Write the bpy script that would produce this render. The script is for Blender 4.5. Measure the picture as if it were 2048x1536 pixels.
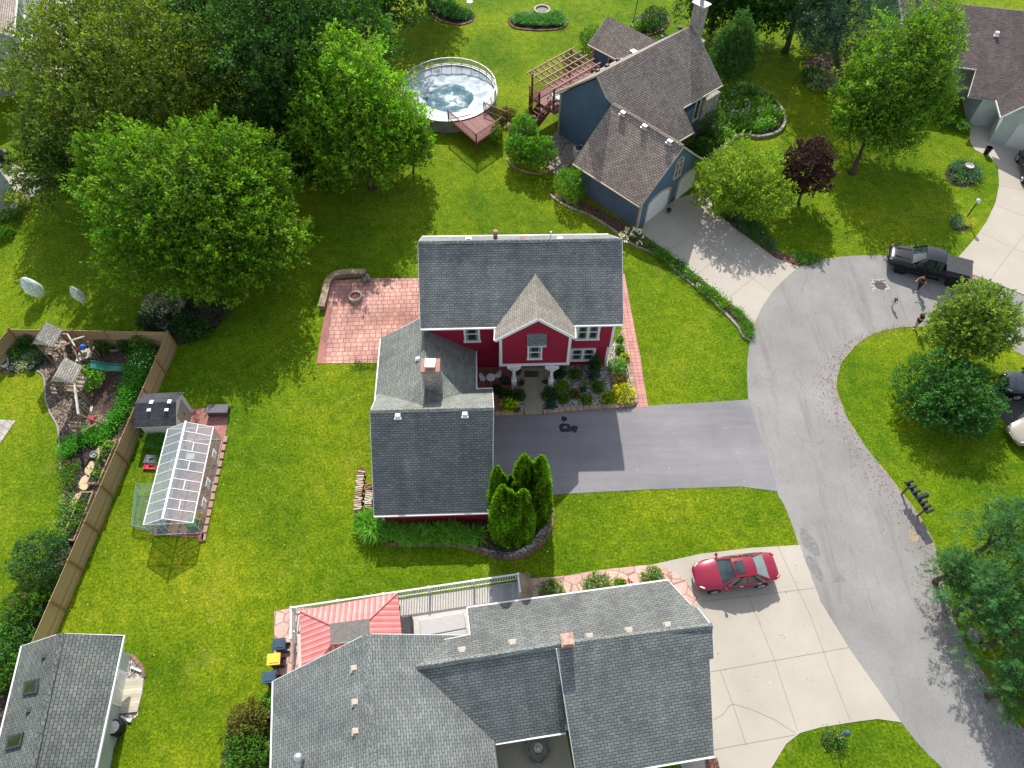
import bpy, math, random
import numpy as np
from mathutils import Vector, noise
random.seed(7)
for o in list(bpy.data.objects): bpy.data.objects.remove(o)
SC = bpy.context.scene; COL = SC.collection
R = math.radians
# ---------------- camera, sky, sun, exposure ----------------
F, PITCH, CH = 1422.0, R(56.5), 40.5
cam = bpy.data.objects.new('camera', bpy.data.cameras.new('camera')); COL.objects.link(cam)
cam.data.sensor_width = 36; cam.data.lens = 36*F/2048; cam.data.clip_end = 2000; cam.data.clip_start = .5
cam.location = (0, 0, CH); cam.rotation_euler = (R(90)-PITCH, 0, 0); SC.camera = cam
SUNV = Vector((.04, -1.2, -1)).normalized()
EL = math.asin(-SUNV.z)
wd = bpy.data.worlds.new('World'); SC.world = wd; wd.use_nodes = True
nt = wd.node_tree; bg = nt.nodes['Background']; sky = nt.nodes.new('ShaderNodeTexSky')
sky.sky_type = 'NISHITA'; sky.sun_disc = False; sky.sun_elevation = EL; sky.sun_rotation = R(-2)
sky.air_density = 1.0; sky.dust_density = 1.2
hsv = nt.nodes.new('ShaderNodeHueSaturation'); hsv.inputs['Saturation'].default_value = .5; nt.links.new(sky.outputs[0], hsv.inputs['Color']); nt.links.new(hsv.outputs[0], bg.inputs[0]); bg.inputs[1].default_value = .15
sl = bpy.data.lights.new('sun', 'SUN'); sl.energy = 3.9; sl.angle = R(.5); sl.color = (1, .95, .87)
sun = bpy.data.objects.new('sun', sl); COL.objects.link(sun); sun.rotation_euler = SUNV.to_track_quat('-Z', 'Y').to_euler()
vs = SC.view_settings; vs.view_transform = 'Standard'; vs.look = 'None'; vs.gamma = 1; vs.exposure = .72; vs.use_curve_mapping = False
SC.render.engine = 'CYCLES'; SC.cycles.max_bounces = 6; SC.cycles.transparent_max_bounces = 24
SC.cycles.diffuse_bounces = 3; SC.cycles.glossy_bounces = 2; SC.cycles.transmission_bounces = 5
# ---------------- surveying: a point of the site seen at (px,py) of the 2048x1536 photo, at height z ----------------
CO, SI = math.cos(PITCH), math.sin(PITCH)
def ray(px, py):
    dx, dy = (px-1024)/F, (py-768)/F
    return Vector((dx, CO-dy*SI, -SI-dy*CO))
def W(px, py, z=0.):
    d = ray(px, py); t = (z-CH)/d.z
    return Vector((d.x*t, d.y*t, z))
def onp(px, py, A, B, C):
    n = (B-A).cross(C-A); o = Vector((0, 0, CH)); d = ray(px, py)
    return o+d*((A-o).dot(n)/d.dot(n))
def V(*a): return Vector(a)
# ---------------- objects ----------------
ORG = {}
def props(o, label=None, cat=None, group=None, kind=None):
    if label: o['label'] = label
    if cat: o['category'] = cat
    if group: o['group'] = group
    if kind: o['kind'] = kind
    return o
def thing(name, label, cat, loc=(0, 0, 0), rz=0., group=None):
    o = bpy.data.objects.new(name, None); COL.objects.link(o); o.empty_display_size = .3
    o.location = loc; o.rotation_euler = (0, 0, rz); ORG[o.name] = Vector(loc)
    return props(o, label, cat, group)
def org(o): return ORG.get(o.name, Vector((0, 0, 0))) if o else Vector((0, 0, 0))
def dup(root, loc, rz=0., label=None, group=None, sc=1.):
    r = root.copy(); COL.objects.link(r); r.location = loc; r.rotation_euler = (0, 0, rz); r.scale = (sc, sc, sc)
    if label: r['label'] = label
    if group: r['group'] = group
    for ch in list(root.children):
        c = ch.copy(); COL.objects.link(c); c.parent = r
        for g in list(ch.children):
            d = g.copy(); COL.objects.link(d); d.parent = c
    return r
class MB:
    def __init__(s): s.v = []; s.f = []; s.m = []
    def poly(s, pts, m=0):
        i = len(s.v); s.v += [tuple(p) for p in pts]; s.f.append(tuple(range(i, i+len(pts)))); s.m.append(m); return s
    def prism(s, pts, z0, z1, m=0, ms=None):
        ms = m if ms is None else ms
        a = sum(pts[i][0]*pts[(i+1) % len(pts)][1]-pts[(i+1) % len(pts)][0]*pts[i][1] for i in range(len(pts)))
        if a < 0: pts = list(pts)[::-1]
        n = len(pts); i = len(s.v)
        s.v += [(p[0], p[1], z0) for p in pts]+[(p[0], p[1], z1) for p in pts]
        s.f.append(tuple(range(i+n-1, i-1, -1))); s.m.append(ms); s.f.append(tuple(range(i+n, i+2*n))); s.m.append(m)
        for k in range(n):
            j = (k+1) % n; s.f.append((i+k, i+j, i+n+j, i+n+k)); s.m.append(ms)
        return s
    def box(s, x0, x1, y0, y1, z0, z1, m=0): return s.prism([(x0, y0), (x1, y0), (x1, y1), (x0, y1)], z0, z1, m)
    def ob(s, c, sx, sy, sz, yaw=0., m=0):   # base centre c
        ca, sa = math.cos(yaw), math.sin(yaw)
        return s.prism([(c[0]+x*ca-y*sa, c[1]+x*sa+y*ca) for x, y in ((-sx/2, -sy/2), (sx/2, -sy/2), (sx/2, sy/2), (-sx/2, sy/2))], c[2], c[2]+sz, m)
    def beam(s, p, q, w, h, m=0, up=None):
        p, q = Vector(p), Vector(q); d = (q-p).normalized(); u = up or Vector((0, 0, 1))
        if abs(d.dot(u)) > .98: u = Vector((0, 1, 0))
        a = d.cross(u).normalized(); b = a.cross(d).normalized(); i = len(s.v)
        for e in (p, q):
            for x, y in ((-w/2, -h/2), (w/2, -h/2), (w/2, h/2), (-w/2, h/2)): s.v.append(tuple(e+a*x+b*y))
        for f in ((0, 1, 2, 3), (7, 6, 5, 4), (0, 4, 5, 1), (1, 5, 6, 2), (2, 6, 7, 3), (3, 7, 4, 0)):
            s.f.append(tuple(i+k for k in f)); s.m.append(m)
        return s
    def tube(s, pts, rs, n=8, m=0, cap=True):
        pts = [Vector(p) for p in pts]
        if not isinstance(rs, (list, tuple)): rs = [rs]*len(pts)
        i = len(s.v); K = len(pts)
        for k, p in enumerate(pts):
            d = (pts[min(k+1, K-1)]-pts[max(k-1, 0)]).normalized()
            u = Vector((0, 0, 1)) if abs(d.z) < .9 else Vector((1, 0, 0))
            a = d.cross(u).normalized(); b = d.cross(a)
            for j in range(n):
                t = 2*math.pi*j/n; s.v.append(tuple(p+(a*math.cos(t)+b*math.sin(t))*rs[k]))
        for k in range(K-1):
            for j in range(n):
                q = (j+1) % n; s.f.append((i+k*n+j, i+k*n+q, i+(k+1)*n+q, i+(k+1)*n+j)); s.m.append(m)
        if cap:
            s.f.append(tuple(i+j for j in range(n))[::-1]); s.f.append(tuple(i+(K-1)*n+j for j in range(n))); s.m += [m, m]
        return s
    def lathe(s, c, prof, n=20, m=0, ry=1., cap=True):
        i = len(s.v); K = len(prof)
        for r_, z in prof:
            for j in range(n):
                t = 2*math.pi*j/n; s.v.append((c[0]+r_*math.cos(t), c[1]+r_*ry*math.sin(t), c[2]+z))
        for k in range(K-1):
            for j in range(n):
                q = (j+1) % n; s.f.append((i+k*n+j, i+k*n+q, i+(k+1)*n+q, i+(k+1)*n+j)); s.m.append(m)
        if prof[0][0] > .001 and cap: s.f.append(tuple(i+j for j in range(n))[::-1]); s.m.append(m)
        if prof[-1][0] > .001 and cap: s.f.append(tuple(i+(K-1)*n+j for j in range(n))); s.m.append(m)
        return s
    def slab(s, pts, t, m=0, ms=None):      # any planar-ish polygon, thickness t downward
        ms = m if ms is None else ms
        n = len(pts); i = len(s.v)
        if n > 3:                          # keep the slope truly flat
            A = np.array([(p[0], p[1], 1.) for p in pts]); k = np.linalg.lstsq(A, np.array([p[2] for p in pts]), rcond=None)[0]; zz = A @ k
            pts = [Vector((p[0], p[1], z)) for p, z in zip(pts, zz)]
        nz = (Vector(pts[1])-Vector(pts[0])).cross(Vector(pts[2])-Vector(pts[1])).z
        if nz < 0: pts = list(pts)[::-1]
        s.v += [tuple(p) for p in pts]+[(p[0], p[1], p[2]-t) for p in pts]
        s.f.append(tuple(range(i, i+n))); s.m.append(m); s.f.append(tuple(range(i+2*n-1, i+n-1, -1))); s.m.append(ms)
        for k in range(n):
            j = (k+1) % n; s.f.append((i+k, i+n+k, i+n+j, i+j)); s.m.append(ms)
        return s
    def build(s, name, mats, parent=None, local=False, smooth=False, bevel=0., sub=0, uvrot=0., **kw):
        o3 = Vector((0, 0, 0))
        if parent and not local: o3 = org(parent)
        me = bpy.data.meshes.new(name); me.from_pydata([(v[0]-o3.x, v[1]-o3.y, v[2]-o3.z) for v in s.v], [], s.f)
        if not isinstance(mats, (list, tuple)): mats = [mats]
        for m in mats: me.materials.append(m)
        if len(mats) > 1: me.polygons.foreach_set('material_index', s.m)
        uv = me.uv_layers.new(name='UVMap').data; cr, sr = math.cos(uvrot), math.sin(uvrot)
        for p in me.polygons:
            n = p.normal
            if abs(n.z) > .995: a, b = Vector((cr, sr, 0)), Vector((-sr, cr, 0))
            else:
                a = Vector((-n.y, n.x, 0)).normalized(); b = n.cross(a)
            for li in p.loop_indices:
                c = me.vertices[me.loops[li].vertex_index].co+o3; uv[li].uv = (c.dot(a), c.dot(b))
        if smooth:
            for p in me.polygons: p.use_smooth = True
        o = bpy.data.objects.new(name, me); COL.objects.link(o); ORG[o.name] = o3 if parent else Vector((0, 0, 0))
        if parent: o.parent = parent
        if bevel:
            b = o.modifiers.new('bevel', 'BEVEL'); b.width = bevel; b.segments = 2; b.limit_method = 'ANGLE'
        if sub:
            b = o.modifiers.new('sub', 'SUBSURF'); b.levels = sub; b.render_levels = sub
        me.update(); return props(o, **kw)
# a smooth closed or open line through points
def smooth_line(pts, k=6, closed=False):
    P = [Vector(p) for p in pts]; n = len(P); out = []
    for i in range(n if closed else n-1):
        a, b, c, d = (P[(i-1) % n], P[i % n], P[(i+1) % n], P[(i+2) % n]) if closed else (P[max(i-1, 0)], P[i], P[i+1], P[min(i+2, n-1)])
        for j in range(k):
            t = j/k; out.append(.5*((2*b)+(c-a)*t+(2*a-5*b+4*c-d)*t*t+(3*b-a-3*c+d)*t**3))
    if not closed: out.append(P[-1])
    return out
def GP(l, z=0.): return [W(x, y, z) for x, y in l]
# ---------------- materials ----------------
def new(name):
    m = bpy.data.materials.new(name); m.use_nodes = True; t = m.node_tree
    return m, t, t.nodes['Principled BSDF']
def N(t, ty, **kw):
    n = t.nodes.new('ShaderNode'+ty)
    for k, v in kw.items():
        if k[0] == 'i' and k[1:].isdigit(): n.inputs[int(k[1:])].default_value = v
        else: setattr(n, k, v)
    return n
def L(t, a, b): t.links.new(a, b)
def nz(t, scale, detail=2., src='Object', rough=.5, vec=None):
    if vec is None: vec = N(t, 'TexCoord').outputs['Object'] if src == 'Object' else (N(t, 'TexCoord').outputs['UV'] if src == 'UV' else N(t, 'NewGeometry').outputs['Position'])
    n = N(t, 'TexNoise'); n.inputs['Scale'].default_value = scale; n.inputs['Detail'].default_value = detail; n.inputs['Roughness'].default_value = rough
    L(t, vec, n.inputs['Vector']); return n.outputs['Fac']
def ramp(t, fac, stops):
    r = N(t, 'ValToRGB'); e = r.color_ramp.elements
    while len(e) < len(stops): e.new(.5)
    for i, (p, c) in enumerate(stops): e[i].position = p; e[i].color = (*c, 1)
    L(t, fac, r.inputs[0]); return r.outputs[0]
def mix(t, fac, a, b, mode='MIX'):
    n = N(t, 'Mix', data_type='RGBA', blend_type=mode)
    for s, v in ((0, fac), (6, a), (7, b)):
        if hasattr(v, 'is_output'): L(t, v, n.inputs[s])
        else: n.inputs[s].default_value = (*v, 1) if isinstance(v, (tuple, list)) else v
    return n.outputs[2]
def bump(t, h, b, strength=.4, dist=.02):
    n = N(t, 'Bump'); n.inputs['Strength'].default_value = strength; n.inputs['Distance'].default_value = dist
    L(t, h, n.inputs['Height']); L(t, n.outputs[0], b.inputs['Normal'])
def sc3(c, k): return tuple(min(1, x*k) for x in c)
MC = {}
def mat(name, col, rough=.7, var=.12, scale=6., metal=0., bmp=0., spec=.3, coat=0., src='Position'):
    if name in MC: return MC[name]
    m, t, b = new(name)
    c = ramp(t, nz(t, scale, 4, src), [(.3, sc3(col, 1-var)), (.7, sc3(col, 1+var))]); L(t, c, b.inputs['Base Color'])
    b.inputs['Roughness'].default_value = rough; b.inputs['Metallic'].default_value = metal; b.inputs['Specular IOR Level'].default_value = spec
    b.inputs['Coat Weight'].default_value = coat; b.inputs['Coat Roughness'].default_value = .04
    if bmp: bump(t, nz(t, scale*4, 3, src), b, bmp, .03)
    MC[name] = m; return m
def bricks(name, c1, c2, mort, bw, bh, ms=.01, rough=.85, blot=.35, off=.5, bmp=.5, stain=None, frq=2, bs=.5):
    m, t, b = new(name); uv = N(t, 'TexCoord').outputs['UV']
    k = N(t, 'TexBrick'); k.offset = off; k.offset_frequency = frq; k.squash_frequency = 1
    L(t, uv, k.inputs['Vector'])
    for n_, v in (('Color1', (*c1, 1)), ('Color2', (*c2, 1)), ('Mortar', (*mort, 1)), ('Scale', 1.), ('Mortar Size', ms), ('Mortar Smooth', .1), ('Bias', 0.), ('Brick Width', bw), ('Row Height', bh)): k.inputs[n_].default_value = v
    g = ramp(t, nz(t, bs, 4, 'Position', .6), [(.3, (1-blot,)*3), (.7, (1+blot*.5,)*3)])
    c = mix(t, 1., k.outputs['Color'], g, 'MULTIPLY')
    g2 = ramp(t, nz(t, 30, 2, 'Position'), [(.3, (.85,)*3), (.7, (1.12,)*3)]); c = mix(t, 1., c, g2, 'MULTIPLY')
    mp = N(t, 'Mapping'); mp.inputs['Scale'].default_value = (1.6, .25, 1); L(t, uv, mp.inputs[0]); c = mix(t, .7, c, mix(t, 1., c, ramp(t, nz(t, 1., 5, vec=mp.outputs[0], rough=.65), [(.32, (.72, .74, .76)), (.7, (1.2, 1.17, 1.12))]), 'MULTIPLY'))
    if stain: c = mix(t, ramp(t, nz(t, .35, 5, 'Position', .65), [(.52, (0, 0, 0)), (.66, (.75,)*3)]), c, stain)
    L(t, c, b.inputs['Base Color']); b.inputs['Roughness'].default_value = rough; b.inputs['Specular IOR Level'].default_value = .25
    bump(t, k.outputs['Fac'], b, bmp, -.01); return m
def siding(name, col, pitch=.13, rough=.6):
    m, t, b = new(name); uv = N(t, 'TexCoord').outputs['UV']; s = N(t, 'SeparateXYZ'); L(t, uv, s.inputs[0])
    d = N(t, 'Math', operation='DIVIDE', i1=pitch); L(t, s.outputs[1], d.inputs[0]); fr = N(t, 'Math', operation='FRACT'); L(t, d.outputs[0], fr.inputs[0])
    c = ramp(t, fr.outputs[0], [(0., sc3(col, .55)), (.12, sc3(col, 1.)), (1., sc3(col, .97))])
    c = mix(t, 1., c, ramp(t, nz(t, .8, 4, 'Position'), [(.3, (.88,)*3), (.7, (1.1,)*3)]), 'MULTIPLY')
    L(t, c, b.inputs['Base Color']); b.inputs['Roughness'].default_value = rough; b.inputs['Specular IOR Level'].default_value = .3
    bump(t, fr.outputs[0], b, .6, -.015); return m
def leafm(name, rough=.55, trans=.35, spec=.25):
    if name in MC: return MC[name]
    m, t, b = new(name); a = N(t, 'Attribute', attribute_name='col')
    L(t, a.outputs['Color'], b.inputs['Base Color']); b.inputs['Roughness'].default_value = rough; b.inputs['Specular IOR Level'].default_value = spec
    tr = N(t, 'BsdfTranslucent'); c = mix(t, 1., a.outputs['Color'], (1.5, 1.7, .5), 'MULTIPLY'); L(t, c, tr.inputs[0])
    ms = N(t, 'MixShader', i0=trans); L(t, b.outputs[0], ms.inputs[1]); L(t, tr.outputs[0], ms.inputs[2]); L(t, ms.outputs[0], t.nodes['Material Output'].inputs[0])
    MC[name] = m; return m
LEAF = leafm('leaf')
# grass of the lawns
def grassm():
    m, t, b = new('lawn'); P = N(t, 'NewGeometry').outputs['Position']
    c = ramp(t, nz(t, .13, 5, vec=P, rough=.6), [(.3, (.066, .148, .004)), (.52, (.142, .230, .006)), (.72, (.225, .290, .012))])
    fine = ramp(t, nz(t, 6.5, 7, vec=P, rough=.85), [(.34, (.16, .25, .2)), (.5, (.95, .95, .9)), (.66, (2.2, 1.85, 1.7))]); c = mix(t, .95, c, fine, 'MULTIPLY')
    mid = ramp(t, nz(t, 1.4, 5, vec=P, rough=.7), [(.3, (.58, .72, .5)), (.7, (1.38, 1.2, 1.4))]); c = mix(t, 1., c, mid, 'MULTIPLY')
    mp = N(t, 'Mapping'); mp.inputs['Rotation'].default_value = (0, 0, R(-25)); L(t, P, mp.inputs[0])
    w = N(t, 'TexWave'); w.inputs['Scale'].default_value = .55; w.inputs['Distortion'].default_value = 3; w.inputs['Detail Scale'].default_value = .3; L(t, mp.outputs[0], w.inputs[0])
    c = mix(t, .14, c, mix(t, 1., c, ramp(t, w.outputs['Fac'], [(.2, (.72, .78, .7)), (.8, (1.15, 1.1, 1.1))]), 'MULTIPLY'))
    big = ramp(t, nz(t, .055, 4, vec=P, rough=.6), [(.35, (.72, .86, .8)), (.65, (1.14, 1.05, 1.)) ]); c = mix(t, 1., c, big, 'MULTIPLY')
    clo = ramp(t, nz(t, 3.2, 6, vec=P, rough=.85), [(.36, (.6,)*3), (.44, (0, 0, 0))]); c = mix(t, clo, c, (.035, .11, .008))
    dry = ramp(t, nz(t, .5, 6, vec=P, rough=.8), [(.56, (0, 0, 0)), (.72, (.6,)*3)]); c = mix(t, dry, c, (.27, .27, .04))
    L(t, c, b.inputs['Base Color']); b.inputs['Roughness'].default_value = .9; b.inputs['Specular IOR Level'].default_value = .08
    bump(t, nz(t, 16, 5, vec=P, rough=.8), b, .9, .09); return m
GRASS = grassm()
def roadm(name, col, crack=True, grain=.25, big=.2):
    m, t, b = new(name); P = N(t, 'NewGeometry').outputs['Position']
    c = ramp(t, nz(t, 22, 3, vec=P, rough=.8), [(.3, sc3(col, 1-grain)), (.7, sc3(col, 1+grain))])
    c = mix(t, 1., c, ramp(t, nz(t, .22, 5, vec=P, rough=.6), [(.3, (1-big,)*3), (.7, (1+big*.6,)*3)]), 'MULTIPLY')
    if crack:
        mp = N(t, 'Mapping'); mp.inputs['Rotation'].default_value = (0, 0, R(22)); mp.inputs['Scale'].default_value = (.5, .13, 1); L(t, P, mp.inputs[0])
        dn = N(t, 'TexNoise'); dn.inputs['Scale'].default_value = 1.2; dn.inputs['Detail'].default_value = 6; L(t, P, dn.inputs[0])
        av = N(t, 'Mix', data_type='VECTOR'); av.inputs[0].default_value = .16; L(t, mp.outputs[0], av.inputs[4]); L(t, dn.outputs['Color'], av.inputs[5])
        v = N(t, 'TexVoronoi', feature='DISTANCE_TO_EDGE'); v.inputs['Scale'].default_value = .8; L(t, av.outputs[1], v.inputs['Vector'])
        ck = ramp(t, v.outputs['Distance'], [(.0, (.8, .8, .8)), (.005, (0, 0, 0))])
        gate = ramp(t, nz(t, .35, 3, vec=P), [(.5, (0, 0, 0)), (.62, (.7,)*3)]); ck = mix(t, 1., ck, gate, 'MULTIPLY')
        c = mix(t, ck, c, sc3(col, .35))
        mp2 = N(t, 'Mapping'); mp2.inputs['Rotation'].default_value = (0, 0, R(28)); mp2.inputs['Scale'].default_value = (1.2, .12, 1); L(t, P, mp2.inputs[0])
        st = ramp(t, nz(t, .8, 6, vec=mp2.outputs[0], rough=.75), [(.52, (0, 0, 0)), (.7, (.6,)*3)]); c = mix(t, st, c, (col[0]*.62, col[1]*.56, col[2]*.5))
    elif 'sealed' in name:
        mp2 = N(t, 'Mapping'); mp2.inputs['Scale'].default_value = (.10, .9, 1); L(t, P, mp2.inputs[0]); st = ramp(t, nz(t, 1., 6, vec=mp2.outputs[0], rough=.7), [(.42, (.93,)*3), (.62, (1.05,)*3)]); c = mix(t, 1., c, st, 'MULTIPLY')
        sp = ramp(t, nz(t, 1.3, 6, vec=P, rough=.8), [(.62, (0, 0, 0)), (.72, (.35,)*3)]); c = mix(t, sp, c, sc3(col, .6))
    L(t, c, b.inputs['Base Color']); b.inputs['Roughness'].default_value = .9; b.inputs['Specular IOR Level'].default_value = .2
    bump(t, nz(t, 40, 3, vec=P), b, .3, .01); return m
ROAD = roadm('road_asphalt', (.255, .248, .24)); DRIVE = roadm('sealed_asphalt', (.224, .217, .23), False, .12, .2); DARKDRIVE = roadm('dark_asphalt', (.07, .072, .08), False)
CONC = roadm('concrete', (.41, .372, .318), False, .05, .12); CONC_OLD = roadm('weathered_concrete', (.36, .32, .235), False, .16, .3)
JOINT = mat('pavement_joint', (.20, .175, .15), .9); REDBRICK = bricks('red_paver', (.46, .22, .185), (.38, .165, .14), (.22, .10, .085), .2, .1, .008, stain=(.20, .085, .065))
PAVER = bricks('patio_paver', (.62, .36, .30), (.50, .27, .225), (.23, .11, .085), .42, .38, .022, stain=(.27, .12, .10), off=.35, frq=3)
WALK = bricks('walk_paver', (.60, .32, .28), (.52, .26, .225), (.25, .11, .09), .3, .3, .014, stain=(.45, .25, .2), off=.0)
SH_G = bricks('grey_green_shingle', (.165, .185, .182), (.235, .252, .245), (.062, .07, .07), .32, .145, .013, blot=.22, bmp=.9)
SH_G2 = bricks('grey_green_shingle_varied', (.125, .134, .132), (.178, .186, .18), (.055, .06, .058), .34, .15, .013, blot=.25, bmp=.9)
SH_W = bricks('wing_shingle', (.19, .205, .19), (.27, .285, .262), (.08, .088, .082), .32, .15, .013, blot=.18, bmp=.7)
SH_P2 = bricks('pale_gable_shingle', (.27, .25, .215), (.36, .335, .29), (.13, .115, .1), .3, .15, .013, blot=.15)
SH_R = bricks('slate_grey_shingle', (.20, .217, .22), (.29, .298, .29), (.068, .074, .076), .3, .15, .014, blot=.25, bmp=.9)
SH_B = bricks('brown_shingle', (.285, .235, .20), (.42, .36, .31), (.08, .064, .056), .34, .16, .020, blot=.15, bmp=.9)
SH_D = bricks('dark_brown_shingle', (.12, .095, .092), (.175, .14, .13), (.035, .03, .03), .34, .16, .015, blot=.2, bmp=.9)
SH_S = bricks('shed_shingle', (.05, .054, .062), (.08, .084, .092), (.02, .02, .024), .3, .14, .013, blot=.2)
SH_P = bricks('weathered_wood_shingle', (.50, .48, .45), (.36, .31, .26), (.12, .11, .10), .35, .14, .015, blot=.3)
STONE = bricks('stone_edging', (.30, .24, .175), (.22, .165, .13), (.09, .07, .055), .42, .16, .014, blot=.4)
RED = siding('red_siding', (.31, .014, .045)); BLUE = siding('blue_siding', (.092, .155, .235)); SAGE = siding('sage_siding', (.36, .42, .36)); SAGE2 = siding('grey_siding', (.42, .46, .44), .16)
WHITE = mat('white_paint', (.74, .74, .73), .5, .05); DGREY = mat('dark_grey', (.05, .055, .06), .6, .2); BLACK = mat('black_plastic', (.012, .013, .016), .45, .2)
GUT = mat('aluminium_trim', (.62, .60, .56), .45, .08); TAN = mat('tan_trim', (.45, .40, .33), .6, .08); METAL = mat('galvanised_metal', (.55, .56, .57), .35, .15, metal=.7)
def glassm(name, col, rough=.08):
    if name in MC: return MC[name]
    m, t, b = new(name); c = ramp(t, nz(t, 1.3, 4, 'Position'), [(.35, sc3(col, .5)), (.7, sc3(col, 2.2))]); L(t, c, b.inputs['Base Color'])
    b.inputs['Roughness'].default_value = rough; b.inputs['Specular IOR Level'].default_value = .8; MC[name] = m; return m
GLASS = glassm('window_glass', (.02, .028, .03)); CURT = mat('curtain', (.19, .25, .22), .8, .2)
def clear(name, alpha=.25, col=(.75, .85, .85), rough=.05):
    m, t, b = new(name); b.inputs['Base Color'].default_value = (*col, 1); b.inputs['Roughness'].default_value = rough
    tp = N(t, 'BsdfTransparent'); tp.inputs[0].default_value = (.93, .96, .96, 1); ms = N(t, 'MixShader', i0=alpha); L(t, tp.outputs[0], ms.inputs[1]); L(t, b.outputs[0], ms.inputs[2]); L(t, ms.outputs[0], t.nodes['Material Output'].inputs[0]); return m
PANE = clear('greenhouse_pane', .37, (.42, .48, .51))
def woodm(name, col, plank=.15, axis=0, dark=.5):
    m, t, b = new(name); uv = N(t, 'TexCoord').outputs['UV']; s = N(t, 'SeparateXYZ'); L(t, uv, s.inputs[0])
    d = N(t, 'Math', operation='DIVIDE', i1=plank); L(t, s.outputs[axis], d.inputs[0]); fr = N(t, 'Math', operation='FRACT'); L(t, d.outputs[0], fr.inputs[0]); fl = N(t, 'Math', operation='FLOOR'); L(t, d.outputs[0], fl.inputs[0])
    wn = N(t, 'TexWhiteNoise', noise_dimensions='1D'); L(t, fl.outputs[0], wn.inputs['W'])
    c = ramp(t, wn.outputs['Value'], [(0., sc3(col, .78)), (1., sc3(col, 1.18))])
    c = mix(t, 1., c, ramp(t, fr.outputs[0], [(0., (dark,)*3), (.1, (1, 1, 1))]), 'MULTIPLY')
    mp = N(t, 'Mapping'); mp.inputs['Scale'].default_value = (3, 40, 1) if axis else (40, 3, 1); L(t, uv, mp.inputs[0])
    c = mix(t, .8, c, ramp(t, nz(t, 1, 3, vec=mp.outputs[0]), [(.3, (.72,)*3), (.7, (1.2,)*3)]), 'MULTIPLY')
    L(t, c, b.inputs['Base Color']); b.inputs['Roughness'].default_value = .8; return m
FENCE = woodm('fence_wood', (.40, .275, .14), .14, 1); DECKW = woodm('stained_deck', (.235, .105, .092), .14, 0, .35); DECKRED = mat('stained_rail', (.15, .05, .045), .7, .2); PERG = mat('pergola_stain', (.36, .20, .18), .7, .15)
GREYDECK = woodm('grey_composite_deck', (.36, .35, .36), .14, 0, .6); OLDWOOD = woodm('weathered_wood', (.33, .27, .21), .14, 0); PALEWOOD = woodm('pale_wood', (.50, .46, .36), .16, 1)
BARK = mat('bark', (.085, .065, .05), .9, .35, 8, bmp=.5)
def speck(name, c0, c1, c2, scale=9., rough=.9):
    m, t, b = new(name); P = N(t, 'NewGeometry').outputs['Position']
    v = N(t, 'TexVoronoi'); v.inputs['Scale'].default_value = scale; L(t, P, v.inputs['Vector']); s = N(t, 'SeparateColor'); L(t, v.outputs['Color'], s.inputs[0])
    c = ramp(t, s.outputs[0], [(.1, c0), (.55, c1), (.9, c2)]); c = mix(t, 1., c, ramp(t, v.outputs['Distance'], [(.2, (1.1,)*3), (.75, (.45,)*3)]), 'MULTIPLY')
    c = mix(t, 1., c, ramp(t, nz(t, .9, 4, vec=P), [(.3, (.75,)*3), (.7, (1.2,)*3)]), 'MULTIPLY')
    L(t, c, b.inputs['Base Color']); b.inputs['Roughness'].default_value = rough; bump(t, v.outputs['Distance'], b, .8, -.04); return m
GRAVEL = speck('river_gravel', (.20, .165, .14), (.42, .38, .34), (.72, .70, .66), 11); MULCH = speck('brown_mulch', (.045, .025, .02), (.085, .045, .036), (.16, .10, .08), 16); SOIL = speck('dark_soil', (.02, .014, .01), (.045, .03, .022), (.1, .07, .055), 9); CHIPS = speck('wood_chips', (.07, .045, .03), (.15, .10, .075), (.38, .29, .2), 11); REDMULCH = speck('red_mulch', (.10, .04, .03), (.16, .065, .05), (.25, .12, .09), 12)
def flagm(name, c1, c2, scale=1.6):
    m, t, b = new(name); P = N(t, 'NewGeometry').outputs['Position']
    v = N(t, 'TexVoronoi', feature='DISTANCE_TO_EDGE'); v.inputs['Scale'].default_value = scale; L(t, P, v.inputs['Vector'])
    v2 = N(t, 'TexVoronoi'); v2.inputs['Scale'].default_value = scale; L(t, P, v2.inputs['Vector']); s = N(t, 'SeparateColor'); L(t, v2.outputs['Color'], s.inputs[0])
    c = mix(t, s.outputs[0], c1, c2); c = mix(t, ramp(t, v.outputs['Distance'], [(.02, (1, 1, 1)), (.05, (0, 0, 0))]), c, sc3(c1, .42))
    c = mix(t, 1., c, ramp(t, nz(t, 5, 4, vec=P), [(.3, (.85,)*3), (.7, (1.12,)*3)]), 'MULTIPLY')
    L(t, c, b.inputs['Base Color']); b.inputs['Roughness'].default_value = .85; bump(t, v.outputs['Distance'], b, .4, .02); return m
FLAG = flagm('stamped_flagstone', (.62, .40, .33), (.50, .31, .26)); FSTONE = flagm('chimney_fieldstone', (.42, .38, .32), (.24, .22, .2), 3.)
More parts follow.
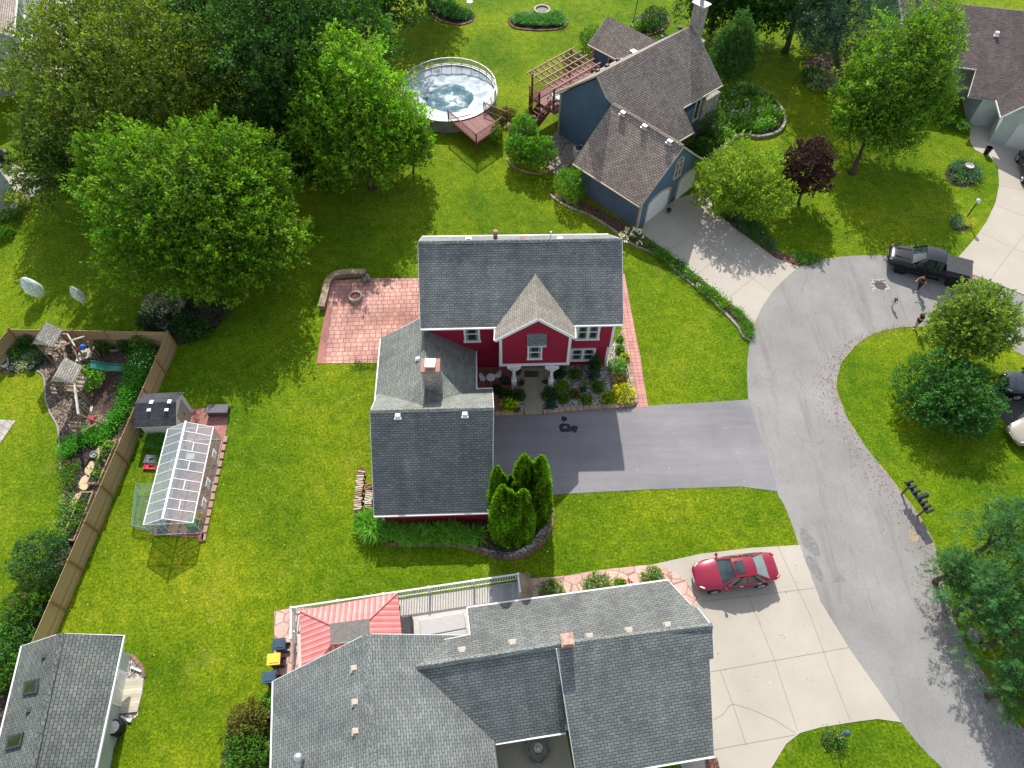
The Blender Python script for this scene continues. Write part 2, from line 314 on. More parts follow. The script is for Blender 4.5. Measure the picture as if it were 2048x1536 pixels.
# ---------------- foliage ----------------
def leafmesh(name, c, a, s, col, asp=.6, parent=None, fold=.0, **kw):
    """c centres, a unit long axes, s lengths, col colours -> one mesh of leaf faces"""
    n = len(c); r = RS.normal(size=(n, 3)); b = np.cross(a, r); b /= np.linalg.norm(b, axis=1)[:, None]+1e-9
    nn = np.cross(a, b)                                   # leaf normal: turn it upward where it points down
    h = (s*.5)[:, None]; w = (s*.5*asp)[:, None]
    v = np.empty((n, 4, 3)); v[:, 0] = c-a*h; v[:, 1] = c+b*w+a*h*.1; v[:, 2] = c+a*h; v[:, 3] = c-b*w+a*h*.1
    if parent: v -= np.array(org(parent))
    me = bpy.data.meshes.new(name); me.vertices.add(n*4); me.loops.add(n*4); me.polygons.add(n)
    me.vertices.foreach_set('co', v.reshape(-1)); me.loops.foreach_set('vertex_index', np.arange(n*4, dtype=np.int32))
    me.polygons.foreach_set('loop_start', np.arange(0, n*4, 4, dtype=np.int32)); me.polygons.foreach_set('loop_total', np.full(n, 4, dtype=np.int32))
    at = me.color_attributes.new('col', 'FLOAT_COLOR', 'POINT'); cc = np.ones((n, 4, 4)); cc[:, :, :3] = np.clip(col, 0, 1)[:, None, :]
    at.data.foreach_set('color', cc.reshape(-1)); me.update(calc_edges=True); me.materials.append(LEAF)
    o = bpy.data.objects.new(name, me); COL.objects.link(o); ORG[o.name] = org(parent)
    if parent: o.parent = parent
    return props(o, **kw)
RS = np.random.RandomState(11)
def unit(v): return v/(np.linalg.norm(v, axis=-1, keepdims=True)+1e-9)
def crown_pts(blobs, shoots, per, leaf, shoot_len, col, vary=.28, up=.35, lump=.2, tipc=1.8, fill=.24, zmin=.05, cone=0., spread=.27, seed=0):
    """blobs (cx,cy,cz,rx,ry,rz). Shoots carrying leaves stand out of lumpy crowns."""
    rs = np.random.RandomState(seed+101); C = []; A = []; S = []; K = []
    w = np.array([b[3]*b[4]+b[3]*b[5] for b in blobs]); w = w/w.sum(); off = rs.rand(3)*50
    for bi, b in enumerate(blobs):
        n = max(8, int(shoots*w[bi])); d = unit(rs.normal(size=(n*2, 3))); d = d[d[:, 2] > -.55][:n]; n = len(d)
        lm = np.array([noise.noise(Vector(x*1.9+off))+.75*noise.noise(Vector(x*5.+off)) for x in d])
        rad = (1+lump*lm*1.6)*(.86+.14*rs.rand(n))
        c0 = np.array(b[:3]); rr = np.array(b[3:6]); p = d*rr*rad[:, None]
        if cone: p[:, :2] *= (1-cone*np.clip((p[:, 2:3]/rr[2]+.3)/1.3, 0, 1))
        p = p+c0; ax = unit(d*np.array([1, 1, .8])+np.array([0, 0, up])+rs.normal(size=(n, 3))*.28)
        kp = lm > -.24; kp |= rs.rand(n) < .25; p, d, ax, lm = p[kp], d[kp], ax[kp], lm[kp]; n = len(p)
        sl = shoot_len*(.6+.8*rs.rand(n)); base = (1-vary)+2*vary*rs.rand(n); base *= (1+.35*lm)
        t = rs.rand(n, per)**.8; rrad = spread*shoot_len*(1.05-t)
        off3 = rs.normal(size=(n, per, 3))*rrad[..., None]
        c = p[:, None, :]+ax[:, None, :]*((t-.75)*sl[:, None])[..., None]+off3
        a = unit(ax[:, None, :]*.5+unit(off3)*.9+rs.normal(size=(n, per, 3))*.35-np.array([0, 0, .1]))
        k = (base[:, None]*(.82+.36*rs.rand(n, per)))*(1+(tipc-1)*(t-.3))  # lighter new growth at tips, darker bases: highlight and shade contrast in the colour
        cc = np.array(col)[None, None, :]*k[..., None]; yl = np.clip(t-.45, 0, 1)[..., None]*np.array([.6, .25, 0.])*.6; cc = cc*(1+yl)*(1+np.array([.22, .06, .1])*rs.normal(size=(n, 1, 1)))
        C.append(c.reshape(-1, 3)); A.append(a.reshape(-1, 3)); S.append(leaf*(.7+.6*rs.rand(n*per))); K.append(cc.reshape(-1, 3))
        m = int(n*per*fill); d = unit(rs.normal(size=(m, 3))); q = c0+d*rr*(.35+.5*rs.rand(m))[:, None]
        C.append(q); A.append(unit(rs.normal(size=(m, 3)))); S.append(leaf*1.5*(.7+.6*rs.rand(m))); K.append(np.array(col)*(.75+.4*rs.rand(m, 1)))
    C, A, S, K = map(np.concatenate, (C, A, S, K)); ok = C[:, 2] > zmin
    return C[ok], A[ok], S[ok], K[ok]
def trunk_mb(base, top, r, blobs, seed=0, n=6):
    rs = random.Random(seed); mb = MB(); base = Vector(base); top = Vector(top); d = top-base
    pts = [base+d*t+Vector((rs.uniform(-1, 1), rs.uniform(-1, 1), 0))*r*.6*(0 < t < 1) for t in (0, .06, .3, .6, 1)]
    mb.tube(pts, [r*1.35, r, r*.8, r*.55, r*.15], 9)
    for b in range(n):
        k = rs.choice(blobs); a = rs.uniform(0, 6.28); q = Vector(k[:3])+Vector((math.cos(a)*k[3], math.sin(a)*k[4], rs.uniform(-.2, .5)*k[5]))*.7
        s = base+d*rs.uniform(.22, .55); mid = (s+q)/2+Vector((0, 0, -.2)); mb.tube([s, mid, q], [r*.45, r*.3, r*.07], 6)
    return mb
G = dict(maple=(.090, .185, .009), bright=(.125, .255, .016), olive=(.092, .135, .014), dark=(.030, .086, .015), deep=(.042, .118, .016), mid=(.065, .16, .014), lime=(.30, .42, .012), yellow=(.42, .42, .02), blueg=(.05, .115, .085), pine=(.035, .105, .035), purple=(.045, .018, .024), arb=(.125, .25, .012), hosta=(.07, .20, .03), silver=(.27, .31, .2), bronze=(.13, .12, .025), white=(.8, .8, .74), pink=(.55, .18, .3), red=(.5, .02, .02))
def tree(name, label, cat, base, blobs, col, shoots, per=16, leaf=.22, sl=.8, r=.22, group=None, seed=1, asp=.6, **kw):
    t = thing(name, label, cat, (base[0], base[1], 0), group=group)
    top = Vector((blobs[0][0], blobs[0][1], blobs[0][2]+blobs[0][5]*.6))
    trunk_mb((base[0], base[1], -.05), top, r, blobs, seed).build('trunk', BARK, t, smooth=True)
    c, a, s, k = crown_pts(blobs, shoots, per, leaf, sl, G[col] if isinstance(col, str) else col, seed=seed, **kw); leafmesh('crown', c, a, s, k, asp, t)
    return t
def PB(px, py, z, rx, ry=None, rz=None):
    p = W(px, py, z); return (p.x, p.y, z, rx, ry or rx, rz or rx)
def shrub(px, py, r, h, col, label, n=None, leaf=.09, group=None, cat='shrub', name='shrub', sl=.22, per=10, xy=None, asp=.6, z0=0., **kw):
    p = W(px, py, h*.5+z0) if xy is None else Vector((*xy, 0)); blobs = [(p.x, p.y, z0+h*.45, r, r, h*.6)]
    n = n or int(60+260*r*r*max(1, h/r*.6))
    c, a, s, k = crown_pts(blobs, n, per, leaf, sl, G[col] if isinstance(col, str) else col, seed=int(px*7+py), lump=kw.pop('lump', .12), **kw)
    t = thing(name, label, cat, (p.x, p.y, 0), group=group)
    MB().tube([(p.x, p.y, -.03), (p.x, p.y, z0+h*.5)], [.05*r+.01, .02*r+.005], 6).build('stem', BARK, t)
    leafmesh('foliage', c, a, s, k, asp, t); return t
def blades(cs, h, w, col, per=26, spread=.35, seed=3):
    """arching strap leaves around each centre; returns arrays for leafmesh-like quads made of two segments"""
    rs = np.random.RandomState(seed); C = []; A = []; S = []; K = []
    for (x, y, z) in cs:
        th = rs.rand(per)*6.283; ln = h*(.6+.6*rs.rand(per)); lean = .35+.7*rs.rand(per)
        d0 = np.stack([np.cos(th)*.35*lean, np.sin(th)*.35*lean, np.ones(per)], 1); d0 = unit(d0)
        d1 = unit(np.stack([np.cos(th)*lean, np.sin(th)*lean, .45-.6*lean], 1))
        p0 = np.array([x, y, z])+np.stack([np.cos(th), np.sin(th), th*0], 1)*spread*rs.rand(per)[:, None]
        m = p0+d0*(ln*.3)[:, None]; C.append(m); A.append(d0); S.append(ln*.62)
        q = p0+d0*(ln*.58)[:, None]+d1*(ln*.28)[:, None]; C.append(q); A.append(d1); S.append(ln*.62)
        k = np.array(col)*(.7+.6*rs.rand(per))[:, None]; K += [k, k*1.15]
    return np.concatenate(C), np.concatenate(A), np.concatenate(S), np.concatenate(K)
def inpoly(x, y, P):
    c = False; n = len(P)
    for i in range(n):
        a, b = P[i], P[(i+1) % n]
        if (a[1] > y) != (b[1] > y) and x < (b[0]-a[0])*(y-a[1])/(b[1]-a[1])+a[0]: c = not c
    return c
def scatter(poly, n, seed=1):
    rs = random.Random(seed); xs = [p[0] for p in poly]; ys = [p[1] for p in poly]; out = []
    while len(out) < n:
        x, y = rs.uniform(min(xs), max(xs)), rs.uniform(min(ys), max(ys))
        if inpoly(x, y, poly): out.append((x, y, 0.))
    return out
def cover(name, label, poly, n, h, w, col, per=22, mode='blade', leaf=.12, seed=2, cat='plants', z=.0):
    cs = [(x, y, z) for x, y, _ in scatter(poly, n, seed)]
    if mode == 'blade': c, a, s, k = blades(cs, h, w, G[col] if isinstance(col, str) else col, per, .1, seed); asp = w
    else:
        rs = np.random.RandomState(seed); cs = np.array(cs); m = len(cs); b = [noise.noise(Vector((x[0]*.9, x[1]*.9, seed)))*.5+.5 for x in cs]
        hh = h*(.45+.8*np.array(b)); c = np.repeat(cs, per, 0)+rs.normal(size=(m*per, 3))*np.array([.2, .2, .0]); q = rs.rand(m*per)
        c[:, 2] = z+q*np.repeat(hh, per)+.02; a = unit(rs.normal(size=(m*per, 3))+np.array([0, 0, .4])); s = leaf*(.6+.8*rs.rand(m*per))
        cols = np.array([G[x] for x in col] if isinstance(col[0], str) else [col])
        pick = np.array([int(abs(noise.noise(Vector((x[0]*1.1+9, x[1]*1.1, seed*3))))*7) % len(cols) for x in cs])
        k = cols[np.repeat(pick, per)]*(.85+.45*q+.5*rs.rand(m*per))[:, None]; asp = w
    return leafmesh(name, c, a, s, k, asp, None, label=label, cat=cat, kind='stuff')
# ---------------- ground ----------------
def sheet(name, pts, mat_, z, uvrot=0., dens=True, thick=None):
    mb = MB()
    if thick: mb.prism([(p[0], p[1]) for p in pts], z-thick, z)
    else:
        a = sum(pts[i][0]*pts[(i+1) % len(pts)][1]-pts[(i+1) % len(pts)][0]*pts[i][1] for i in range(len(pts)))
        if a < 0: pts = list(pts)[::-1]
        mb.poly([(p[0], p[1], z) for p in pts])
    return mb.build(name, mat_, uvrot=uvrot, kind='structure')
g = MB(); g.poly([(-400, -200, 0), (400, -200, 0), (400, 600, 0), (-400, 600, 0)]); g.build('ground', GRASS, kind='structure')
rl = smooth_line(GP([(2100, 1720), (1885, 1536), (1803, 1445), (1700, 1300), (1640, 1200), (1600, 1098), (1575, 1025), (1552, 978), (1530, 900), (1510, 850), (1497, 800), (1494, 745), (1497, 700), (1506, 655), (1522, 618), (1545, 583), (1570, 558), (1598, 534), (1640, 520), (1700, 512), (1768, 511), (1840, 520), (1930, 545), (2048, 592), (2200, 650), (2600, 760)]), 4)
rr_ = smooth_line(GP([(2600, 1000), (2200, 775), (2048, 712), (2019, 687), (1985, 668), (1930, 653), (1855, 653), (1800, 655), (1745, 668), (1702, 700), (1680, 733), (1672, 772), (1681, 805), (1702, 850), (1745, 912), (1803, 985), (1842, 1040), (1868, 1095), (1888, 1180), (1925, 1280), (1975, 1360), (2048, 1462), (2300, 1700)]), 4)
def rough(l, a=.05):
    out = []
    for p, q in zip(l, l[1:]):
        k = max(1, int((q-p).length/.35))
        out += [p+(q-p)*(i/k) for i in range(k)]
    out.append(l[-1]); return [p+Vector((noise.noise(p*1.7), noise.noise(p*1.7+Vector((9, 4, 2))), 0))*a+Vector((noise.noise(p*6), noise.noise(p*6+Vector((3, 7, 1))), 0))*a*.6 for p in out]
rl, rr_ = rough(rl), rough(rr_)
sheet('road', rl+rr_, ROAD, .012)
# worn dirt line where asphalt meets grass
mb = MB()
for line, sg in ((rr_, 1),):
    for i in range(len(line)-1):
        a, b = line[i], line[i+1]; d = (b-a).normalized(); n_ = Vector((-d.y, d.x, 0)); w0 = .01+.13*abs(noise.noise(a*.7)); w1 = .01+.13*abs(noise.noise(b*.7))
        mb.poly([(*(a+n_*w0).xy, .016), (*(a-n_*w0).xy, .016), (*(b-n_*w1).xy, .016), (*(b+n_*w1).xy, .016)])
mb.build('road_edge', mat('dry_edge', (.28, .22, .14), .95, .4, 3), kind='structure')
sheet('driveway', GP([(960, 830), (1080, 826), (1272, 813), (1400, 806), (1499, 799), (1513, 850), (1533, 905), (1556, 983), (1480, 973), (1300, 979), (1180, 985), (1100, 990), (960, 1000)]), DRIVE, .018)
def conc(name, px, joints, z=.022, m=CONC, smooth=False):
    mb = MB(); P = [W(*p) for p in px]
    a = sum(P[i].x*P[(i+1) % len(P)].y-P[(i+1) % len(P)].x*P[i].y for i in range(len(P)))
    if a < 0: P = P[::-1]
    mb.poly([(p.x, p.y, z) for p in P])
    for j in joints:
        Q = [W(*q) for q in j]
        for a, b in zip(Q, Q[1:]):
            d = (b-a).normalized(); n_ = Vector((-d.y, d.x, 0))*.012
            mb.poly([(*(a+n_).xy, z+.004), (*(a-n_).xy, z+.004), (*(b-n_).xy, z+.004), (*(b+n_).xy, z+.004)], 1)
    return mb.build(name, [m, JOINT], kind='structure')
conc('concrete_driveway', [(1283, 466), (1287, 448), (1345, 400), (1397, 384), (1406, 420), (1421, 434), (1440, 431), (1466, 454), (1500, 478), (1550, 516), (1598, 534), (1570, 558), (1545, 583), (1522, 618), (1508, 650), (1480, 622), (1385, 543)],
     [[(1332, 424), (1386, 467), (1445, 508), (1505, 556), (1540, 585)], [(1336, 502), (1386, 467), (1432, 436)], [(1394, 548), (1448, 508), (1494, 476)], [(1457, 597), (1506, 556), (1556, 518)], [(1481, 622), (1512, 645)]])
conc('entry_walk', [(1397, 384), (1400, 360), (1418, 372), (1427, 430), (1421, 434), (1406, 420)], [], .03)
conc('concrete_driveway', [(1925, 150), (1930, 200), (1938, 235), (1940, 284), (1950, 300), (1985, 318), (1996, 337), (1998, 370), (1991, 405), (1975, 440), (1950, 476), (1915, 516), (1895, 532), (1975, 560), (2048, 590), (2300, 640), (2300, 260), (2048, 250), (1960, 180)],
     [[(1998, 327), (2048, 335)], [(1999, 371), (2048, 380)], [(1993, 412), (2048, 432)], [(1962, 466), (2048, 506)], [(1985, 552), (2048, 470)]], .02)
conc('concrete_driveway', [(1240, 1138), (1305, 1129), (1400, 1108), (1500, 1096), (1600, 1090), (1607, 1112), (1642, 1205), (1702, 1303), (1803, 1445), (1755, 1438), (1715, 1443), (1640, 1455), (1600, 1466), (1572, 1488), (1543, 1536), (1520, 1600), (1380, 1600), (1300, 1300), (1290, 1200)],
     [[(1555, 1092), (1620, 1230), (1660, 1340), (1700, 1440)], [(1495, 1190), (1545, 1310), (1595, 1462)], [(1385, 1205), (1495, 1193), (1631, 1176)], [(1420, 1344), (1545, 1322), (1698, 1295)], [(1425, 1500), (1590, 1470)], [(1440, 1340), (1466, 1410), (1492, 1490)], [(1426, 1440), (1445, 1430), (1458, 1412), (1465, 1408)], [(1465, 1408), (1500, 1418), (1550, 1440), (1590, 1466)]])
sheet('neighbour_driveway', GP([(2000, 757), (2048, 757), (2300, 760), (2300, 1300), (2048, 905), (2023, 864), (1994, 822), (1975, 790)]), DARKDRIVE, .014)
yw = R(1.6)
sheet('patio', GP([(635, 727), (643, 665), (655, 600), (662, 562), (735, 557), (950, 557), (950, 727)]), PAVER, .03, R(2.5), thick=.04)
sheet('patio_border', GP([(633, 727.5), (643, 665), (652, 615), (664, 615), (655, 680), (652, 727.5)]), REDBRICK, .036, R(2.5))
sheet('brick_walk', GP([(1237, 548), (1249, 548), (1262, 622), (1280, 710), (1296, 815), (1272, 816), (1262, 760), (1243, 660)]), WALK, .03, R(2.5), thick=.04)
sheet('flagstone_path', GP([(1040, 1165), (1060, 1157), (1120, 1153), (1200, 1140), (1305, 1129), (1340, 1138), (1372, 1162), (1403, 1203), (1383, 1212), (1345, 1180), (1300, 1200), (1040, 1240)]), FLAG, .028)
sheet('stamped_terrace', GP([(549, 1222), (585, 1216), (640, 1216), (640, 1500), (540, 1420), (549, 1330)]), FLAG, .026)
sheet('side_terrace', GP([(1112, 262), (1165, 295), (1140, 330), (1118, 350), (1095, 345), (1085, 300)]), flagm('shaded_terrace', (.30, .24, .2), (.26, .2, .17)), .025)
sheet('gravel_bed', GP([(990, 735), (1110, 728), (1218, 700), (1246, 655), (1258, 720), (1272, 800), (1264, 812), (1180, 818), (1085, 825), (990, 829)]), GRAVEL, .04, thick=.05)
sheet('paver_nook', GP([(940, 735), (1024, 735), (1022, 780), (1003, 790), (1003, 824), (985, 825), (940, 780)]), REDBRICK, .05, thick=.05)
sheet('mulch_bed', GP([(735, 1035), (1000, 1030), (1100, 1000), (1106, 1040), (1085, 1080), (1045, 1108), (1010, 1112), (960, 1095), (910, 1085), (850, 1083), (770, 1088), (740, 1075)]), MULCH, .03, thick=.04)
sheet('gravel_strip', smooth_line(GP([(785, 1083), (850, 1075), (920, 1082), (980, 1100), (1030, 1103), (1070, 1075), (1092, 1035), (1100, 1005), (1106, 1030), (1090, 1075), (1050, 1108), (1005, 1114), (950, 1096), (900, 1086), (830, 1086)]), 3, True), GRAVEL, .037)
sheet('shed_terrace', GP([(360, 820), (392, 818), (460, 812), (450, 880), (430, 960), (412, 1050), (405, 1076), (300, 1070), (330, 960), (350, 880)]), REDBRICK, .02, R(3))
sheet('mulch_bed', smooth_line(GP([(0, 720), (30, 700), (60, 668), (140, 662), (330, 668), (345, 700), (280, 850), (230, 960), (150, 1130), (110, 1140), (112, 1080), (125, 1000), (122, 900), (118, 870), (105, 830), (92, 800), (90, 765), (75, 742), (40, 745), (0, 745)]), 3, True), CHIPS, .02)
sheet('soil_patch', smooth_line(GP([(205, 700), (250, 690), (268, 730), (262, 790), (235, 840), (190, 820), (160, 790), (165, 740)]), 4, True), MULCH, .026)
sheet('soil_patch', smooth_line(GP([(130, 890), (190, 870), (225, 900), (190, 960), (150, 1100), (125, 1110), (135, 1000), (128, 940)]), 4, True), SOIL, .026)
sheet('mulch_bed', smooth_line(GP([(0, 1250), (60, 1200), (110, 1150), (150, 1130), (100, 1240), (50, 1300), (40, 1400), (0, 1460)]), 4, True), SOIL, .02)
sheet('paved_pad', GP([(-40, 836), (32, 842), (0, 888), (-40, 930)]), bricks('pale_paver', (.42, .39, .34), (.36, .33, .29), (.18, .16, .13), .6, .4, .02), .04, R(-30), thick=.05)
sheet('mulch_bed', smooth_line(GP([(1100, 385), (1135, 395), (1180, 408), (1220, 430), (1262, 455), (1285, 470), (1330, 508), (1385, 547), (1440, 592), (1482, 625), (1508, 648), (1502, 680), (1485, 668), (1475, 650), (1455, 628), (1420, 595), (1375, 558), (1320, 512), (1262, 485), (1225, 458), (1180, 430), (1130, 410)]), 3, True), REDMULCH, .02)
sheet('mulch_bed', smooth_line(GP([(1434, 430), (1460, 425), (1500, 448), (1530, 475), (1560, 505), (1610, 515), (1640, 522), (1600, 533), (1550, 515), (1500, 478), (1465, 455), (1445, 440)]), 3, True), REDMULCH, .02)
sheet('mulch_bed', smooth_line(GP([(1432, 180), (1490, 168), (1545, 195), (1568, 235), (1560, 262), (1520, 275), (1475, 272), (1450, 290), (1415, 318), (1385, 300), (1400, 250), (1415, 200)]), 3, True), SOIL, .02)
sheet('mulch_bed', smooth_line(GP([(1612, 120), (1660, 105), (1690, 120), (1685, 160), (1650, 175), (1618, 160)]), 4, True), CHIPS, .02)
for c_, rx, ry in (((1925, 348), 36, 27), ((1922, 446), 23, 17), ((1668, 1480), 26, 20)):
    sheet('flower_bed', GP([(c_[0]+rx*math.cos(a/12*6.283), c_[1]+ry*math.sin(a/12*6.283)) for a in range(12)]), SOIL, .02)
sheet('mulch_bed', smooth_line(GP([(855, 0), (905, 10), (945, 25), (948, 38), (925, 48), (890, 42), (862, 25)]), 4, True), SOIL, .02)
sheet('mulch_bed', smooth_line(GP([(1015, 40), (1045, 25), (1110, 25), (1135, 40), (1130, 55), (1080, 60), (1030, 53)]), 4, True), SOIL, .02)
sheet('mulch_bed', smooth_line(GP([(1262, 45), (1290, 25), (1325, 22), (1337, 40), (1325, 60), (1290, 70), (1265, 62)]), 4, True), SOIL, .02)
sheet('mulch_bed', smooth_line(GP([(285, 600), (330, 590), (440, 610), (445, 640), (415, 670), (350, 690), (300, 665)]), 4, True), SOIL, .02)
sheet('gravel_strip', GP([(241, 1300), (264, 1310), (287, 1338), (286, 1365), (276, 1430), (240, 1460), (215, 1536), (200, 1536)]), GRAVEL, .02)
sheet('soil_strip', GP([(530, 1410), (546, 1400), (543, 1600), (440, 1600), (445, 1510), (455, 1450), (490, 1425)]), SOIL, .02)
sheet('rear_terrace', GP([(-60, 330), (40, 330), (95, 360), (80, 385), (0, 440), (-60, 440)]), CONC, .02)
sheet('rear_terrace', GP([(40, -60), (150, -60), (185, 130), (115, 160), (60, 100)]), CONC, .02)
# repair patch with manhole, stains
m = W(1760, 571); sheet('road_patch', GP([(1738, 559), (1768, 558), (1781, 580), (1746, 583)]), bricks('patch_brick', (.16, .15, .15), (.3, .27, .25), (.45, .42, .38), .5, .3, .05), .017)
mb = MB(); mb.lathe((m.x, m.y, .018), [(.42, 0), (.42, .01), (.36, .012), (0, .012)], 24); mb.build('manhole_cover', mat('cast_iron', (.06, .06, .06), .7, .4, 20), label='round iron manhole cover set in the square patch of the road', cat='manhole cover')
mb = MB()
def blot(mb, px, py, rx, ry, z, m_=0, seed=1, n=26, rot=0.):
    c = W(px, py); out = []
    for i in range(n):
        a = i/n*6.283; k = 1+.35*noise.noise(Vector((math.cos(a)*1.3+seed, math.sin(a)*1.3, 0))); x, y = rx*k*math.cos(a), ry*k*math.sin(a)
        out.append((c.x+x*math.cos(rot)-y*math.sin(rot), c.y+x*math.sin(rot)+y*math.cos(rot), z))
    mb.poly(out, m_)
blot(mb, 1128, 838, .2, .2, .0225); blot(mb, 1130, 856, .45, .33, .0225, 0, 3); blot(mb, 1148, 858, .25, .28, .0262, 0, 5); blot(mb, 1130, 855, .13, .1, .0265, 1, 4)
mb.build('oil_stain', [mat('wet_asphalt', (.022, .022, .026), .5), DRIVE], kind='structure')
mb = MB(); blot(mb, 1618, 1085, .35, .95, .0165, 0, 2, rot=.35); blot(mb, 1628, 1135, .3, .8, .0165, 0, 6, rot=.35); blot(mb, 1826, 1072, .28, .4, .0165, 1, 3)
mb.build('road_stain', [mat('damp_asphalt', (.19, .183, .18), .9, .2), mat('sandy_stain', (.30, .24, .16), .9, .2)], kind='structure')
# ---------------- houses ----------------
class Fr:
    def __init__(s, O, yaw): s.O = Vector((O[0], O[1], 0)); s.a = R(yaw); s.ux = Vector((math.cos(s.a), math.sin(s.a), 0)); s.uy = Vector((-math.sin(s.a), math.cos(s.a), 0))
    def p(s, u, v, z=0.): return s.O+s.ux*u+s.uy*v+Vector((0, 0, z))
    def uv(s, P): d = Vector((P[0], P[1], 0))-s.O; return d.dot(s.ux), d.dot(s.uy)
    def hv(s, v, px, py): q = onp(px, py, s.p(0, v, 0), s.p(1, v, 0), s.p(0, v, 1)); return s.uv(q)[0], q.z
    def hu(s, u, px, py): q = onp(px, py, s.p(u, 0, 0), s.p(u, 1, 0), s.p(u, 0, 1)); return s.uv(q)[1], q.z
    def box(s, mb, u0, u1, v0, v1, z0, z1, m=0): return mb.prism([s.p(u0, v0).xy, s.p(u1, v0).xy, s.p(u1, v1).xy, s.p(u0, v1).xy], z0, z1, m)
    def ex(s, mb, prof, a0, a1, along='u', m=0):
        f = (lambda c, a, z: s.p(a, c, z)) if along == 'u' else (lambda c, a, z: s.p(c, a, z))
        A = [f(c, a0, z) for c, z in prof]; B = [f(c, a1, z) for c, z in prof]; n = len(prof)
        ctr = sum(A+B, Vector())/(2*n)
        def put(q):
            nn = (q[1]-q[0]).cross(q[2]-q[1]); c = sum(q, Vector())/len(q)
            mb.poly(q if nn.dot(c-ctr) > 0 else q[::-1], m)
        put(A); put(B)
        for i in range(n):
            j = (i+1) % n; put([A[i], B[i], B[j], A[j]])
        return mb
def roof(name, pts, m, parent, t=.1, trim=WHITE, edges=None, gut=(), rk=.25, th=.14, **kw):
    """a roof slope: shingled slab, its fascia boards as a sub-part"""
    o = MB().slab(pts, t, 0, 1).build(name, [m, trim], parent, **kw)
    n = len(pts); c = sum((Vector(p) for p in pts), Vector())/n
    for k in list(edges or [])+list(gut):
        a, b = Vector(pts[k]), Vector(pts[(k+1) % n]); d = (b-a).normalized(); o_ = Vector((d.y, -d.x, 0))
        if o_.dot(c-a) > 0: o_ = -o_
        o_ = o_*.05; g_ = k in gut
        mb = MB(); o_ = o_ if g_ else o_*rk; mb.beam(a+o_-V(0, 0, .07 if g_ else .09), b+o_-V(0, 0, .07 if g_ else .09), .075 if g_ else .035, .11 if g_ else th); mb.build('gutter' if g_ else 'fascia', trim, o)
    return o
def vent(parent, p, w=.3, h=.16, m=None, yaw=0., name='roof_vent'):
    mb = MB(); mb.ob((p[0], p[1], p[2]-.05), w, w*.9, h, yaw); mb.ob((p[0], p[1]-w*.12, p[2]-.06), w*1.35, w*1.3, .07, yaw)
    return mb.build(name, m or WHITE, parent, bevel=.02)
def ridge_cap(parent, a, b, m, w=.16):
    a, b = Vector(a), Vector(b); d = (b-a); n = int(d.length/.17); mb = MB(); u = d.normalized(); s = Vector((-u.y, u.x, 0))
    for i in range(n):
        p, q = a+u*(i*.17), a+u*(i*.17+.22); hh = .05 if i % 2 else .04
        mb.poly([p+s*w-V(0, 0, .05-hh*.2), q+s*w-V(0, 0, .05), q+V(0, 0, hh), p+V(0, 0, hh+.02)]); mb.poly([p+V(0, 0, hh+.02), q+V(0, 0, hh), q-s*w-V(0, 0, .05), p-s*w-V(0, 0, .05)])
    return mb.build('ridge_cap', m, parent)
def window(parent, fr, plane, rect, out, cols=1, sash=True, trim=.1, m=WHITE, name='window', glass=None, curtain=True, arch=False):
    """rect (a0,a1,z0,z1) in the wall plane v=plane ('v') or u=plane ('u'); out = +-1 outward"""
    ax, pl = plane; a0, a1, z0, z1 = rect; a0, a1 = min(a0, a1), max(a0, a1)
    P = (lambda a, o, z: fr.p(a, pl+out*o, z)) if ax == 'v' else (lambda a, o, z: fr.p(pl+out*o, a, z))
    mb = MB(); up = V(0, 0, 1)
    def bar(a, za, b, zb, w, d=.09): mb.beam(P(a, d/2, za), P(b, d/2, zb), w if za != zb else d, d if za != zb else w) if False else mb.prism([P(min(a, b)-(w/2 if za != zb else 0), 0, 0).xy, P(max(a, b)+(w/2 if za != zb else 0), 0, 0).xy, P(max(a, b)+(w/2 if za != zb else 0), d, 0).xy, P(min(a, b)-(w/2 if za != zb else 0), d, 0).xy], min(za, zb)-(w/2 if za == zb else 0), max(za, zb)+(w/2 if za == zb else 0))
    bar(a0, z0, a0, z1, trim); bar(a1, z0, a1, z1, trim); bar(a0-trim/2, z1, a1+trim/2, z1, trim, .1); bar(a0-trim*.9, z0, a1+trim*.9, z0, trim*1.1, .14)
    for i in range(1, cols): a = a0+(a1-a0)*i/cols; bar(a, z0, a, z1, trim*1.1)
    if sash:
        bar(a0, (z0+z1)/2, a1, (z0+z1)/2, .06, .075)
    if arch:
        n = 12; rr = (a1-a0)/2; c = (a0+a1)/2
        for i in range(n):
            t0, t1 = math.pi*i/n, math.pi*(i+1)/n
            mb.beam(P(c+rr*math.cos(t0), .05, z1+rr*math.sin(t0)), P(c+rr*math.cos(t1), .05, z1+rr*math.sin(t1)), .1, .12)
    f = mb.build(name, m, parent)
    g = MB(); q = [P(a0, .03, z0), P(a1, .03, z0), P(a1, .03, z1), P(a0, .03, z1)]
    if arch: q = q[:2]+[P((a0+a1)/2+(a1-a0)/2*math.cos(t), .03, z1+(a1-a0)/2*math.sin(t)) for t in [math.pi*k/10 for k in range(11)]]
    g.poly(q); g.build('pane', glass or GLASS, f)
    if curtain:
        for i in range(cols):
            b0 = a0+(a1-a0)*i/cols+.05; b1 = a0+(a1-a0)*(i+1)/cols-.05; wd_ = (b1-b0)*.2
            for x in ((b0+.02, b0+wd_), (b1-wd_, b1-.02)): MB().poly([P(x[0], .036, z0+.06), P(x[1], .036, z0+.06), P(x[1], .036, z1-.05), P(x[0], .036, z1-.05)]).build('curtain', CURT, f)
    return f
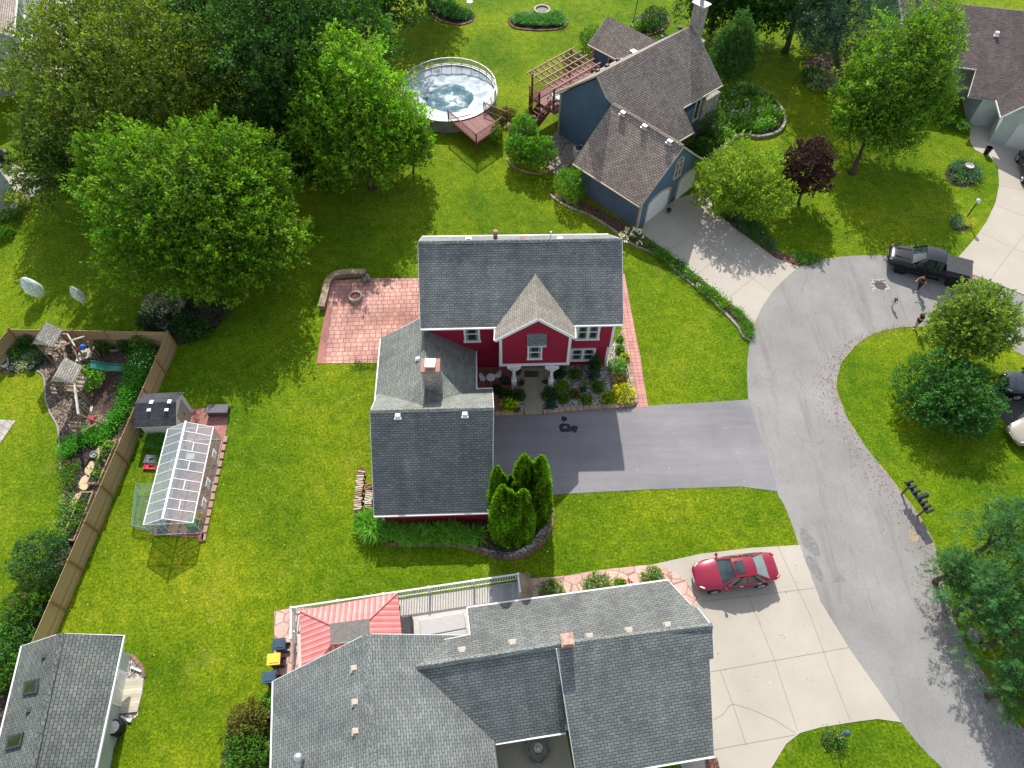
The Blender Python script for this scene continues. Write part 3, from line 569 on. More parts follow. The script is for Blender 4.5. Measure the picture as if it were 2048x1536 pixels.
# ===== red house =====
F1 = Fr((-5.7, 27.15), 1.6)
hs = thing('red_house', 'two storey red house with dark grey roof and steep white trimmed gable over its porch', 'house', F1.p(6, 4))
mr = [W(836, 484, 9), W(1244, 478, 9), W(1246, 648, 5.9), W(841, 657, 5.9)]
roof('roof', mr, SH_R, hs, gut=(2,), edges=(1, 3))
roof('roof', [W(836, 484, 9)+V(0, .01, 0), W(1244, 478, 9)+V(0, .01, 0), W(1217, 468.6, 5.9), W(845, 473.3, 5.9)], SH_R, hs, edges=(1, 3), gut=(2,))
ridge_cap(hs, W(836, 484, 9.02), W(1244, 478, 9.02), SH_R)
mb = MB(); F1.ex(mb, [(.45, 2.7), (.45, 5.75), (4.15, 8.8), (7.45, 5.85), (7.45, 2.7)], .25, 12.2, 'u'); F1.box(mb, .25, 12.2, .95, 7.4, 0, 2.72)
mb.build('wall', RED, hs, label='red clapboard wall of the two main floors')
for u in (.25, 12.2):
    mb = MB(); F1.box(mb, u-.08, u+.1, .43, .6, 2.7, 5.75); mb.build('corner_trim', WHITE, hs)
    mb = MB(); F1.box(mb, u-.08, u+.1, .93, 1.1, 0, 2.7); mb.build('corner_trim', WHITE, hs)
GV = -.72                     # front gable
ga, gl, gr = W(1076.8, 636.4, 7.78), W(990, 680, 5.85), W(1150, 675, 5.85)
gb = onp(1070, 548, mr[0], mr[1], mr[2]); gb.z = 7.78
gb = ga+(gb-ga).normalized()*(gb-ga).length*1.02
lb = gl+(W(992, 655, 5.85)-gl)*1.15; rb = gr+(W(1150, 651, 5.85)-gr)*1.15
roof('gable_roof', [ga, gb+V(0, .4, 0), lb+V(-.02, .6, .0), gl], SH_P2, hs, edges=(3,), gut=(2,), rk=.8, th=.2); roof('gable_roof', [gb+V(0, .4, 0), ga, gr, rb+V(0, .6, 0)], SH_P2, hs, edges=(1,), gut=(2,), rk=.8, th=.2)
ul, _ = F1.hv(GV, 1000.5, 700); ur, _ = F1.hv(GV, 1139, 700); uc = (ul+ur)/2
mb = MB(); F1.ex(mb, [(ul, 2.7), (ul, 5.75), (uc, 7.55), (ur, 5.75), (ur, 2.7)], GV, 1.0, 'v'); mb.build('gable_wall', RED, hs)
mb = MB(); F1.box(mb, ul-.06, ul+.12, GV-.04, GV+.12, 2.6, 5.7); F1.box(mb, ur-.12, ur+.06, GV-.04, GV+.12, 2.6, 5.7); F1.box(mb, ul-.1, ur+.1, GV-.05, .9, 2.5, 2.72)
mb.build('gable_trim', WHITE, hs)
u0, z0 = F1.hv(GV, 1054.5, 716); u1, z1 = F1.hv(GV, 1085, 690); window(hs, F1, ('v', GV), (u0+.05, u1-.05, z0, z1), -1)
u0, z0 = F1.hv(GV-.3, 1054, 688); u1, _ = F1.hv(GV-.3, 1093, 688)
roof('window_awning', [F1.p(u0, GV-.5, z0+.0), F1.p(u1, GV-.5, z0), F1.p(u1, GV, z0+.62), F1.p(u0, GV, z0+.62)], SH_G, hs, t=.08)
for x0, x1, yb, yt, v, c in ((931, 957, 681, 652, .45, 1), (1153, 1200, 677, 648, .45, 2), (1141, 1190, 719, 696, .95, 2)):
    u0, z0 = F1.hv(v, x0, yb); u1, z1 = F1.hv(v, x1, yt); window(hs, F1, ('v', v), (u0, u1, z0, min(z1, 5.45 if v < .9 else 2.35)), -1, c, trim=.13)
u0, _ = F1.hv(.95, 1047, 740); mb = MB(); F1.box(mb, u0, u0+.95, .86, .95, .15, 2.25); F1.box(mb, u0+1.1, u0+1.4, .88, .95, .15, 2.25); dd = mb.build('front_door', WHITE, hs); mb = MB(); F1.box(mb, u0+1.14, u0+1.36, .87, .885, .5, 2.1); mb.build('sidelight', GLASS, dd)
mb = MB(); a, b = W(1024, 742, .16), W(1098, 781, .16); mb.prism([(a.x, b.y), (b.x, b.y), (b.x+.05, 28.05), (a.x+.1, 28.05)], 0, .16); mb.build('porch_floor', CONC_OLD, hs)
a = W(1067, 784, .02); mb = MB(); mb.prism([W(1048, 783).xy, W(1085, 783).xy, W(1085, 829).xy, W(1050, 830).xy], 0, .09); mb.build('porch_walk', CONC_OLD, hs)
for px in (1028, 1101):
    c = W(px, 773, .16); mb = MB(); mb.ob((c.x, c.y, .16), .32, .32, .85); mb.ob((c.x, c.y, 1.01), .36, .36, .06); mb.ob((c.x, c.y, 1.07), .2, .2, 1.45)
    for s_ in (-1, 1): mb.prism([(c.x, c.y-.08), (c.x+s_*.45, c.y-.08), (c.x+s_*.45, c.y+.08), (c.x, c.y+.08)], 2.38, 2.5); mb.beam((c.x+s_*.08, c.y, 2.1), (c.x+s_*.38, c.y, 2.42), .1, .16)
    mb.build('porch_column', WHITE, hs)
# family wing and garage wing
fl = [W(762, 677, 2.6), W(752, 788, 2.6)]; fl[1] = fl[0]+(fl[1]-fl[0])*1.6; rg = [V(-5.62, 28.72, 5), V(-5.22, 21.7, 5)]
roof('wing_roof', [fl[0], fl[1], rg[1], rg[0]], SH_W, hs, gut=(0,), edges=(3,))
roof('wing_roof', [V(-5.56, 27.7, 5), V(-5.22, 21.7, 5), V(-2.2, 22., 2.62), V(-2.4, 27.72, 2.6)], SH_W, hs, gut=(2,)); ridge_cap(hs, V(-5.6, 28.7, 5.02), V(-5.26, 22., 5.02), SH_W)
g0, g1 = W(740, 822, 5.8), W(987, 816.5, 5.8)
roof('garage_roof', [g0, g1, W(984, 1024, 1.95), W(747.7, 1031, 1.95)], SH_G, hs, edges=(1, 3), gut=(2,))
roof('garage_roof', [g1+V(0, .01, 0), g0+V(0, .01, 0), W(757, 787, 2.6), W(985, 777, 2.6)], SH_W, hs, edges=(1, 3), gut=(2,)); ridge_cap(hs, g0+V(0, 0, .02), g1+V(0, 0, .02), SH_W)
F2 = Fr((-8.0, 16.3), 1.6); mb = MB(); F2.ex(mb, [(.4, 0), (.4, 2.1), (4.85, 5.65), (8.0, 2.6), (8.0, 0)], .35, 6.5, 'u'); F2.box(mb, -.4, 5.4, 7.5, 12.2, 0, 2.5)
F2.ex(mb, [(-.4, 2.45), (2.6, 4.7), (5.2, 2.45)], 6.0, 12.1, 'v'); mb.build('garage_wall', RED, hs)
mb = MB(); F2.box(mb, .28, .42, .34, .5, 0, 2.1); mb.build('corner_trim', WHITE, hs)
for k in (0,): mb = MB(); F2.box(mb, 6.5, 6.55, 1.4, 6.6, 0, 2.15); mb.build('garage_door', WHITE, hs)
for px, py in ((796, 832), (930, 829)): vent(hs, onp(px, py, g0, g1, W(984, 1024, 1.95)), .3, .22)
vent(hs, onp(836, 717, fl[0], fl[1], rg[0]), .22, .12)
for px in (937, 1046, 1120): vent(hs, V(*(W(px, 477, 8.3).xy), 8.3), .28, .14, None if px != 1046 else REDBRICK)
p = W(991, 478, 8.6); mb = MB(); mb.lathe(p-V(0, 0, .3), [(.13, 0), (.13, .75), (.19, .75), (.2, .9), (.12, 1.), (0, 1.02)], 14); mb.build('flue_pipe', mat('rusty_metal', (.3, .17, .12), .6, .3), hs, smooth=False)
mb = MB(); mb.tube([W(1101, 476, 8.4), W(1101, 476, 8.4)+V(0, 0, .55)], .05, 8); mb.build('vent_pipe', WHITE, hs)
cz = 6.75; c = W(861, 731, cz); mb = MB(); mb.box(c.x-.5, c.x+.5, c.y-.42, c.y+.42, 4., cz-.05); ch = mb.build('chimney', FSTONE, hs); mb = MB(); mb.box(c.x-.55, c.x+.55, c.y-.47, c.y+.47, cz-.05, cz+.05); mb.build('chimney_crown', mat('terracotta_crown', (.36, .19, .15), .8, .15), ch)
mb = MB(); mb.box(c.x-.22, c.x+.22, c.y-.22, c.y+.22, cz+.05, cz+.22); mb.box(c.x-.3, c.x+.3, c.y-.3, c.y+.3, cz+.22, cz+.3); mb.build('chimney_cap', WHITE, ch)
# ===== blue house =====
E1 = W(1110, 185.5, 4.0); FB = Fr(E1, -48)
hb = thing('blue_house', 'blue house with brown shingle roofs, double garage with arched doors and a stone chimney', 'house', FB.p(5, 5))
A, B, C_ = W(1194, 150, 7.8), W(1387, 50, 7.8), W(1445, 169.5, 4.2); q = lambda x, y: onp(x, y, A, B, C_)
roof('roof', [A, B, C_, q(1366, 215), q(1388.5, 263.5), q(1358.7, 281), q(1226, 209), q(1214, 196)], SH_B, hb, trim=TAN, edges=(1, 7), gut=(2, 4))
E2 = E1+(B-A); E2.z = 4.0; roof('roof', [B+V(-.01, .01, 0), A+V(-.01, .01, 0), E1, E2], SH_B, hb, trim=TAN, edges=(1,), gut=(2,)); 
gA, gB = W(1226, 206, 6.2), W(1368, 292, 6.2); e1, e2, e3 = W(1146, 327, 2.6), W(1280, 413, 2.6), W(1408, 320, 2.6)
roof('garage_roof', [gA, gB, e2, e1], SH_B, hb, trim=TAN, edges=(1, 3), gut=(2,)); roof('garage_roof', [gB+V(.01, .01, 0), gA+V(.01, .01, 0), e3+(gA-gB), e3], SH_B, hb, trim=TAN, edges=(3,), gut=(2,)); ridge_cap(hb, gA+V(0, 0, .02), gB+V(0, 0, .02), SH_B)
w1, w2 = W(1215, 32, 5.6), W(1309, 79, 5.6); x1 = W(1176, 88, 3.8); dv = (w2-w1); n_ = Vector((-dv.y, dv.x, 0)).normalized(); wid = abs((x1-w1).dot(n_))
roof('wing_roof', [w1, w1+dv*1.1, x1+dv*.9, x1], SH_B, hb, trim=TAN, edges=(3,), gut=(2,)); s_ = 1 if (x1-w1).dot(n_) < 0 else -1; x2 = w1+n_*s_*wid; x2.z = 3.8
roof('wing_roof', [w1+dv*1.1, w1, x2, x2+dv*1.1], SH_B, hb, trim=TAN, edges=(1,), gut=(2,))
mb = MB(); uA = FB.uv(A)[0]; uC = FB.uv(C_)[0]-.3
FB.ex(mb, [(.4, 0), (.4, 4.0), (uA, 7.45), (uC-.6, 4.1), (uC-.6, 3.3), (uC, 3.3), (uC, 0)], .3, 10.4, 'v'); FB.ex(mb, [(uC-.1, 0), (uC-.1, 3.2), (uC+1.5, 2.3), (uC+1.5, 0)], .5, 4.4, 'v')
Fw = Fr(w1, -44.4); sgn = Fw.uv(x1)[1]; k_ = abs(sgn)-.3; Fw.ex(mb, [(-k_, 0), (-k_, 3.8), (0, 5.45), (k_, 3.8), (k_, 0)], .3, 6, 'u')
FG = Fr(gB, -46.); hw = abs(FG.uv(e2)[1])-.3; FG.ex(mb, [(-hw, 0), (-hw, 2.65), (0, 6.05), (hw, 2.65), (hw, 0)], -6.9, -.35, 'u'); mb.build('wall', BLUE, hb)
mb = MB(); FG.box(mb, -.45, -.3, -hw-.05, -hw+.14, 0, 2.65); mb.build('corner_trim', TAN, hb); mb = MB(); FG.box(mb, -.45, -.3, hw-.14, hw+.05, 0, 2.65); mb.build('corner_trim', TAN, hb)
mb = MB(); FB.box(mb, .34, .5, .24, .4, 0, 4.0); mb.build('corner_trim', TAN, hb); mb = MB(); Fw.box(mb, .2, .38, (-1 if sgn < 0 else 1)*k_-.08, (-1 if sgn < 0 else 1)*k_+.08, 0, 3.8); mb.build('corner_trim', TAN, hb)
FGu = -.35
for (xa, ya, xb, yb) in ((1288.5, 446, 1329, 418), (1348.5, 403, 1381, 389)):
    va, _ = FG.hu(FGu, xa, ya); vb, _ = FG.hu(FGu, xb, yb); va, vb = min(va, vb), max(va, vb)
    mb = MB(); vm = (va+vb)/2; rr = (vb-va)/2; pr = [(va, 0.02), (vb, 0.02), (vb, 1.85)]+[(vm+rr*math.cos(t), 1.85+.42*math.sin(t)) for t in [math.pi*k/12 for k in range(1, 12)]]+[(va, 1.85)]
    mb.poly([FG.p(FGu+.05, a, z) for a, z in pr])
    for zz in (.5, 1., 1.5, 1.95): FG.box(mb, FGu+.05, FGu+.056, va+.02, vb-.02, zz, zz+.02, 1)
    gd = mb.build('garage_door', [WHITE, GUT], hb); mb = MB(); pr2 = [(vm+(rr+.1)*math.cos(t), 1.88+.52*math.sin(t)) for t in [math.pi*k/14 for k in range(15)]]
    for (a, z), (b_, z2) in zip(pr2, pr2[1:]): mb.beam(FG.p(FGu+.06, a, z), FG.p(FGu+.06, b_, z2), .1, .16)
    FG.box(mb, FGu, FGu+.1, va-.14, va-.02, 0, 1.9); FG.box(mb, FGu, FGu+.1, vb+.02, vb+.14, 0, 1.9); mb.build('door_arch', TAN, gd)
va, za = FG.hu(FGu, 1346, 357); vb, zb = FG.hu(FGu, 1366, 318); window(hb, FG, ('u', FGu), (va, vb, za, zb), 1, 2, True, .12, TAN, arch=True, curtain=False)
for (xa, ya), (xb, yb) in (((1384, 238), (1408, 205)),):
    va, za = FB.hu(8.6, xa, ya); vb, zb = FB.hu(8.6, xb, yb); window(hb, FB, ('u', 8.6), (va, vb, za-.2, min(za+1.9, 3.9)), 1, 2, False, .12, TAN, curtain=False)
mb = MB(); FB.box(mb, 7.0, 8.9, 9.0, 11.15, 0, 3.5); FB.box(mb, 4.3, 6.1, 10.7, 11.4, 0, 6.8); FB.box(mb, 4.65, 5.65, 10.72, 11.38, 6.8, 9.6); cs = mb.build('chimney', FSTONE, hb)
mb = MB(); FB.box(mb, 4.5, 5.8, 10.6, 11.5, 9.6, 9.68); c = FB.p(5.15, 11.05, 9.68); mb.lathe(c, [(.2, 0), (.2, .7), (.34, .7), (.36, .9), (.3, .95), (0, .97)], 18); mb.build('chimney_cap', METAL, cs)
for px, py in ((1246.5, 227), (1290, 253.5), (1340, 284)): vent(hb, onp(px, py, gA, gB, e2), .42, .22, METAL, R(-46))
for px, py in ((1198, 143), (1217, 133), (1238, 121), (1327, 76), (1362, 57)):
    vent(hb, onp(px, py, A, B, E1)+V(-.1, .1, 0), .3, .18, DGREY, R(42))
a = onp(1278, 100, A, B, E1); vent(hb, a, .9, .12, METAL, R(42), 'skylight'); mb = MB(); a = onp(1219, 127, A, B, E1); mb.tube([a-V(0, 0, .2), a+V(0, 0, .7)], .09, 10); mb.lathe(a+V(0, 0, .7), [(.17, 0), (.17, .15), (0, .17)], 12); mb.build('flue_pipe', METAL, hb)
Fws = -1 if sgn < 0 else 1; window(hb, Fw, ('v', Fws*k_), (2.1, 4.3, .9+1.4, 3.4), Fws, 2, False, .12, TAN, 'patio_door', curtain=False)
# ===== grey roofed house along the bottom =====
hg = thing('bungalow', 'long single storey house with grey green shingle roofs along the bottom of the picture', 'house', (0, 6, 0))
r0, r1, r2 = W(834, 1334, 4.8), W(1112, 1291, 4.8), W(1424, 1252, 5.0); be = W(934, 1216, 2.7); q = lambda x, y: onp(x, y, r0, W(1424, 1252, 4.95), W(1335, 1162, 2.7))
bs = [r0, r1, r2, q(1396, 1217), q(1383, 1211), q(1336, 1161), q(934, 1216), q(941, 1269), q(880, 1281), q(820, 1340)]
roof('roof', bs, SH_G2, hg, gut=(5,), edges=(2, 4, 6, 7)); ridge_cap(hg, r0+V(0, 0, .03), r1+V(0, 0, .03), SH_G); ridge_cap(hg, r1+V(0, 0, .15), r2+V(0, 0, .08), SH_G)
fe = W(1428, 1511, 2.5); fw = V(3.05, 2.95, 2.5)
roof('roof', [W(1113, 1296, 5.1), r2+V(0, -.02, .06), onp(1427, 1317, W(1113, 1296, 5.1), r2, fe), onp(1418.5, 1318.5, W(1113, 1296, 5.1), r2, fe), fe, fw], SH_G, hg, gut=(4,), edges=(5, 1))
ce0, ce1 = W(991, 1486, 2.55), W(1131, 1464, 2.6); roof('roof', [r0+V(-.9, -.14, 0), r1+V(0, -.02, 0), ce1, ce0, ce0+V(-2.3, -.35, 0)], SH_G, hg, gut=(2,))
L1, L2 = W(733, 1268, 6.2), W(745, 1536, 6.2); L2e = L1+(L2-L1)*1.7; wv = Vector((-(L2-L1).y, (L2-L1).x, 0)).normalized(); E = W(547, 1362, 2.6); d = (E-L1).dot(wv)
lo = lambda p, k: Vector((p.x+wv.x*k, p.y+wv.y*k, 2.6))
roof('roof', [L1, L2e, lo(L2e, d), E], SH_G, hg, gut=(2,), edges=(3,)); roof('roof', [L2e, L1, lo(L1, -d), lo(L2e, -d)], SH_G, hg, edges=(1,)); ridge_cap(hg, L1+V(0, 0, .04), L2e+V(0, 0, .04), SH_G, .2)
F3 = Fr((-11.9, 7.2), 8.6); mb = MB(); F3.ex(mb, [(.4, 0), (.4, 2.7), (5.1, 5.95), (9.8, 2.7), (9.8, 0)], -8, -.3, 'v'); F4 = Fr((-2.4, 10.5), 7.6)
F4.ex(mb, [(-7.5, 0), (-7.5, 2.3), (-2.95, 4.5), (-.1, 2.4), (-.1, 0)], 5.3, 10.4, 'u'); F4.ex(mb, [(-7.5, 0), (-7.5, 2.3), (-2.95, 4.5), (-1.7, 3.4), (-1.7, 0)], 10.3, 10.75, 'u'); F4.ex(mb, [(-5.8, 0), (-5.8, 2.4), (-2.95, 4.3), (-.2, 2.4), (-.2, 0)], .5, 5.4, 'u'); mb.build('wall', SAGE2, hg)
for px, py in ((709, 1336), (711, 1404), (712, 1462)): vent(hg, onp(px, py, L1, L2, E), .26, .13, TAN, R(8))
for px, py in ((924, 1300), (1025, 1285), (1179, 1273), (1258, 1261), (1335, 1250)): vent(hg, q(px, py), .3, .13, TAN, R(8))
for px, py in ((606, 1520), (710, 1550)):
    a = onp(px, py, L1, L2, E); mb = MB(); mb.tube([a-V(0, 0, .2), a+V(0, 0, .9)], .09, 10); mb.lathe(a+V(0, 0, .85), [(.1, -.1), (.2, 0), (.22, .12), (.12, .2), (0, .22)], 14); mb.build('flue_pipe', METAL, hg, smooth=True)
a = q(1132, 1288); mb = MB(); mb.ob(a-V(0, 0, .4), .5, .5, 1.1, R(8)); ch = mb.build('chimney', REDBRICK, hg); mb = MB(); mb.ob(a+V(0, 0, .7), .62, .62, .18, R(8)); mb.ob(a+V(0, 0, .88), .5, .5, .07, R(8)); mb.build('chimney_cap', mat('rusty_tan_cap', (.42, .28, .22), .7, .3), ch)
conc('courtyard', [(985, 1470), (1130, 1450), (1150, 1560), (1100, 1620), (1000, 1620)], [], .03, CONC_OLD)
# ===== building with skylights at lower left =====
hl = thing('outbuilding', 'small building with green grey shingle roof and two skylights in the lower left corner', 'building', (-23, 6, 0))
a, b = W(120, 1267, 4.0), W(62, 1536, 4.0); b = a+(b-a)*1.5; r_, s_ = W(246, 1271, 2.4), W(190, 1536, 2.4); s_ = r_+(s_-r_)*1.5; l0, l1 = W(44, 1292, 2.3), W(0, 1430, 2.3); l1 = l0+(b-a); l1.z = 2.3
SH_L = bricks('green_grey_shingle', (.115, .135, .128), (.175, .19, .178), (.05, .055, .055), .3, .17, .015, blot=.25, bmp=.9)
roof('roof', [a, b, s_, r_], SH_L, hl, gut=(2,), edges=(3,)); roof('roof', [b, a, l0, l1], SH_L, hl, gut=(2,), edges=(1,)); ridge_cap(hl, a+V(0, 0, .03), b+V(0, 0, .03), SH_L, .2)
F5 = Fr((-20.7, 9.35), 6.3); mb = MB(); F5.ex(mb, [(-4.15, 0), (-4.15, 2.1), (-1.95, 3.6), (-.15, 2.25), (-.15, 0)], -9, -.25, 'v'); mb.build('wall', SAGE, hl)
mb = MB(); F5.box(mb, -.15, -.11, -2.9, -1.2, .05, 2.1)
for v0 in (-2.8, -2.0):
    for z0 in (.2, 1.15): F5.box(mb, -.11, -.10, v0, v0+.65, z0, z0+.8, 1)
mb.build('door', [WHITE, GUT], hl)
for P_ in (((46, 1391), (76, 1386), (79, 1357), (51, 1364)), ((12, 1501), (43, 1493), (49, 1465), (18, 1472))):
    pts = [onp(x, y, a, b, l0)+V(0, 0, .0) for x, y in P_]; mb = MB(); mb.slab([p+V(0, 0, .12) for p in pts], .2); sk = mb.build('skylight', DGREY, hl); c = sum(pts, Vector())/4; MB().poly([c+(p-c)*.75+V(0, 0, .125) for p in pts]).build('pane', GLASS, sk)
for px, py in ((91, 1312), (60, 1420)): vent(hl, onp(px, py, a, b, l0), .26, .13, DGREY, R(6))
# ===== brown roofed house top right =====
ht = thing('brown_roof_house', 'large house with dark brown shingle roof and pale grey siding in the top right corner', 'house', (45, 58, 0))
a, b = W(1880, 5, 6), W(2048, 22, 6); a2 = a-(b-a)*.5; b2 = b+(b-a)*1.5; p3, p4 = W(1937, 192, 2.7), W(1991, 199, 2.7); q = lambda x, y: onp(x, y, a, b, p3)
roof('roof', [a2, b2, b2+(p4-b)+V(8, -1, 0), p4, p3, q(1953, 138), q(1896, 130), q(1860, 126)+V(-1.5, .3, 0)], SH_D, ht, edges=(3, 4, 5, 7), gut=(3, 5))
bk = V(1.3, 6.5, -3.2); roof('roof', [b2+V(0, .02, 0), a2+V(0, .02, 0), a2+bk, b2+bk], SH_D, ht, edges=(1,))
roof('wing_roof', [W(1993, 200, 3.1), W(2002.5, 234, 2.75), W(2105, 185, 5.2), W(2075, 130, 5.6)], SH_D, ht, edges=(1,), gut=(0,)); roof('wing_roof', [W(2075, 130, 5.6), W(2105, 185, 5.2), W(2200, 270, 2.75), W(2190, 220, 3.1)], SH_D, ht)
mb = MB(); c1 = W(1977, 283); dd = (W(2048, 300)-c1).normalized(); F6 = Fr(c1, math.degrees(math.atan2(dd.y, dd.x))); F6.ex(mb, [(0, 0), (0, 2.7), (3.3, 4.7), (6.6, 2.7), (6.6, 0)], 0, 5.5, 'v')
F7 = Fr(a, -11.4); F7.ex(mb, [(-4.6, 0), (-4.6, 4.1), (0, 5.85), (5.5, 3), (5.5, 0)], -3.2, 14, 'u'); F7.box(mb, 4.2, 16, -8.6, -4.5, 0, 2.6); mb.build('wall', SAGE2, ht)
mb = MB(); F6.box(mb, 1.3, 5.2, -.05, 0, 0, 2.2); mb.build('garage_door', GUT, ht)
vent(ht, q(1992, 70), .3, .35, WHITE, R(-11))
# ===== two pale green houses at the left edge =====
hx = thing('sage_house', 'pale green sided house with brown roof in the top left corner', 'house', (-46, 60, 0))
pc = W(26, 71, 5.4); pd = W(33, 0, 5.4); dd = (pd-pc).normalized(); F8 = Fr(pc, math.degrees(math.atan2(dd.y, dd.x))-90); mb = MB()
F8.ex(mb, [(-.35, 0), (-.35, 5.3), (-4.5, 7.6), (-8.6, 5.3), (-8.6, 0)], .3, 14, 'v'); mb.build('wall', SAGE, hx)
roof('roof', [F8.p(0, 0, 5.4), F8.p(0, 14.3, 5.4), F8.p(-4.5, 14.3, 7.9), F8.p(-4.5, 0, 7.9)], SH_B, hx, gut=(0,), edges=(3,)); roof('roof', [F8.p(-4.51, 0, 7.9), F8.p(-4.51, 14.3, 7.9), F8.p(-9, 14.3, 5.4), F8.p(-9, 0, 5.4)], SH_B, hx, edges=(3,))
for v in (2.2, 6.2, 10): window(hx, F8, ('u', -.35), (v, v+1., 3.6, 5.), 1, 1, True, .1)
window(hx, F8, ('u', -.35), (5, 6.4, .8, 2.3), 1, 2, True, .1); window(hx, F8, ('v', .3), (-3.6, -2.2, .9, 2.3), -1, 2, False, .12)
hy = thing('sage_garage', 'pale green sided building cut by the left edge beside a concrete terrace', 'building', (-41, 44, 0))
pc = W(33, 386); F9 = Fr(pc, 40.); mb = MB(); F9.box(mb, -9, 0, 0, 4.2, 0, 2.85); pe = W(17, 322); F10 = Fr(pe, 40.); F10.box(mb, -9, 0, 0, 6, 0, 3.25); mb.build('wall', SAGE2, hy)
roof('roof', [F9.p(.35, -.35, 3.05), F9.p(.35, 4.3, 3.05), F9.p(-4.5, 4.3, 5), F9.p(-4.5, -.35, 5)], SH_D, hy, gut=(0,), edges=(3,)) if False else None
roof('roof', [F10.p(-9, -.3, 3.4), F10.p(.3, -.3, 3.4), F10.p(.3, 6.3, 3.4), F10.p(-9, 6.3, 3.4)], SH_D, hy, edges=(0, 1)); roof('roof', [F9.p(-9, -.3, 3.), F9.p(.3, -.3, 3.), F9.p(.3, 4.3, 3.), F9.p(-9, 4.3, 3.)], SH_D, hy, edges=(0, 1))
window(hy, F9, ('v', 0), (-3.3, -2.1, .9, 2.2), -1, 1, False, .12)

# ---------------- yard structures and objects ----------------
def rail(parent, a, b, h=.9, m=WHITE, gap=.13, post=.1, name='railing', base=.1, bw=.03, ends=True):
    """posts, top and bottom rail and balusters between two points at floor level"""
    a, b = Vector(a), Vector(b); d = b-a; n = max(1, int(d.length/gap)); mb = MB(); up = V(0, 0, 1)
    mb.beam(a+up*h, b+up*h, .09, .05); mb.beam(a+up*base, b+up*base, .05, .04)
    for i in range(1, n): p = a+d*i/n; mb.beam(p+up*base, p+up*h, bw, bw)
    r = mb.build(name, m, parent)
    if ends:
        for p in ((b,) if ends == 'b' else (a, b)): mb = MB(); mb.ob(p-V(0, 0, .05), post, post, h+.12); mb.build('post', m, parent)
    return r
# fences
def fence(name, label, pts, h, m, step=2.4, outer=1, group=None):
    t = thing(name, label, 'fence', pts[0], group=group)
    for A_, B_ in zip(pts, pts[1:]):
        A_, B_ = Vector((A_[0], A_[1], 0)), Vector((B_[0], B_[1], 0)); d = B_-A_; n = max(1, round(d.length/step)); u = d.normalized(); s = Vector((-u.y, u.x, 0))*outer
        for i in range(n):
            p, q = A_+d*i/n, A_+d*(i+1)/n; k = random.uniform(-.03, .03); mb = MB()
            mb.beam(p+u*.05+V(0, 0, h/2), q-u*.05+V(0, 0, h/2+k*0), .03, h-.05); mb.build('fence_panel', m, t)
            mb = MB(); mb.ob(p+s*.05, .1, .1, h+.06, math.atan2(u.y, u.x)); mb.build('post', mat('post_wood', (.26, .155, .06), .8, .2), t)
            for zz in (.35, h-.25): mb = MB(); mb.beam(p+u*.05-s*.04+V(0, 0, zz), q-u*.05-s*.04+V(0, 0, zz), .04, .09); mb.build('rail', m, t)
        mb = MB(); mb.ob(B_+s*.05, .1, .1, h+.06); mb.build('post', MC['post_wood'], t)
    return t
fence('wood_fence', 'brown board fence enclosing the garden with the play set, running down the left side', [W(-30, 712, 1.75), W(17, 658, 1.75), W(334, 664, 1.75), W(60, 1290, 1.75)], 1.75, FENCE)
# pool
pc = V(-5.7, 57.9, 0); PR = 4.25
t = thing('swimming_pool', 'round above ground pool under a sagging white cover with a railing round its rim', 'swimming pool', pc)
mb = MB(); mb.lathe(pc, [(PR, 0), (PR, 1.25), (PR-.06, 1.25), (PR-.06, .2)], 40, cap=False); mb.build('pool_wall', mat('pool_wall_grey', (.22, .24, .25), .5, .3, 1.), t, smooth=False)
mb = MB(); mb.lathe(pc, [(PR+.12, 1.24), (PR+.12, 1.3), (PR-.18, 1.3), (PR-.18, 1.24)], 40, cap=False); mb.build('pool_rim', GUT, t)
mb = MB(); n_r, n_t = 16, 64; i0 = 0
for ir in range(n_r+1):
    r_ = (PR-.2)*ir/n_r
    for it in range(n_t):
        a = it/n_t*6.2832; x, y = r_*math.cos(a), r_*math.sin(a); k = min(1, max(0, (r_-2.1)/(PR-2.3)))
        z = .78+.42*k**1.3+.10*noise.noise(Vector((x*1.5, y*1.1, 3)))*(1-k)+.05*noise.noise(Vector((x*4, y*3, 1)))+.03*math.sin(a*46+r_)*(k*(1-k))*3
        mb.v.append((pc.x+x, pc.y+y, z))
for ir in range(n_r):
    for it in range(n_t):
        j = (it+1) % n_t; mb.f.append((ir*n_t+it, (ir+1)*n_t+it, (ir+1)*n_t+j, ir*n_t+j)); mb.m.append(0)
mm, t_, b_ = new('pool_cover_vinyl'); c_ = ramp(t_, nz(t_, 1.2, 5, 'Position'), [(.35, (.34, .42, .47)), (.6, (.58, .63, .66))]); L(t_, c_, b_.inputs['Base Color']); b_.inputs['Roughness'].default_value = .5; b_.inputs['Specular IOR Level'].default_value = .0; bump(t_, nz(t_, 1.1, 4, 'Position', .55), b_, .7, .2)
mb.build('pool_cover', mm, t, smooth=True)
mb = MB(); pts = []
for k in range(48): a = k/48*6.283; r_ = 2.35*(1+.2*noise.noise(Vector((math.cos(a)*2, math.sin(a)*2, 5)))); pts.append((pc.x-.15+r_*math.cos(a), pc.y-.5+r_*.98*math.sin(a), .83))
mb.poly(pts); wm, t_, b_ = new('puddle_water'); L(t_, ramp(t_, nz(t_, .55, 5, 'Position', .6), [(.40, (.07, .14, .17)), (.5, (.14, .21, .245)), (.53, (.30, .36, .4)), (.58, (.5, .55, .58))]), b_.inputs['Base Color']); b_.inputs['Roughness'].default_value = .6; b_.inputs['Specular IOR Level'].default_value = .0; bump(t_, nz(t_, .9, 3, 'Position', .5), b_, .3, .06); mb.build('puddle', wm, t)
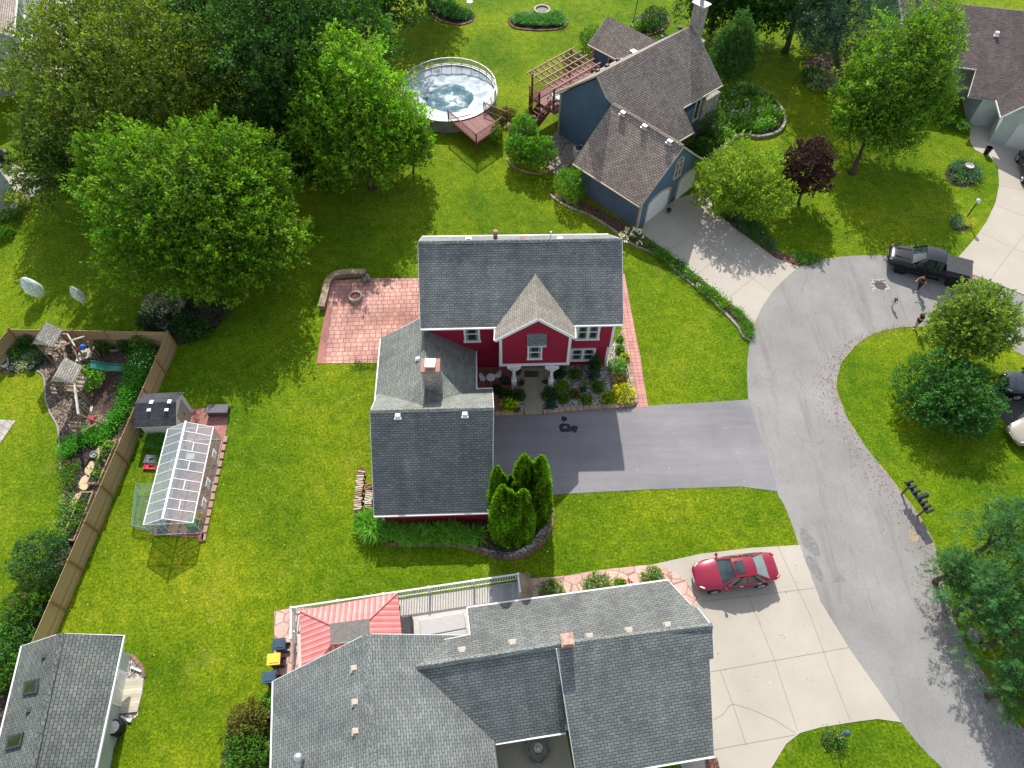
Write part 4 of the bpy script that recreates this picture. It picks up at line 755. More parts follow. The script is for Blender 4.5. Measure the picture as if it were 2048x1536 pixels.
for k in range(28):
    a0, a1 = k/28*6.283, (k+1)/28*6.283
    if -2.15 < (a0 if a0 < 3.2 else a0-6.283) < -.72: continue
    A_ = pc+V(math.cos(a0)*PR, math.sin(a0)*PR, 1.28); B_ = pc+V(math.cos(a1)*PR, math.sin(a1)*PR, 1.28); rail(t, A_, B_, .62, mat('dull_vinyl', (.42, .44, .43), .5, .1), .11, .06, base=.06, bw=.018, ends=False)
    mb = MB(); mb.ob(A_, .07, .07, .68); mb.build('post', MC['dull_vinyl'], t)
# pool deck
t = thing('pool_deck', 'small red brown raised deck with railings and steps on the near side of the pool', 'deck', (-2.5, 53, 0)); Z = 1.2
P4 = [W(897, 238, Z), W(953, 285, Z), W(1003, 252, Z), W(968, 222, Z)]
mb = MB(); mb.prism([p.xy for p in P4], Z-.18, Z); mb.build('deck_floor', DECKW, t, uvrot=R(35))
rail(t, P4[0], P4[1], .85, DECKRED, .12, .1, ends=True); rail(t, P4[1], P4[2], .85, DECKRED, .12, .1, ends='b'); rail(t, P4[3], W(1008, 243, Z)+V(.2, .2, 0), .85, DECKRED, .12, .1)
for p in P4: mb = MB(); mb.ob((p.x, p.y, 0), .12, .12, Z); mb.build('support_post', DECKRED, t)
a, b = P4[2], W(1008, 243, Z)+V(.2, .2, 0)
for k in range(5): o_ = V(.28*(k+1), .03*(k+1), 0); mb = MB(); mb.beam(a+o_-V(0, 0, .05+.22*(k+1)), b+o_-V(0, 0, .05+.22*(k+1)), .28, .05); mb.build('step', DECKRED, t)
# house deck, stairs and pergola
t = thing('raised_deck', 'tall red brown deck with stairs along the back of the blue house under the pergola', 'deck', FB.p(-1.5, 3)); Z = 2.3
mb = MB(); FB.box(mb, -2.9, .3, -.2, 8.5, Z-.2, Z); mb.build('deck_floor', DECKW, t, uvrot=R(-48))
rail(t, FB.p(-2.9, -.2, Z), FB.p(-2.9, 8.5, Z), .95, DECKRED, .14); rail(t, FB.p(-2.9, -.2, Z), FB.p(-1.6, -.2, Z), .95, DECKRED, .14, ends='b')
for v in (-.2, 4, 8.5): mb = MB(); mb.ob(FB.p(-2.85, v), .13, .13, Z, R(-48)); mb.build('support_post', DECKRED, t)
for k in range(11): mb = MB(); FB.box(mb, -1.6, -.35, -.45-.3*(k+1), -.2-.3*k, Z-.2*(k+1)-.05, Z-.2*(k+1)); mb.build('step', DECKRED, t)
for u in (-1.65, -.3):
    a, b = FB.p(u, -.2, Z), FB.p(u, -3.6, .05); mb = MB(); mb.beam(a-V(0, 0, .1), b-V(0, 0, .05), .05, .3); mb.build('stringer', DECKRED, t); rail(t, a, b, .9, DECKRED, .16)
t = thing('pergola', 'open slatted pergola on dark posts above the raised deck', 'pergola', FB.p(-1.3, 2)); Z = 4.55
mb = MB()
for k in range(9): v = -.2+k*.62; a, b = FB.p(-3.1, v, Z), FB.p(.5, v, Z); mb = MB(); mb.beam(a, b, .06, .13); mb.build('rafter', PERG, t)
for k in range(5): u = -2.9+k*.78; mb = MB(); mb.beam(FB.p(u, -.6, Z+.11), FB.p(u, 5.2, Z+.11), .07, .09); mb.build('purlin', PERG, t)
for u, v in ((-2.8, 0), (-2.8, 4.6), (-.1, 0), (-.1, 4.6)): mb = MB(); mb.ob(FB.p(u, v, 0 if u < -1 else 2.3), .13, .13, Z-(0 if u < -1 else 2.3), R(-48)); mb.build('post', DECKRED, t)
c = FB.p(-.5, .9, 2.3); t = thing('outdoor_table', 'round pale table with dark seats under the corner of the pergola', 'table', c)
mb = MB(); mb.lathe(c, [(.03, 0), (.03, .7), (.55, .7), (.55, .74), (0, .745)], 20); mb.build('tabletop', mat('pale_laminate', (.55, .53, .5)), t)
mb = MB(); mb.lathe(c+V(0, 0, .05), [(.8, .3), (.95, .3), (.95, .4), (.8, .4), (.8, .3)], 20, cap=False); mb.build('bench_seat', DGREY, t)
# air conditioner
def ac(px, py, label, col=GUT, name='air_conditioner'):
    c = W(px, py); t = thing(name, label, 'air conditioner', c); mb = MB(); mb.ob(c, .8, .8, .85, R(20)); mb.build('housing', col, t, bevel=.05)
    mb = MB(); mb.lathe(c+V(0, 0, .85), [(.33, 0), (.33, .03), (.1, .05), (0, .05)], 20); mb.build('fan_grille', DGREY, t); return t
ac(1157, 312, 'grey air conditioner beside the blue garage wall')
c = W(238, 1458); t = thing('air_conditioner', 'round dark air conditioner beside the downspout of the lower left building', 'air conditioner', c); mb = MB(); mb.lathe(c, [(.36, 0), (.38, .05), (.38, .6), (.3, .66)], 24); mb.build('housing', BLACK, t); mb = MB(); mb.lathe(c+V(0, 0, .66), [(.3, 0), (.1, .03), (.06, .06), (0, .07)], 18); mb.build('fan_cap', GUT, t)
for (x0, y0, x1, y1, l) in ((262, 1334, 283, 1343, 'white downspout end lying on gravel beside the ramp'), (243, 1433, 262, 1443, 'white downspout end beside the round air conditioner')):
    mb = MB(); mb.beam(W(x0, y0, .1), W(x1, y1, .08), .1, .1); props(mb.build('downspout', WHITE), l, 'downspout')
t = thing('wooden_ramp', 'pale wooden ramp at the door of the lower left building', 'ramp', W(265, 1390)); mb = MB(); mb.prism([W(247, 1358).xy, W(289, 1357).xy, W(285, 1390).xy, W(276, 1424).xy, W(235, 1428).xy], 0, .12); mb.build('ramp_floor', PALEWOOD, t, uvrot=R(6))
# greenhouse
FH = Fr((-21.38, 15.95), 2.6); t = thing('greenhouse', 'long glass greenhouse with white ridge on the left lawn', 'greenhouse', FH.p(1.4, 3)); GW, GL, ZE, ZR = 2.85, 6.4, 1.6, 2.35
def gbar(a, b, name='frame_bar', w=.035, m=GUT): mb = MB(); mb.beam(a, b, w, w); return mb.build(name, m, t)
gbar(FH.p(GW/2, -.05, ZR+.03), FH.p(GW/2, GL+.05, ZR+.03), 'ridge_bar', .13, WHITE)
for u in (0, GW): gbar(FH.p(u, 0, ZE), FH.p(u, GL, ZE), 'eave_bar', .06, WHITE); gbar(FH.p(u, 0, .05), FH.p(u, GL, .05), 'sill_bar', .05); gbar(FH.p(u, 0, ZE*.5), FH.p(u, GL, ZE*.5), w=.02)
NB = 10
for k in range(NB+1):
    v = GL*k/NB
    for u in (0, GW):
        gbar(FH.p(u, v, 0), FH.p(u, v, ZE), w=.025); gbar(FH.p(u, v, ZE), FH.p(GW/2, v, ZR), 'roof_bar', .04 if u else .03, WHITE)
        if k < NB and k % 2 and u: gbar(FH.p(GW*.72, v+.32*0, ZE+.42), FH.p(GW*.72, v+GL/NB, ZE+.42), 'vent_bar', .05, WHITE)
for v in (0, GL):
    for u in (.7, 1.1, 1.75, 2.15): gbar(FH.p(u, v, 0), FH.p(u, v, ZE+(ZR-ZE)*(1-abs(u-GW/2)/(GW/2))), w=.03)
    gbar(FH.p(0, v, ZE), FH.p(GW, v, ZE), 'tie_bar', .05); gbar(FH.p(0, v, .05), FH.p(GW, v, .05), 'sill_bar', .05)
for u in (0, GW):
    MB().poly([FH.p(u, 0, .05), FH.p(u, GL, .05), FH.p(u, GL, ZE), FH.p(u, 0, ZE)]).build('side_glazing', PANE, t)
    MB().poly([FH.p(u, 0, ZE), FH.p(u, GL, ZE), FH.p(GW/2, GL, ZR), FH.p(GW/2, 0, ZR)]).build('roof_glazing', PANE, t)
for v in (0, GL): MB().poly([FH.p(0, v, .05), FH.p(GW, v, .05), FH.p(GW, v, ZE), FH.p(GW/2, v, ZR), FH.p(0, v, ZE)]).build('end_glazing', PANE, t)
for v in (1.6, 2.9, 4.9): 
    mb = MB()
    for k in range(4): FH.box(mb, GW+.02, GW+.05, v-.3, v+.3, .5+k*.16, .56+k*.16)
    mb.build('louvre', WHITE, t)
# inside of greenhouse: shelf, tubs
for (u, v, w_, d_, h_, m_, l, n_, cat) in ((.4, 3.2, .6, 5.6, .5, GREYDECK, 'grey shelf bench along the left side inside the greenhouse', 'shelf', 'shelf'), (2.2, .55, .6, .6, .4, mat('green_plastic', (.03, .2, .04), .4), 'green tub inside the near end of the greenhouse', 'tub', 'tub'), (.45, .5, .5, .45, .35, mat('teal_plastic', (.05, .25, .3), .4), 'teal crate in the near left corner of the greenhouse', 'crate', 'crate'), (1.3, 5., .55, .55, .6, mat('cream_plastic', (.6, .58, .5), .4), 'cream barrel under the glass at the far end of the greenhouse', 'barrel', 'barrel')):
    mb = MB(); FH.box(mb, u-w_/2, u+w_/2, v-d_/2, v+d_/2, 0.03, h_); props(mb.build(n_, m_, bevel=.04), l, cat)
c = FH.p(2.65, .9, .03); mb = MB(); mb.lathe(c, [(.16, 0), (.2, .45), (.24, .5), (.2, .5), (.17, .1), (0, .1)], 16); props(mb.build('bucket', mat('yellow_plastic', (.7, .5, .02), .4)), 'yellow bucket in the near right corner of the greenhouse', 'bucket')
cover('seedlings', 'leafy seedlings on the shelf inside the greenhouse', [FH.p(.15, .6).xy, FH.p(.7, .6).xy, FH.p(.7, 5.9).xy, FH.p(.15, 5.9).xy], 60, .35, .6, ['mid', 'dark'], 20, 'leaf', .09, z=.5)
# brick edge of greenhouse terrace
mb = MB()
for k in range(13): p = W(452-k*3.6, 880+k*16.3); mb.ob(p, .24, .42, .14, R(2+random.uniform(-5, 5)))
props(mb.build('block_edging', mat('tan_block', (.36, .24, .17), .85, .2)), 'row of tan concrete blocks edging the right side of the greenhouse terrace', 'edging')
p = W(404, 1076); mb = MB(); mb.ob(p, .26, .45, .14, R(2)); props(mb.build('edging_block', mat('pink_block', (.55, .18, .16), .85)), 'pink block at the near end of the greenhouse edging', 'edging block')
# wire pen
c = W(285, 990); t = thing('wire_pen', 'low green chicken wire run beside the greenhouse', 'animal pen', c); wm = mat('green_wire', (.18, .3, .24), .6)
Pn = [W(262, 1050, .5), W(302, 1058, .5), W(308, 968, .5), W(272, 968, .5)]
for a, b in zip(Pn, Pn[1:]+Pn[:1]): mb = MB(); mb.beam(a, b, .025, .025); mb.build('frame_bar', wm, t)
for p in Pn: mb = MB(); mb.beam(V(p.x, p.y, 0), p, .03, .03); mb.build('post', wm, t)
for nm, (A_, B_, C2, D2) in (('mesh_top', Pn), ('mesh_side', (Pn[0]-V(0, 0, .5), Pn[1]-V(0, 0, .5), Pn[1], Pn[0])), ('mesh_side', (Pn[0]-V(0, 0, .5), Pn[3]-V(0, 0, .5), Pn[3], Pn[0]))):
    mb = MB(); n1 = 16 if nm == 'mesh_top' else 16; n2 = 34 if nm == 'mesh_top' else 6
    for k in range(n1+1): f_ = k/n1; mb.beam(A_+(B_-A_)*f_, D2+(C2-D2)*f_, .008, .008)
    for k in range(n2+1): f_ = k/n2; mb.beam(A_+(D2-A_)*f_, B_+(C2-B_)*f_, .008, .008)
    mb.build(nm, wm, t)
# garden shed
t = thing('garden_shed', 'small beige shed with black shingle roof and four skylights behind the greenhouse', 'shed', (-22.4, 23.6, 0)); bg_ = mat('beige_resin', (.62, .62, .54), .6, .06)
FS = Fr((-23.7, 22.72), 3.); mb = MB(); FS.ex(mb, [(0, 0), (0, 1.75), (1.05, 2.3), (2.0, 1.75), (2.0, 0)], 0, 2.45, 'u'); mb.build('wall', bg_, t)
e_ = [FS.p(-.08, -.3, 1.66), FS.p(2.52, -.3, 1.66), FS.p(2.52, 1.05, 2.4), FS.p(-.08, 1.05, 2.4), FS.p(-.08, 2.2, 1.72), FS.p(2.52, 2.2, 1.72)]
ra = MB().slab([e_[0], e_[1], e_[2], e_[3]], .06, 0, 1).build('roof', [SH_S, bg_], t); rb_ = MB().slab([e_[3], e_[2], e_[5], e_[4]], .06, 0, 1).build('roof', [SH_S, bg_], t)
for k, (x, y) in enumerate(((298, 819), (333.5, 818.5), (303, 804), (339, 803))):
    pp = onp(x, y, *( (e_[0], e_[1], e_[2]) if k < 2 else (e_[3], e_[2], e_[5]))); mb = MB(); mb.ob(pp-V(0, 0, .04), .24, .26, .07); mb.build('skylight', mat('skylight_plastic', (.75, .78, .8), .3), ra if k < 2 else rb_)
mb = MB(); FS.box(mb, 2.45, 2.5, .35, 1.6, .05, 1.75); dr = mb.build('door', mat('taupe_door', (.30, .27, .23), .6), t); mb = MB(); FS.box(mb, 2.5, 2.53, .95, 1., .9, 1.1); mb.build('handle', BLACK, dr)
c = W(440, 826); t = thing('deck_box', 'low dark grey storage box on the paving beside the garden shed', 'storage box', c); mb = MB(); mb.ob(c, 1.35, .6, .5, R(1)); mb.build('bin', mat('charcoal_plastic', (.07, .065, .075), .6), t, bevel=.03); mb = MB(); mb.ob(c+V(0, 0, .5), 1.42, .66, .07, R(1)); mb.build('lid', mat('charcoal_lid', (.12, .11, .125), .6), t, bevel=.03)
for px, py, col, l in ((305, 920, (.62, .68, .72), 'pale grey open tub on the grass beside the greenhouse'), (304, 933, (.62, .05, .10), 'red open tub on the grass beside the greenhouse')):
    c = W(px, py); t = thing('tub', l, 'tub', c); m_ = mat('tub_'+str(px), col, .4); mb = MB(); mb.ob(c, .78, .46, .1, R(-5)); mb.build('base', m_, t, bevel=.05)
    for a_, b_2, sx, sy in ((0, .24, .86, .06), (0, -.24, .86, .06), (.42, 0, .06, .54), (-.42, 0, .06, .54)): mb = MB(); mb.ob(c+V(a_, b_2, .06), sx, sy, .1, R(-5)); mb.build('rim', m_, t, bevel=.02)
    mb = MB(); mb.tube([c+V(-.15, -.05, .13), c+V(0, .02, .15), c+V(.2, .0, .13)], [.05, .06, .04], 8); props(mb.build('gardening_glove', DGREY, smooth=True), 'dark muddy glove lying in the %s tub' % ('pale grey' if px == 305 else 'red'), 'glove')
# netted saplings
def netted(px, py, w_, h_, lean, label, seed):
    c = W(px, py); t = thing('netted_sapling', label, 'netted sapling', c); mb = MB(); mb.tube([c, c+V(lean*.3, 0, h_*.5), c+V(lean, 0, h_)], [.02, .015, .01], 6); mb.build('trunk', BARK, t)
    mb = MB(); n = 14; K = 10; rs = random.Random(seed)
    for k in range(K+1):
        f_ = k/K; r_ = w_*(math.sin(math.pi*min(1, f_*.85+.12))**.8)*(1 if f_ < .95 else .25); z = .25+f_*(h_-.1); ce = c+V(lean*f_, 0, z)
        for j in range(n): a = 6.283*j/n; q_ = r_*(1+.25*noise.noise(Vector((math.cos(a)*2+seed, math.sin(a)*2, f_*4)))); mb.v.append((ce.x+q_*math.cos(a), ce.y+q_*math.sin(a)*.8, ce.z))
    for k in range(K):
        for j in range(n): q_ = (j+1) % n; mb.f.append((k*n+j, k*n+q_, (k+1)*n+q_, (k+1)*n+j)); mb.m.append(0)
    nm, t_, b_ = new('garden_net%d' % seed); b_.inputs['Base Color'].default_value = (.7, .8, .74, 1); b_.inputs['Roughness'].default_value = .8; tp = N(t_, 'BsdfTransparent'); ms = N(t_, 'MixShader', i0=.5); L(t_, tp.outputs[0], ms.inputs[1]); L(t_, b_.outputs[0], ms.inputs[2]); L(t_, ms.outputs[0], t_.nodes['Material Output'].inputs[0])
    g_ = ramp(t_, nz(t_, 6, 4, 'Position'), [(.4, (.5,)*3), (.6, (.9,)*3)]); L(t_, g_, ms.inputs[0]); mb.build('net', nm, t, smooth=True)
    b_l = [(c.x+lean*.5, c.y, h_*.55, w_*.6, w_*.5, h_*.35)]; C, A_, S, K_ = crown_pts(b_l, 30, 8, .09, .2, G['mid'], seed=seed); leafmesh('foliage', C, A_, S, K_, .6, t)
netted(85, 596, .62, 2.1, -.25, 'larger pale net bag over a young tree on the left lawn', 3); netted(171, 608, .38, 1.8, -.1, 'smaller pale net bag over a young tree on the left lawn', 5)
# patio seat wall, fire pits
def arcwall(pts, w_, h_, m, name, label, cat, cap=None):
    pts = smooth_line(pts, 4); t = thing(name, label, cat, (pts[0].x, pts[0].y, 0)); mb = MB(); mc = MB(); O_ = []; I_ = []
    for i, p in enumerate(pts):
        d = (pts[min(i+1, len(pts)-1)]-pts[max(i-1, 0)]).normalized(); s = Vector((-d.y, d.x, 0)); O_.append(p+s*w_/2); I_.append(p-s*w_/2)
    for i in range(len(pts)-1):
        mb.prism([O_[i].xy, O_[i+1].xy, I_[i+1].xy, I_[i].xy], 0, h_-.07)
        e = lambda p, q_: (p+(p-q_)*.12).xy
        mc.prism([e(O_[i], I_[i]), e(O_[i+1], I_[i+1]), e(I_[i+1], O_[i+1]), e(I_[i], O_[i])], h_-.07, h_)
    mb.build('wall', m, t); mc.build('cap', cap or m, t); return t
TANSTONE = bricks('tan_wall_block', (.33, .25, .17), (.24, .18, .13), (.08, .06, .045), .35, .15, .012); CAPM = bricks('tan_cap', (.42, .33, .22), (.34, .26, .18), (.12, .09, .06), .45, .5, .012)
arcwall([W(x, y, .5) for x, y in ((642, 612), (649, 585), (655, 562), (668, 548), (690, 543), (730, 542))], .4, .5, TANSTONE, 'seat_wall', 'curved tan block seat wall at the corner of the red patio', 'wall', CAPM)
def firepit(px, py, r_, label, inner):
    c = W(px, py, 0); t = thing('fire_pit', label, 'fire pit', c); mb = MB(); mb.lathe(c, [(r_, 0), (r_, .3), (r_-.16, .3), (r_-.16, .05)], 22, cap=False); mb.build('ring', mat('fire_ring_stone', (.42, .36, .29), .85, .25, 5), t)
    mb = MB(); mb.lathe(c, [(r_-.17, .16), (0, .18)], 20); mb.build('ash_bed', inner, t)
firepit(712, 596, .52, 'round stone fire pit on the red patio', mat('rusty_ash', (.25, .09, .05), .9, .3, 9)); firepit(1084, 23, .85, 'round stone fire pit beside the far planted ring on the back lawn', DGREY)
t = thing('stone_pile', 'small grey pile of boulders at the end of the seat wall', 'stones', W(735, 562)); 
def rock(c, r_, seed, m, parent=None, name='stone', flat=.7, **kw):
    mb = MB(); n, K = 9, 6
    for k in range(K+1):
        ph = math.pi*k/K
        for j in range(n): a = 6.283*j/n; v = Vector((math.sin(ph)*math.cos(a), math.sin(ph)*math.sin(a), math.cos(ph)*flat)); q_ = r_*(1+.5*noise.noise(v*1.6+Vector((seed, 0, 0)))); mb.v.append((c[0]+v.x*q_, c[1]+v.y*q_, c[2]+v.z*q_))
    for k in range(K):
        for j in range(n): q_ = (j+1) % n; mb.f.append((k*n+j, (k+1)*n+j, (k+1)*n+q_, k*n+q_)); mb.m.append(0)
    return mb.build(name, m, parent, **kw)
RK = mat('grey_rock', (.22, .21, .19), .9, .3, 5, bmp=.5)
for k in range(7): c = W(735+random.uniform(-8, 8), 563+random.uniform(-7, 7)); rock((c.x, c.y, .12+.1*(k % 3)), .17, k, RK, t)
c = W(1947, 1270); rock((c.x, c.y, .12), .4, 33, RK, None, 'boulder', label='grey boulder on the verge below the pines by the road', cat='boulder')
# bench and pots at the porch nook
IRON = mat('white_iron', (.78, .78, .75), .5, .05)
def patio_chair():
    t = thing('bistro_chair', 'ornate white iron chair left of the round bistro table', 'chair'); mb = MB(); mb.lathe((0, 0, .42), [(.2, 0), (.2, .03), (0, .03)], 16); mb.build('seat', IRON, t, local=True)
    for a in (.8, 2.3, 3.9, 5.4): mb = MB(); mb.tube([(.16*math.cos(a), .16*math.sin(a), .42), (.22*math.cos(a), .22*math.sin(a), 0)], .015, 6); mb.build('leg', IRON, t, local=True)
    mb = MB(); pts = [(.2*math.cos(a), .2*math.sin(a)+.02, .44+.42*math.sin((a-.2)/2.75*math.pi)) for a in [.2+2.75*k/12 for k in range(13)]]; mb.tube(pts, .02, 6)
    for k in range(1, 12): p = pts[k]; mb.tube([(p[0]*.95, p[1]*.95, .44), p], .012, 5)
    mb.build('backrest', IRON, t, local=True); return t
ch0 = patio_chair(); a = W(966, 764, .05); b = W(996, 758, .05); c = W(982, 766, .05); ch0.location = a; ch0.rotation_euler = (0, 0, R(60)); ch0['group'] = 'white iron bistro chairs'
dup(ch0, b, R(-60), 'ornate white iron chair right of the round bistro table')
t = thing('bistro_table', 'round white iron table between the two chairs beside the red porch', 'table', c); mb = MB(); mb.lathe(c+V(0, 0, .68), [(.3, 0), (.3, .03), (0, .03)], 20); mb.build('tabletop', IRON, t)
for a_ in (.5, 2.6, 4.7): mb = MB(); mb.tube([c+V(.05*math.cos(a_), .05*math.sin(a_), .68), c+V(.24*math.cos(a_), .24*math.sin(a_), 0)], .018, 6); mb.build('leg', IRON, t)
def pot(px, py, r_, h_, col, label, plant='mid', z=.1, ph=.35, n=16):
    c = W(px, py, z); t = thing('flower_pot', label, 'flower pot', c); m_ = mat('pot_%d_%d' % (px, py), col, .5)
    mb = MB(); mb.lathe(c, [(r_*.7, 0), (r_, h_), (r_*1.1, h_), (r_*1.1, h_*1.08), (r_*.9, h_*1.05), (r_*.85, h_*.85)], 16); mb.build('pot', m_, t); mb = MB(); mb.lathe(c, [(r_*.88, h_*.88), (0, h_*.9)], 14); mb.build('soil', SOIL, t)
    if plant:
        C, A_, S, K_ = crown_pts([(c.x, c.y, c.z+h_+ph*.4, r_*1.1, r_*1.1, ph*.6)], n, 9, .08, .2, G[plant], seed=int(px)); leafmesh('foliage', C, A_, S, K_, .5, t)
    return t
pot(1010, 765, .3, .35, (.03, .03, .035), 'black pot with dark plant beside the white table', 'blueg'); pot(1037, 747, .22, .55, (.07, .05, .05), 'tall dark planter by the left side of the red front door', None, .16)
pot(1043, 771, .2, .3, (.2, .15, .12), 'leafy plant pot beside the left white porch column', 'dark', .16); pot(1090, 768, .24, .28, (.5, .48, .44), 'pale pot with a small green plant beside the right porch column', 'mid', .16, .5)
mb = MB(); a, b = W(1049, 742, .17), W(1077, 754, .17); mb.box(a.x, b.x, b.y, a.y, .16, .185); props(mb.build('doormat', mat('mat_brown', (.085, .06, .055), .95)), 'brown doormat in front of the white front door of the red house', 'doormat')
pot(2004, 283, .35, .35, (.18, .09, .07), 'brown pot with a bushy plant beside the top right garage', 'dark', .02); pot(1342, 402, .22, .3, (.08, .05, .04), 'dark pot of red flowers between the blue garage doors', 'red', .03, .5)
pot(1337, 424, .18, .22, (.1, .09, .08), 'small dark pot on the drive in front of the blue garage', 'dark', .03, .2)
c = W(1971, 308); t = thing('trash_can', 'black trash can at the lawn edge of the top right driveway', 'trash can', c); mb = MB(); mb.lathe(c, [(.2, 0), (.27, .65), (.29, .68), (.25, .68), (.2, .1), (0, .1)], 16); mb.build('body', BLACK, t)
# edging of beds
def edging(name, label, px, w_=.18, h_=.14, m=STONE, cat='edging', closed=False):
    pts = smooth_line(GP(px), 4, closed); mb = MB(); n = len(pts)
    if closed: pts.append(pts[0]); n += 1
    for i in range(n-1):
        a, b = pts[i], pts[i+1]; d = (b-a)
        if d.length < .01: continue
        k = max(1, round(d.length/.34))
        for j in range(k):
            p = a+d*(j+.03)/k; q_ = a+d*(j+.95)/k; mb.beam(p+V(0, 0, h_/2-.02), q_+V(0, 0, h_/2-.02), w_*(.88+.2*random.random()), h_*(.9+.2*random.random()))
    o = mb.build(name, m, label=label, cat=cat); return o
TE = mat('tan_stone', (.34, .25, .17), .9, .4, 1.3); BE = mat('brown_stone', (.22, .13, .10), .9, .35, 1.5); GE = mat('grey_stone', (.30, .28, .22), .9, .3, 1.5)
edging('stone_edging', 'tan and brown stone edging between gravel bed and sealed driveway', [(990, 829), (1048, 828)], .3, .2, TE); edging('stone_edging', 'tan stone edging from the porch walk round the gravel bed corner', [(1087, 826), (1130, 821), (1180, 817), (1240, 813), (1262, 810), (1270, 800), (1262, 755), (1250, 700), (1243, 665)], .3, .2, TE)
edging('brick_edging', 'brown brick edging curving round the bed with tall clipped evergreens', [(770, 1089), (830, 1090), (900, 1090), (950, 1100), (1005, 1117), (1050, 1111), (1085, 1085), (1104, 1045), (1104, 1008)], .22, .12, BE)
edging('stone_edging', 'low grey edging wandering along the blue house drive bed', [(1100, 390), (1130, 412), (1180, 432), (1225, 460), (1262, 488), (1320, 515), (1375, 562), (1420, 598), (1455, 632), (1475, 654), (1485, 672), (1500, 682)], .2, .12, GE)
edging('stone_edging', 'grey retaining edge round the large planted bed behind the blue house', [(1540, 195), (1562, 220), (1569, 245), (1555, 266), (1520, 276), (1480, 272), (1455, 288), (1430, 312)], .25, .28, GE)
edging('stone_edging', 'short curved edging in the bed beside the blue house entry', [(1440, 252), (1456, 268), (1448, 290), (1425, 312)], .15, .14, GE)
edging('stone_edging', 'curved edging under the three round shrubs beside the side terrace', [(1014, 318), (1025, 333), (1055, 345), (1085, 348), (1108, 340)], .15, .12, TE)
edging('brick_edging', 'thin dark edging round the left planting bed at the far end of the lawn', [(856, 12), (865, 30), (885, 43), (920, 50), (945, 42)], .2, .12, BE); edging('brick_edging', 'brown edging round the planted ring by the far fire pit', [(1016, 42), (1030, 56), (1075, 61), (1120, 58), (1136, 44)], .2, .12, BE)
edging('brick_edging', 'brown edging round the shrub bed behind the blue house', [(1262, 48), (1275, 66), (1300, 70), (1328, 58), (1337, 40), (1325, 24)], .2, .12, BE)
edging('lawn_edging', 'pale narrow edging between left lawn and wood chips', [(75, 742), (87, 752), (91, 775), (92, 800), (103, 830), (116, 855), (120, 900), (122, 940)], .1, .1, mat('pale_edge', (.3, .29, .26), .9))
edging('brick_edging', 'brick kerb round gravel beside the wooden ramp', [(262, 1309), (284, 1335), (289, 1355)], .18, .1, BE); edging('border_stones', 'row of small pink stones near the back fence of the play garden', [(185, 697), (205, 697), (225, 702), (248, 700)], .14, .1, mat('pink_stone', (.4, .3, .27), .9))
# firewood
t0 = None
for nm, (xa, ya, xb, yb), l in (('firewood_stack', (725, 950, 718, 1028), 'long outer stack of split firewood beside the red garage'), ('firewood_stack', (740, 975, 739, 1026), 'inner firewood stack against the red garage wall')):
    a, b = W(xa, ya), W(xb, yb); t = thing(nm, l, 'firewood', a, group='firewood stacks'); d = b-a; n = int(d.length/.14); cols_ = [mat('split_log_%d' % i, c_, .85, .25, 9) for i, c_ in enumerate(((.50, .40, .28), (.36, .25, .16), (.56, .50, .40), (.24, .14, .09)))]
    for i in range(n):
        for j in range(4):
            p = a+d*((i+.3+random.uniform(-.1, .1))/n); z = .1+j*.14; k = random.uniform(-.06, .06); r_ = random.uniform(.055, .08)
            if j < 3 and i % 3: continue
            mb = MB(); mb.tube([(p.x-.22+k, p.y+k, z), (p.x+.22+k, p.y-k, z)], r_, 6); mb.build('log', random.choice(cols_), t)
edging('rack_base', 'reddish base boards under the firewood stacks', [(722, 935), (718, 1000), (716, 1032)], .5, .06, REDMULCH)
# bungalow deck, gazebo, tub, grill, bins
t = thing('white_deck', 'pale deck with white railing along the back of the bungalow', 'deck', (-6, 11, 0)); Z = .45; Pd = [W(592, 1226, Z), W(1036, 1163, Z), W(1044, 1200, Z), W(930, 1290, Z), W(600, 1400, Z)]
mb = MB(); mb.prism([p.xy for p in Pd], 0, Z); mb.build('deck_floor', mat('cream_deck', (.50, .47, .43), .7, .08), t); a, b = W(975, 1174, Z+.004), W(1035, 1165, Z+.004); c, d = W(1042, 1198, Z+.004), W(980, 1210, Z+.004); MB().slab([a+V(0, 0, .02), b+V(0, 0, .02), c+V(0, 0, .02), d+V(0, 0, .02)], .02).build('deck_shadow_sheet', GREYDECK, t)  # grey sheet drawn as the evergreens' cast shadow on the deck
ra_, rb2 = W(591, 1216+9, Z), W(1036, 1150+9, Z)
for k in range(5): a, b = ra_+(rb2-ra_)*k/5, ra_+(rb2-ra_)*(k+1)/5; rail(t, a, b, .95, WHITE, .14, .13, bw=.045, ends='b' if k else True)
rail(t, rb2, rb2+V(.1, -.95, 0), .95, WHITE, .14, .13, bw=.045, ends='b'); rail(t, ra_, ra_+V(.25, -1.6, 0), .95, WHITE, .14, .13, bw=.045, ends='b')
t = thing('stone_steps', 'tan stone steps between the deck and the flagstone path', 'steps', W(1048, 1175))
for k, (x, w_) in enumerate(((1042, 0), (1052, 0))): a = W(x, 1152, 0); mb = MB(); mb.prism([W(x-3, 1150).xy, W(x+9, 1148).xy, W(x+13, 1205).xy, W(x, 1207).xy], 0, .3-.15*k); mb.build('step', TE, t)
t = thing('gazebo', 'red metal hip roofed gazebo on the bungalow deck', 'gazebo', (-9, 9, 0)); rm, t_, b_ = new('red_metal_roof'); uv_ = N(t_, 'TexCoord').outputs['UV']; s_ = N(t_, 'SeparateXYZ'); L(t_, uv_, s_.inputs[0]); d_ = N(t_, 'Math', operation='DIVIDE', i1=.3); L(t_, s_.outputs[0], d_.inputs[0]); f_ = N(t_, 'Math', operation='FRACT'); L(t_, d_.outputs[0], f_.inputs[0])
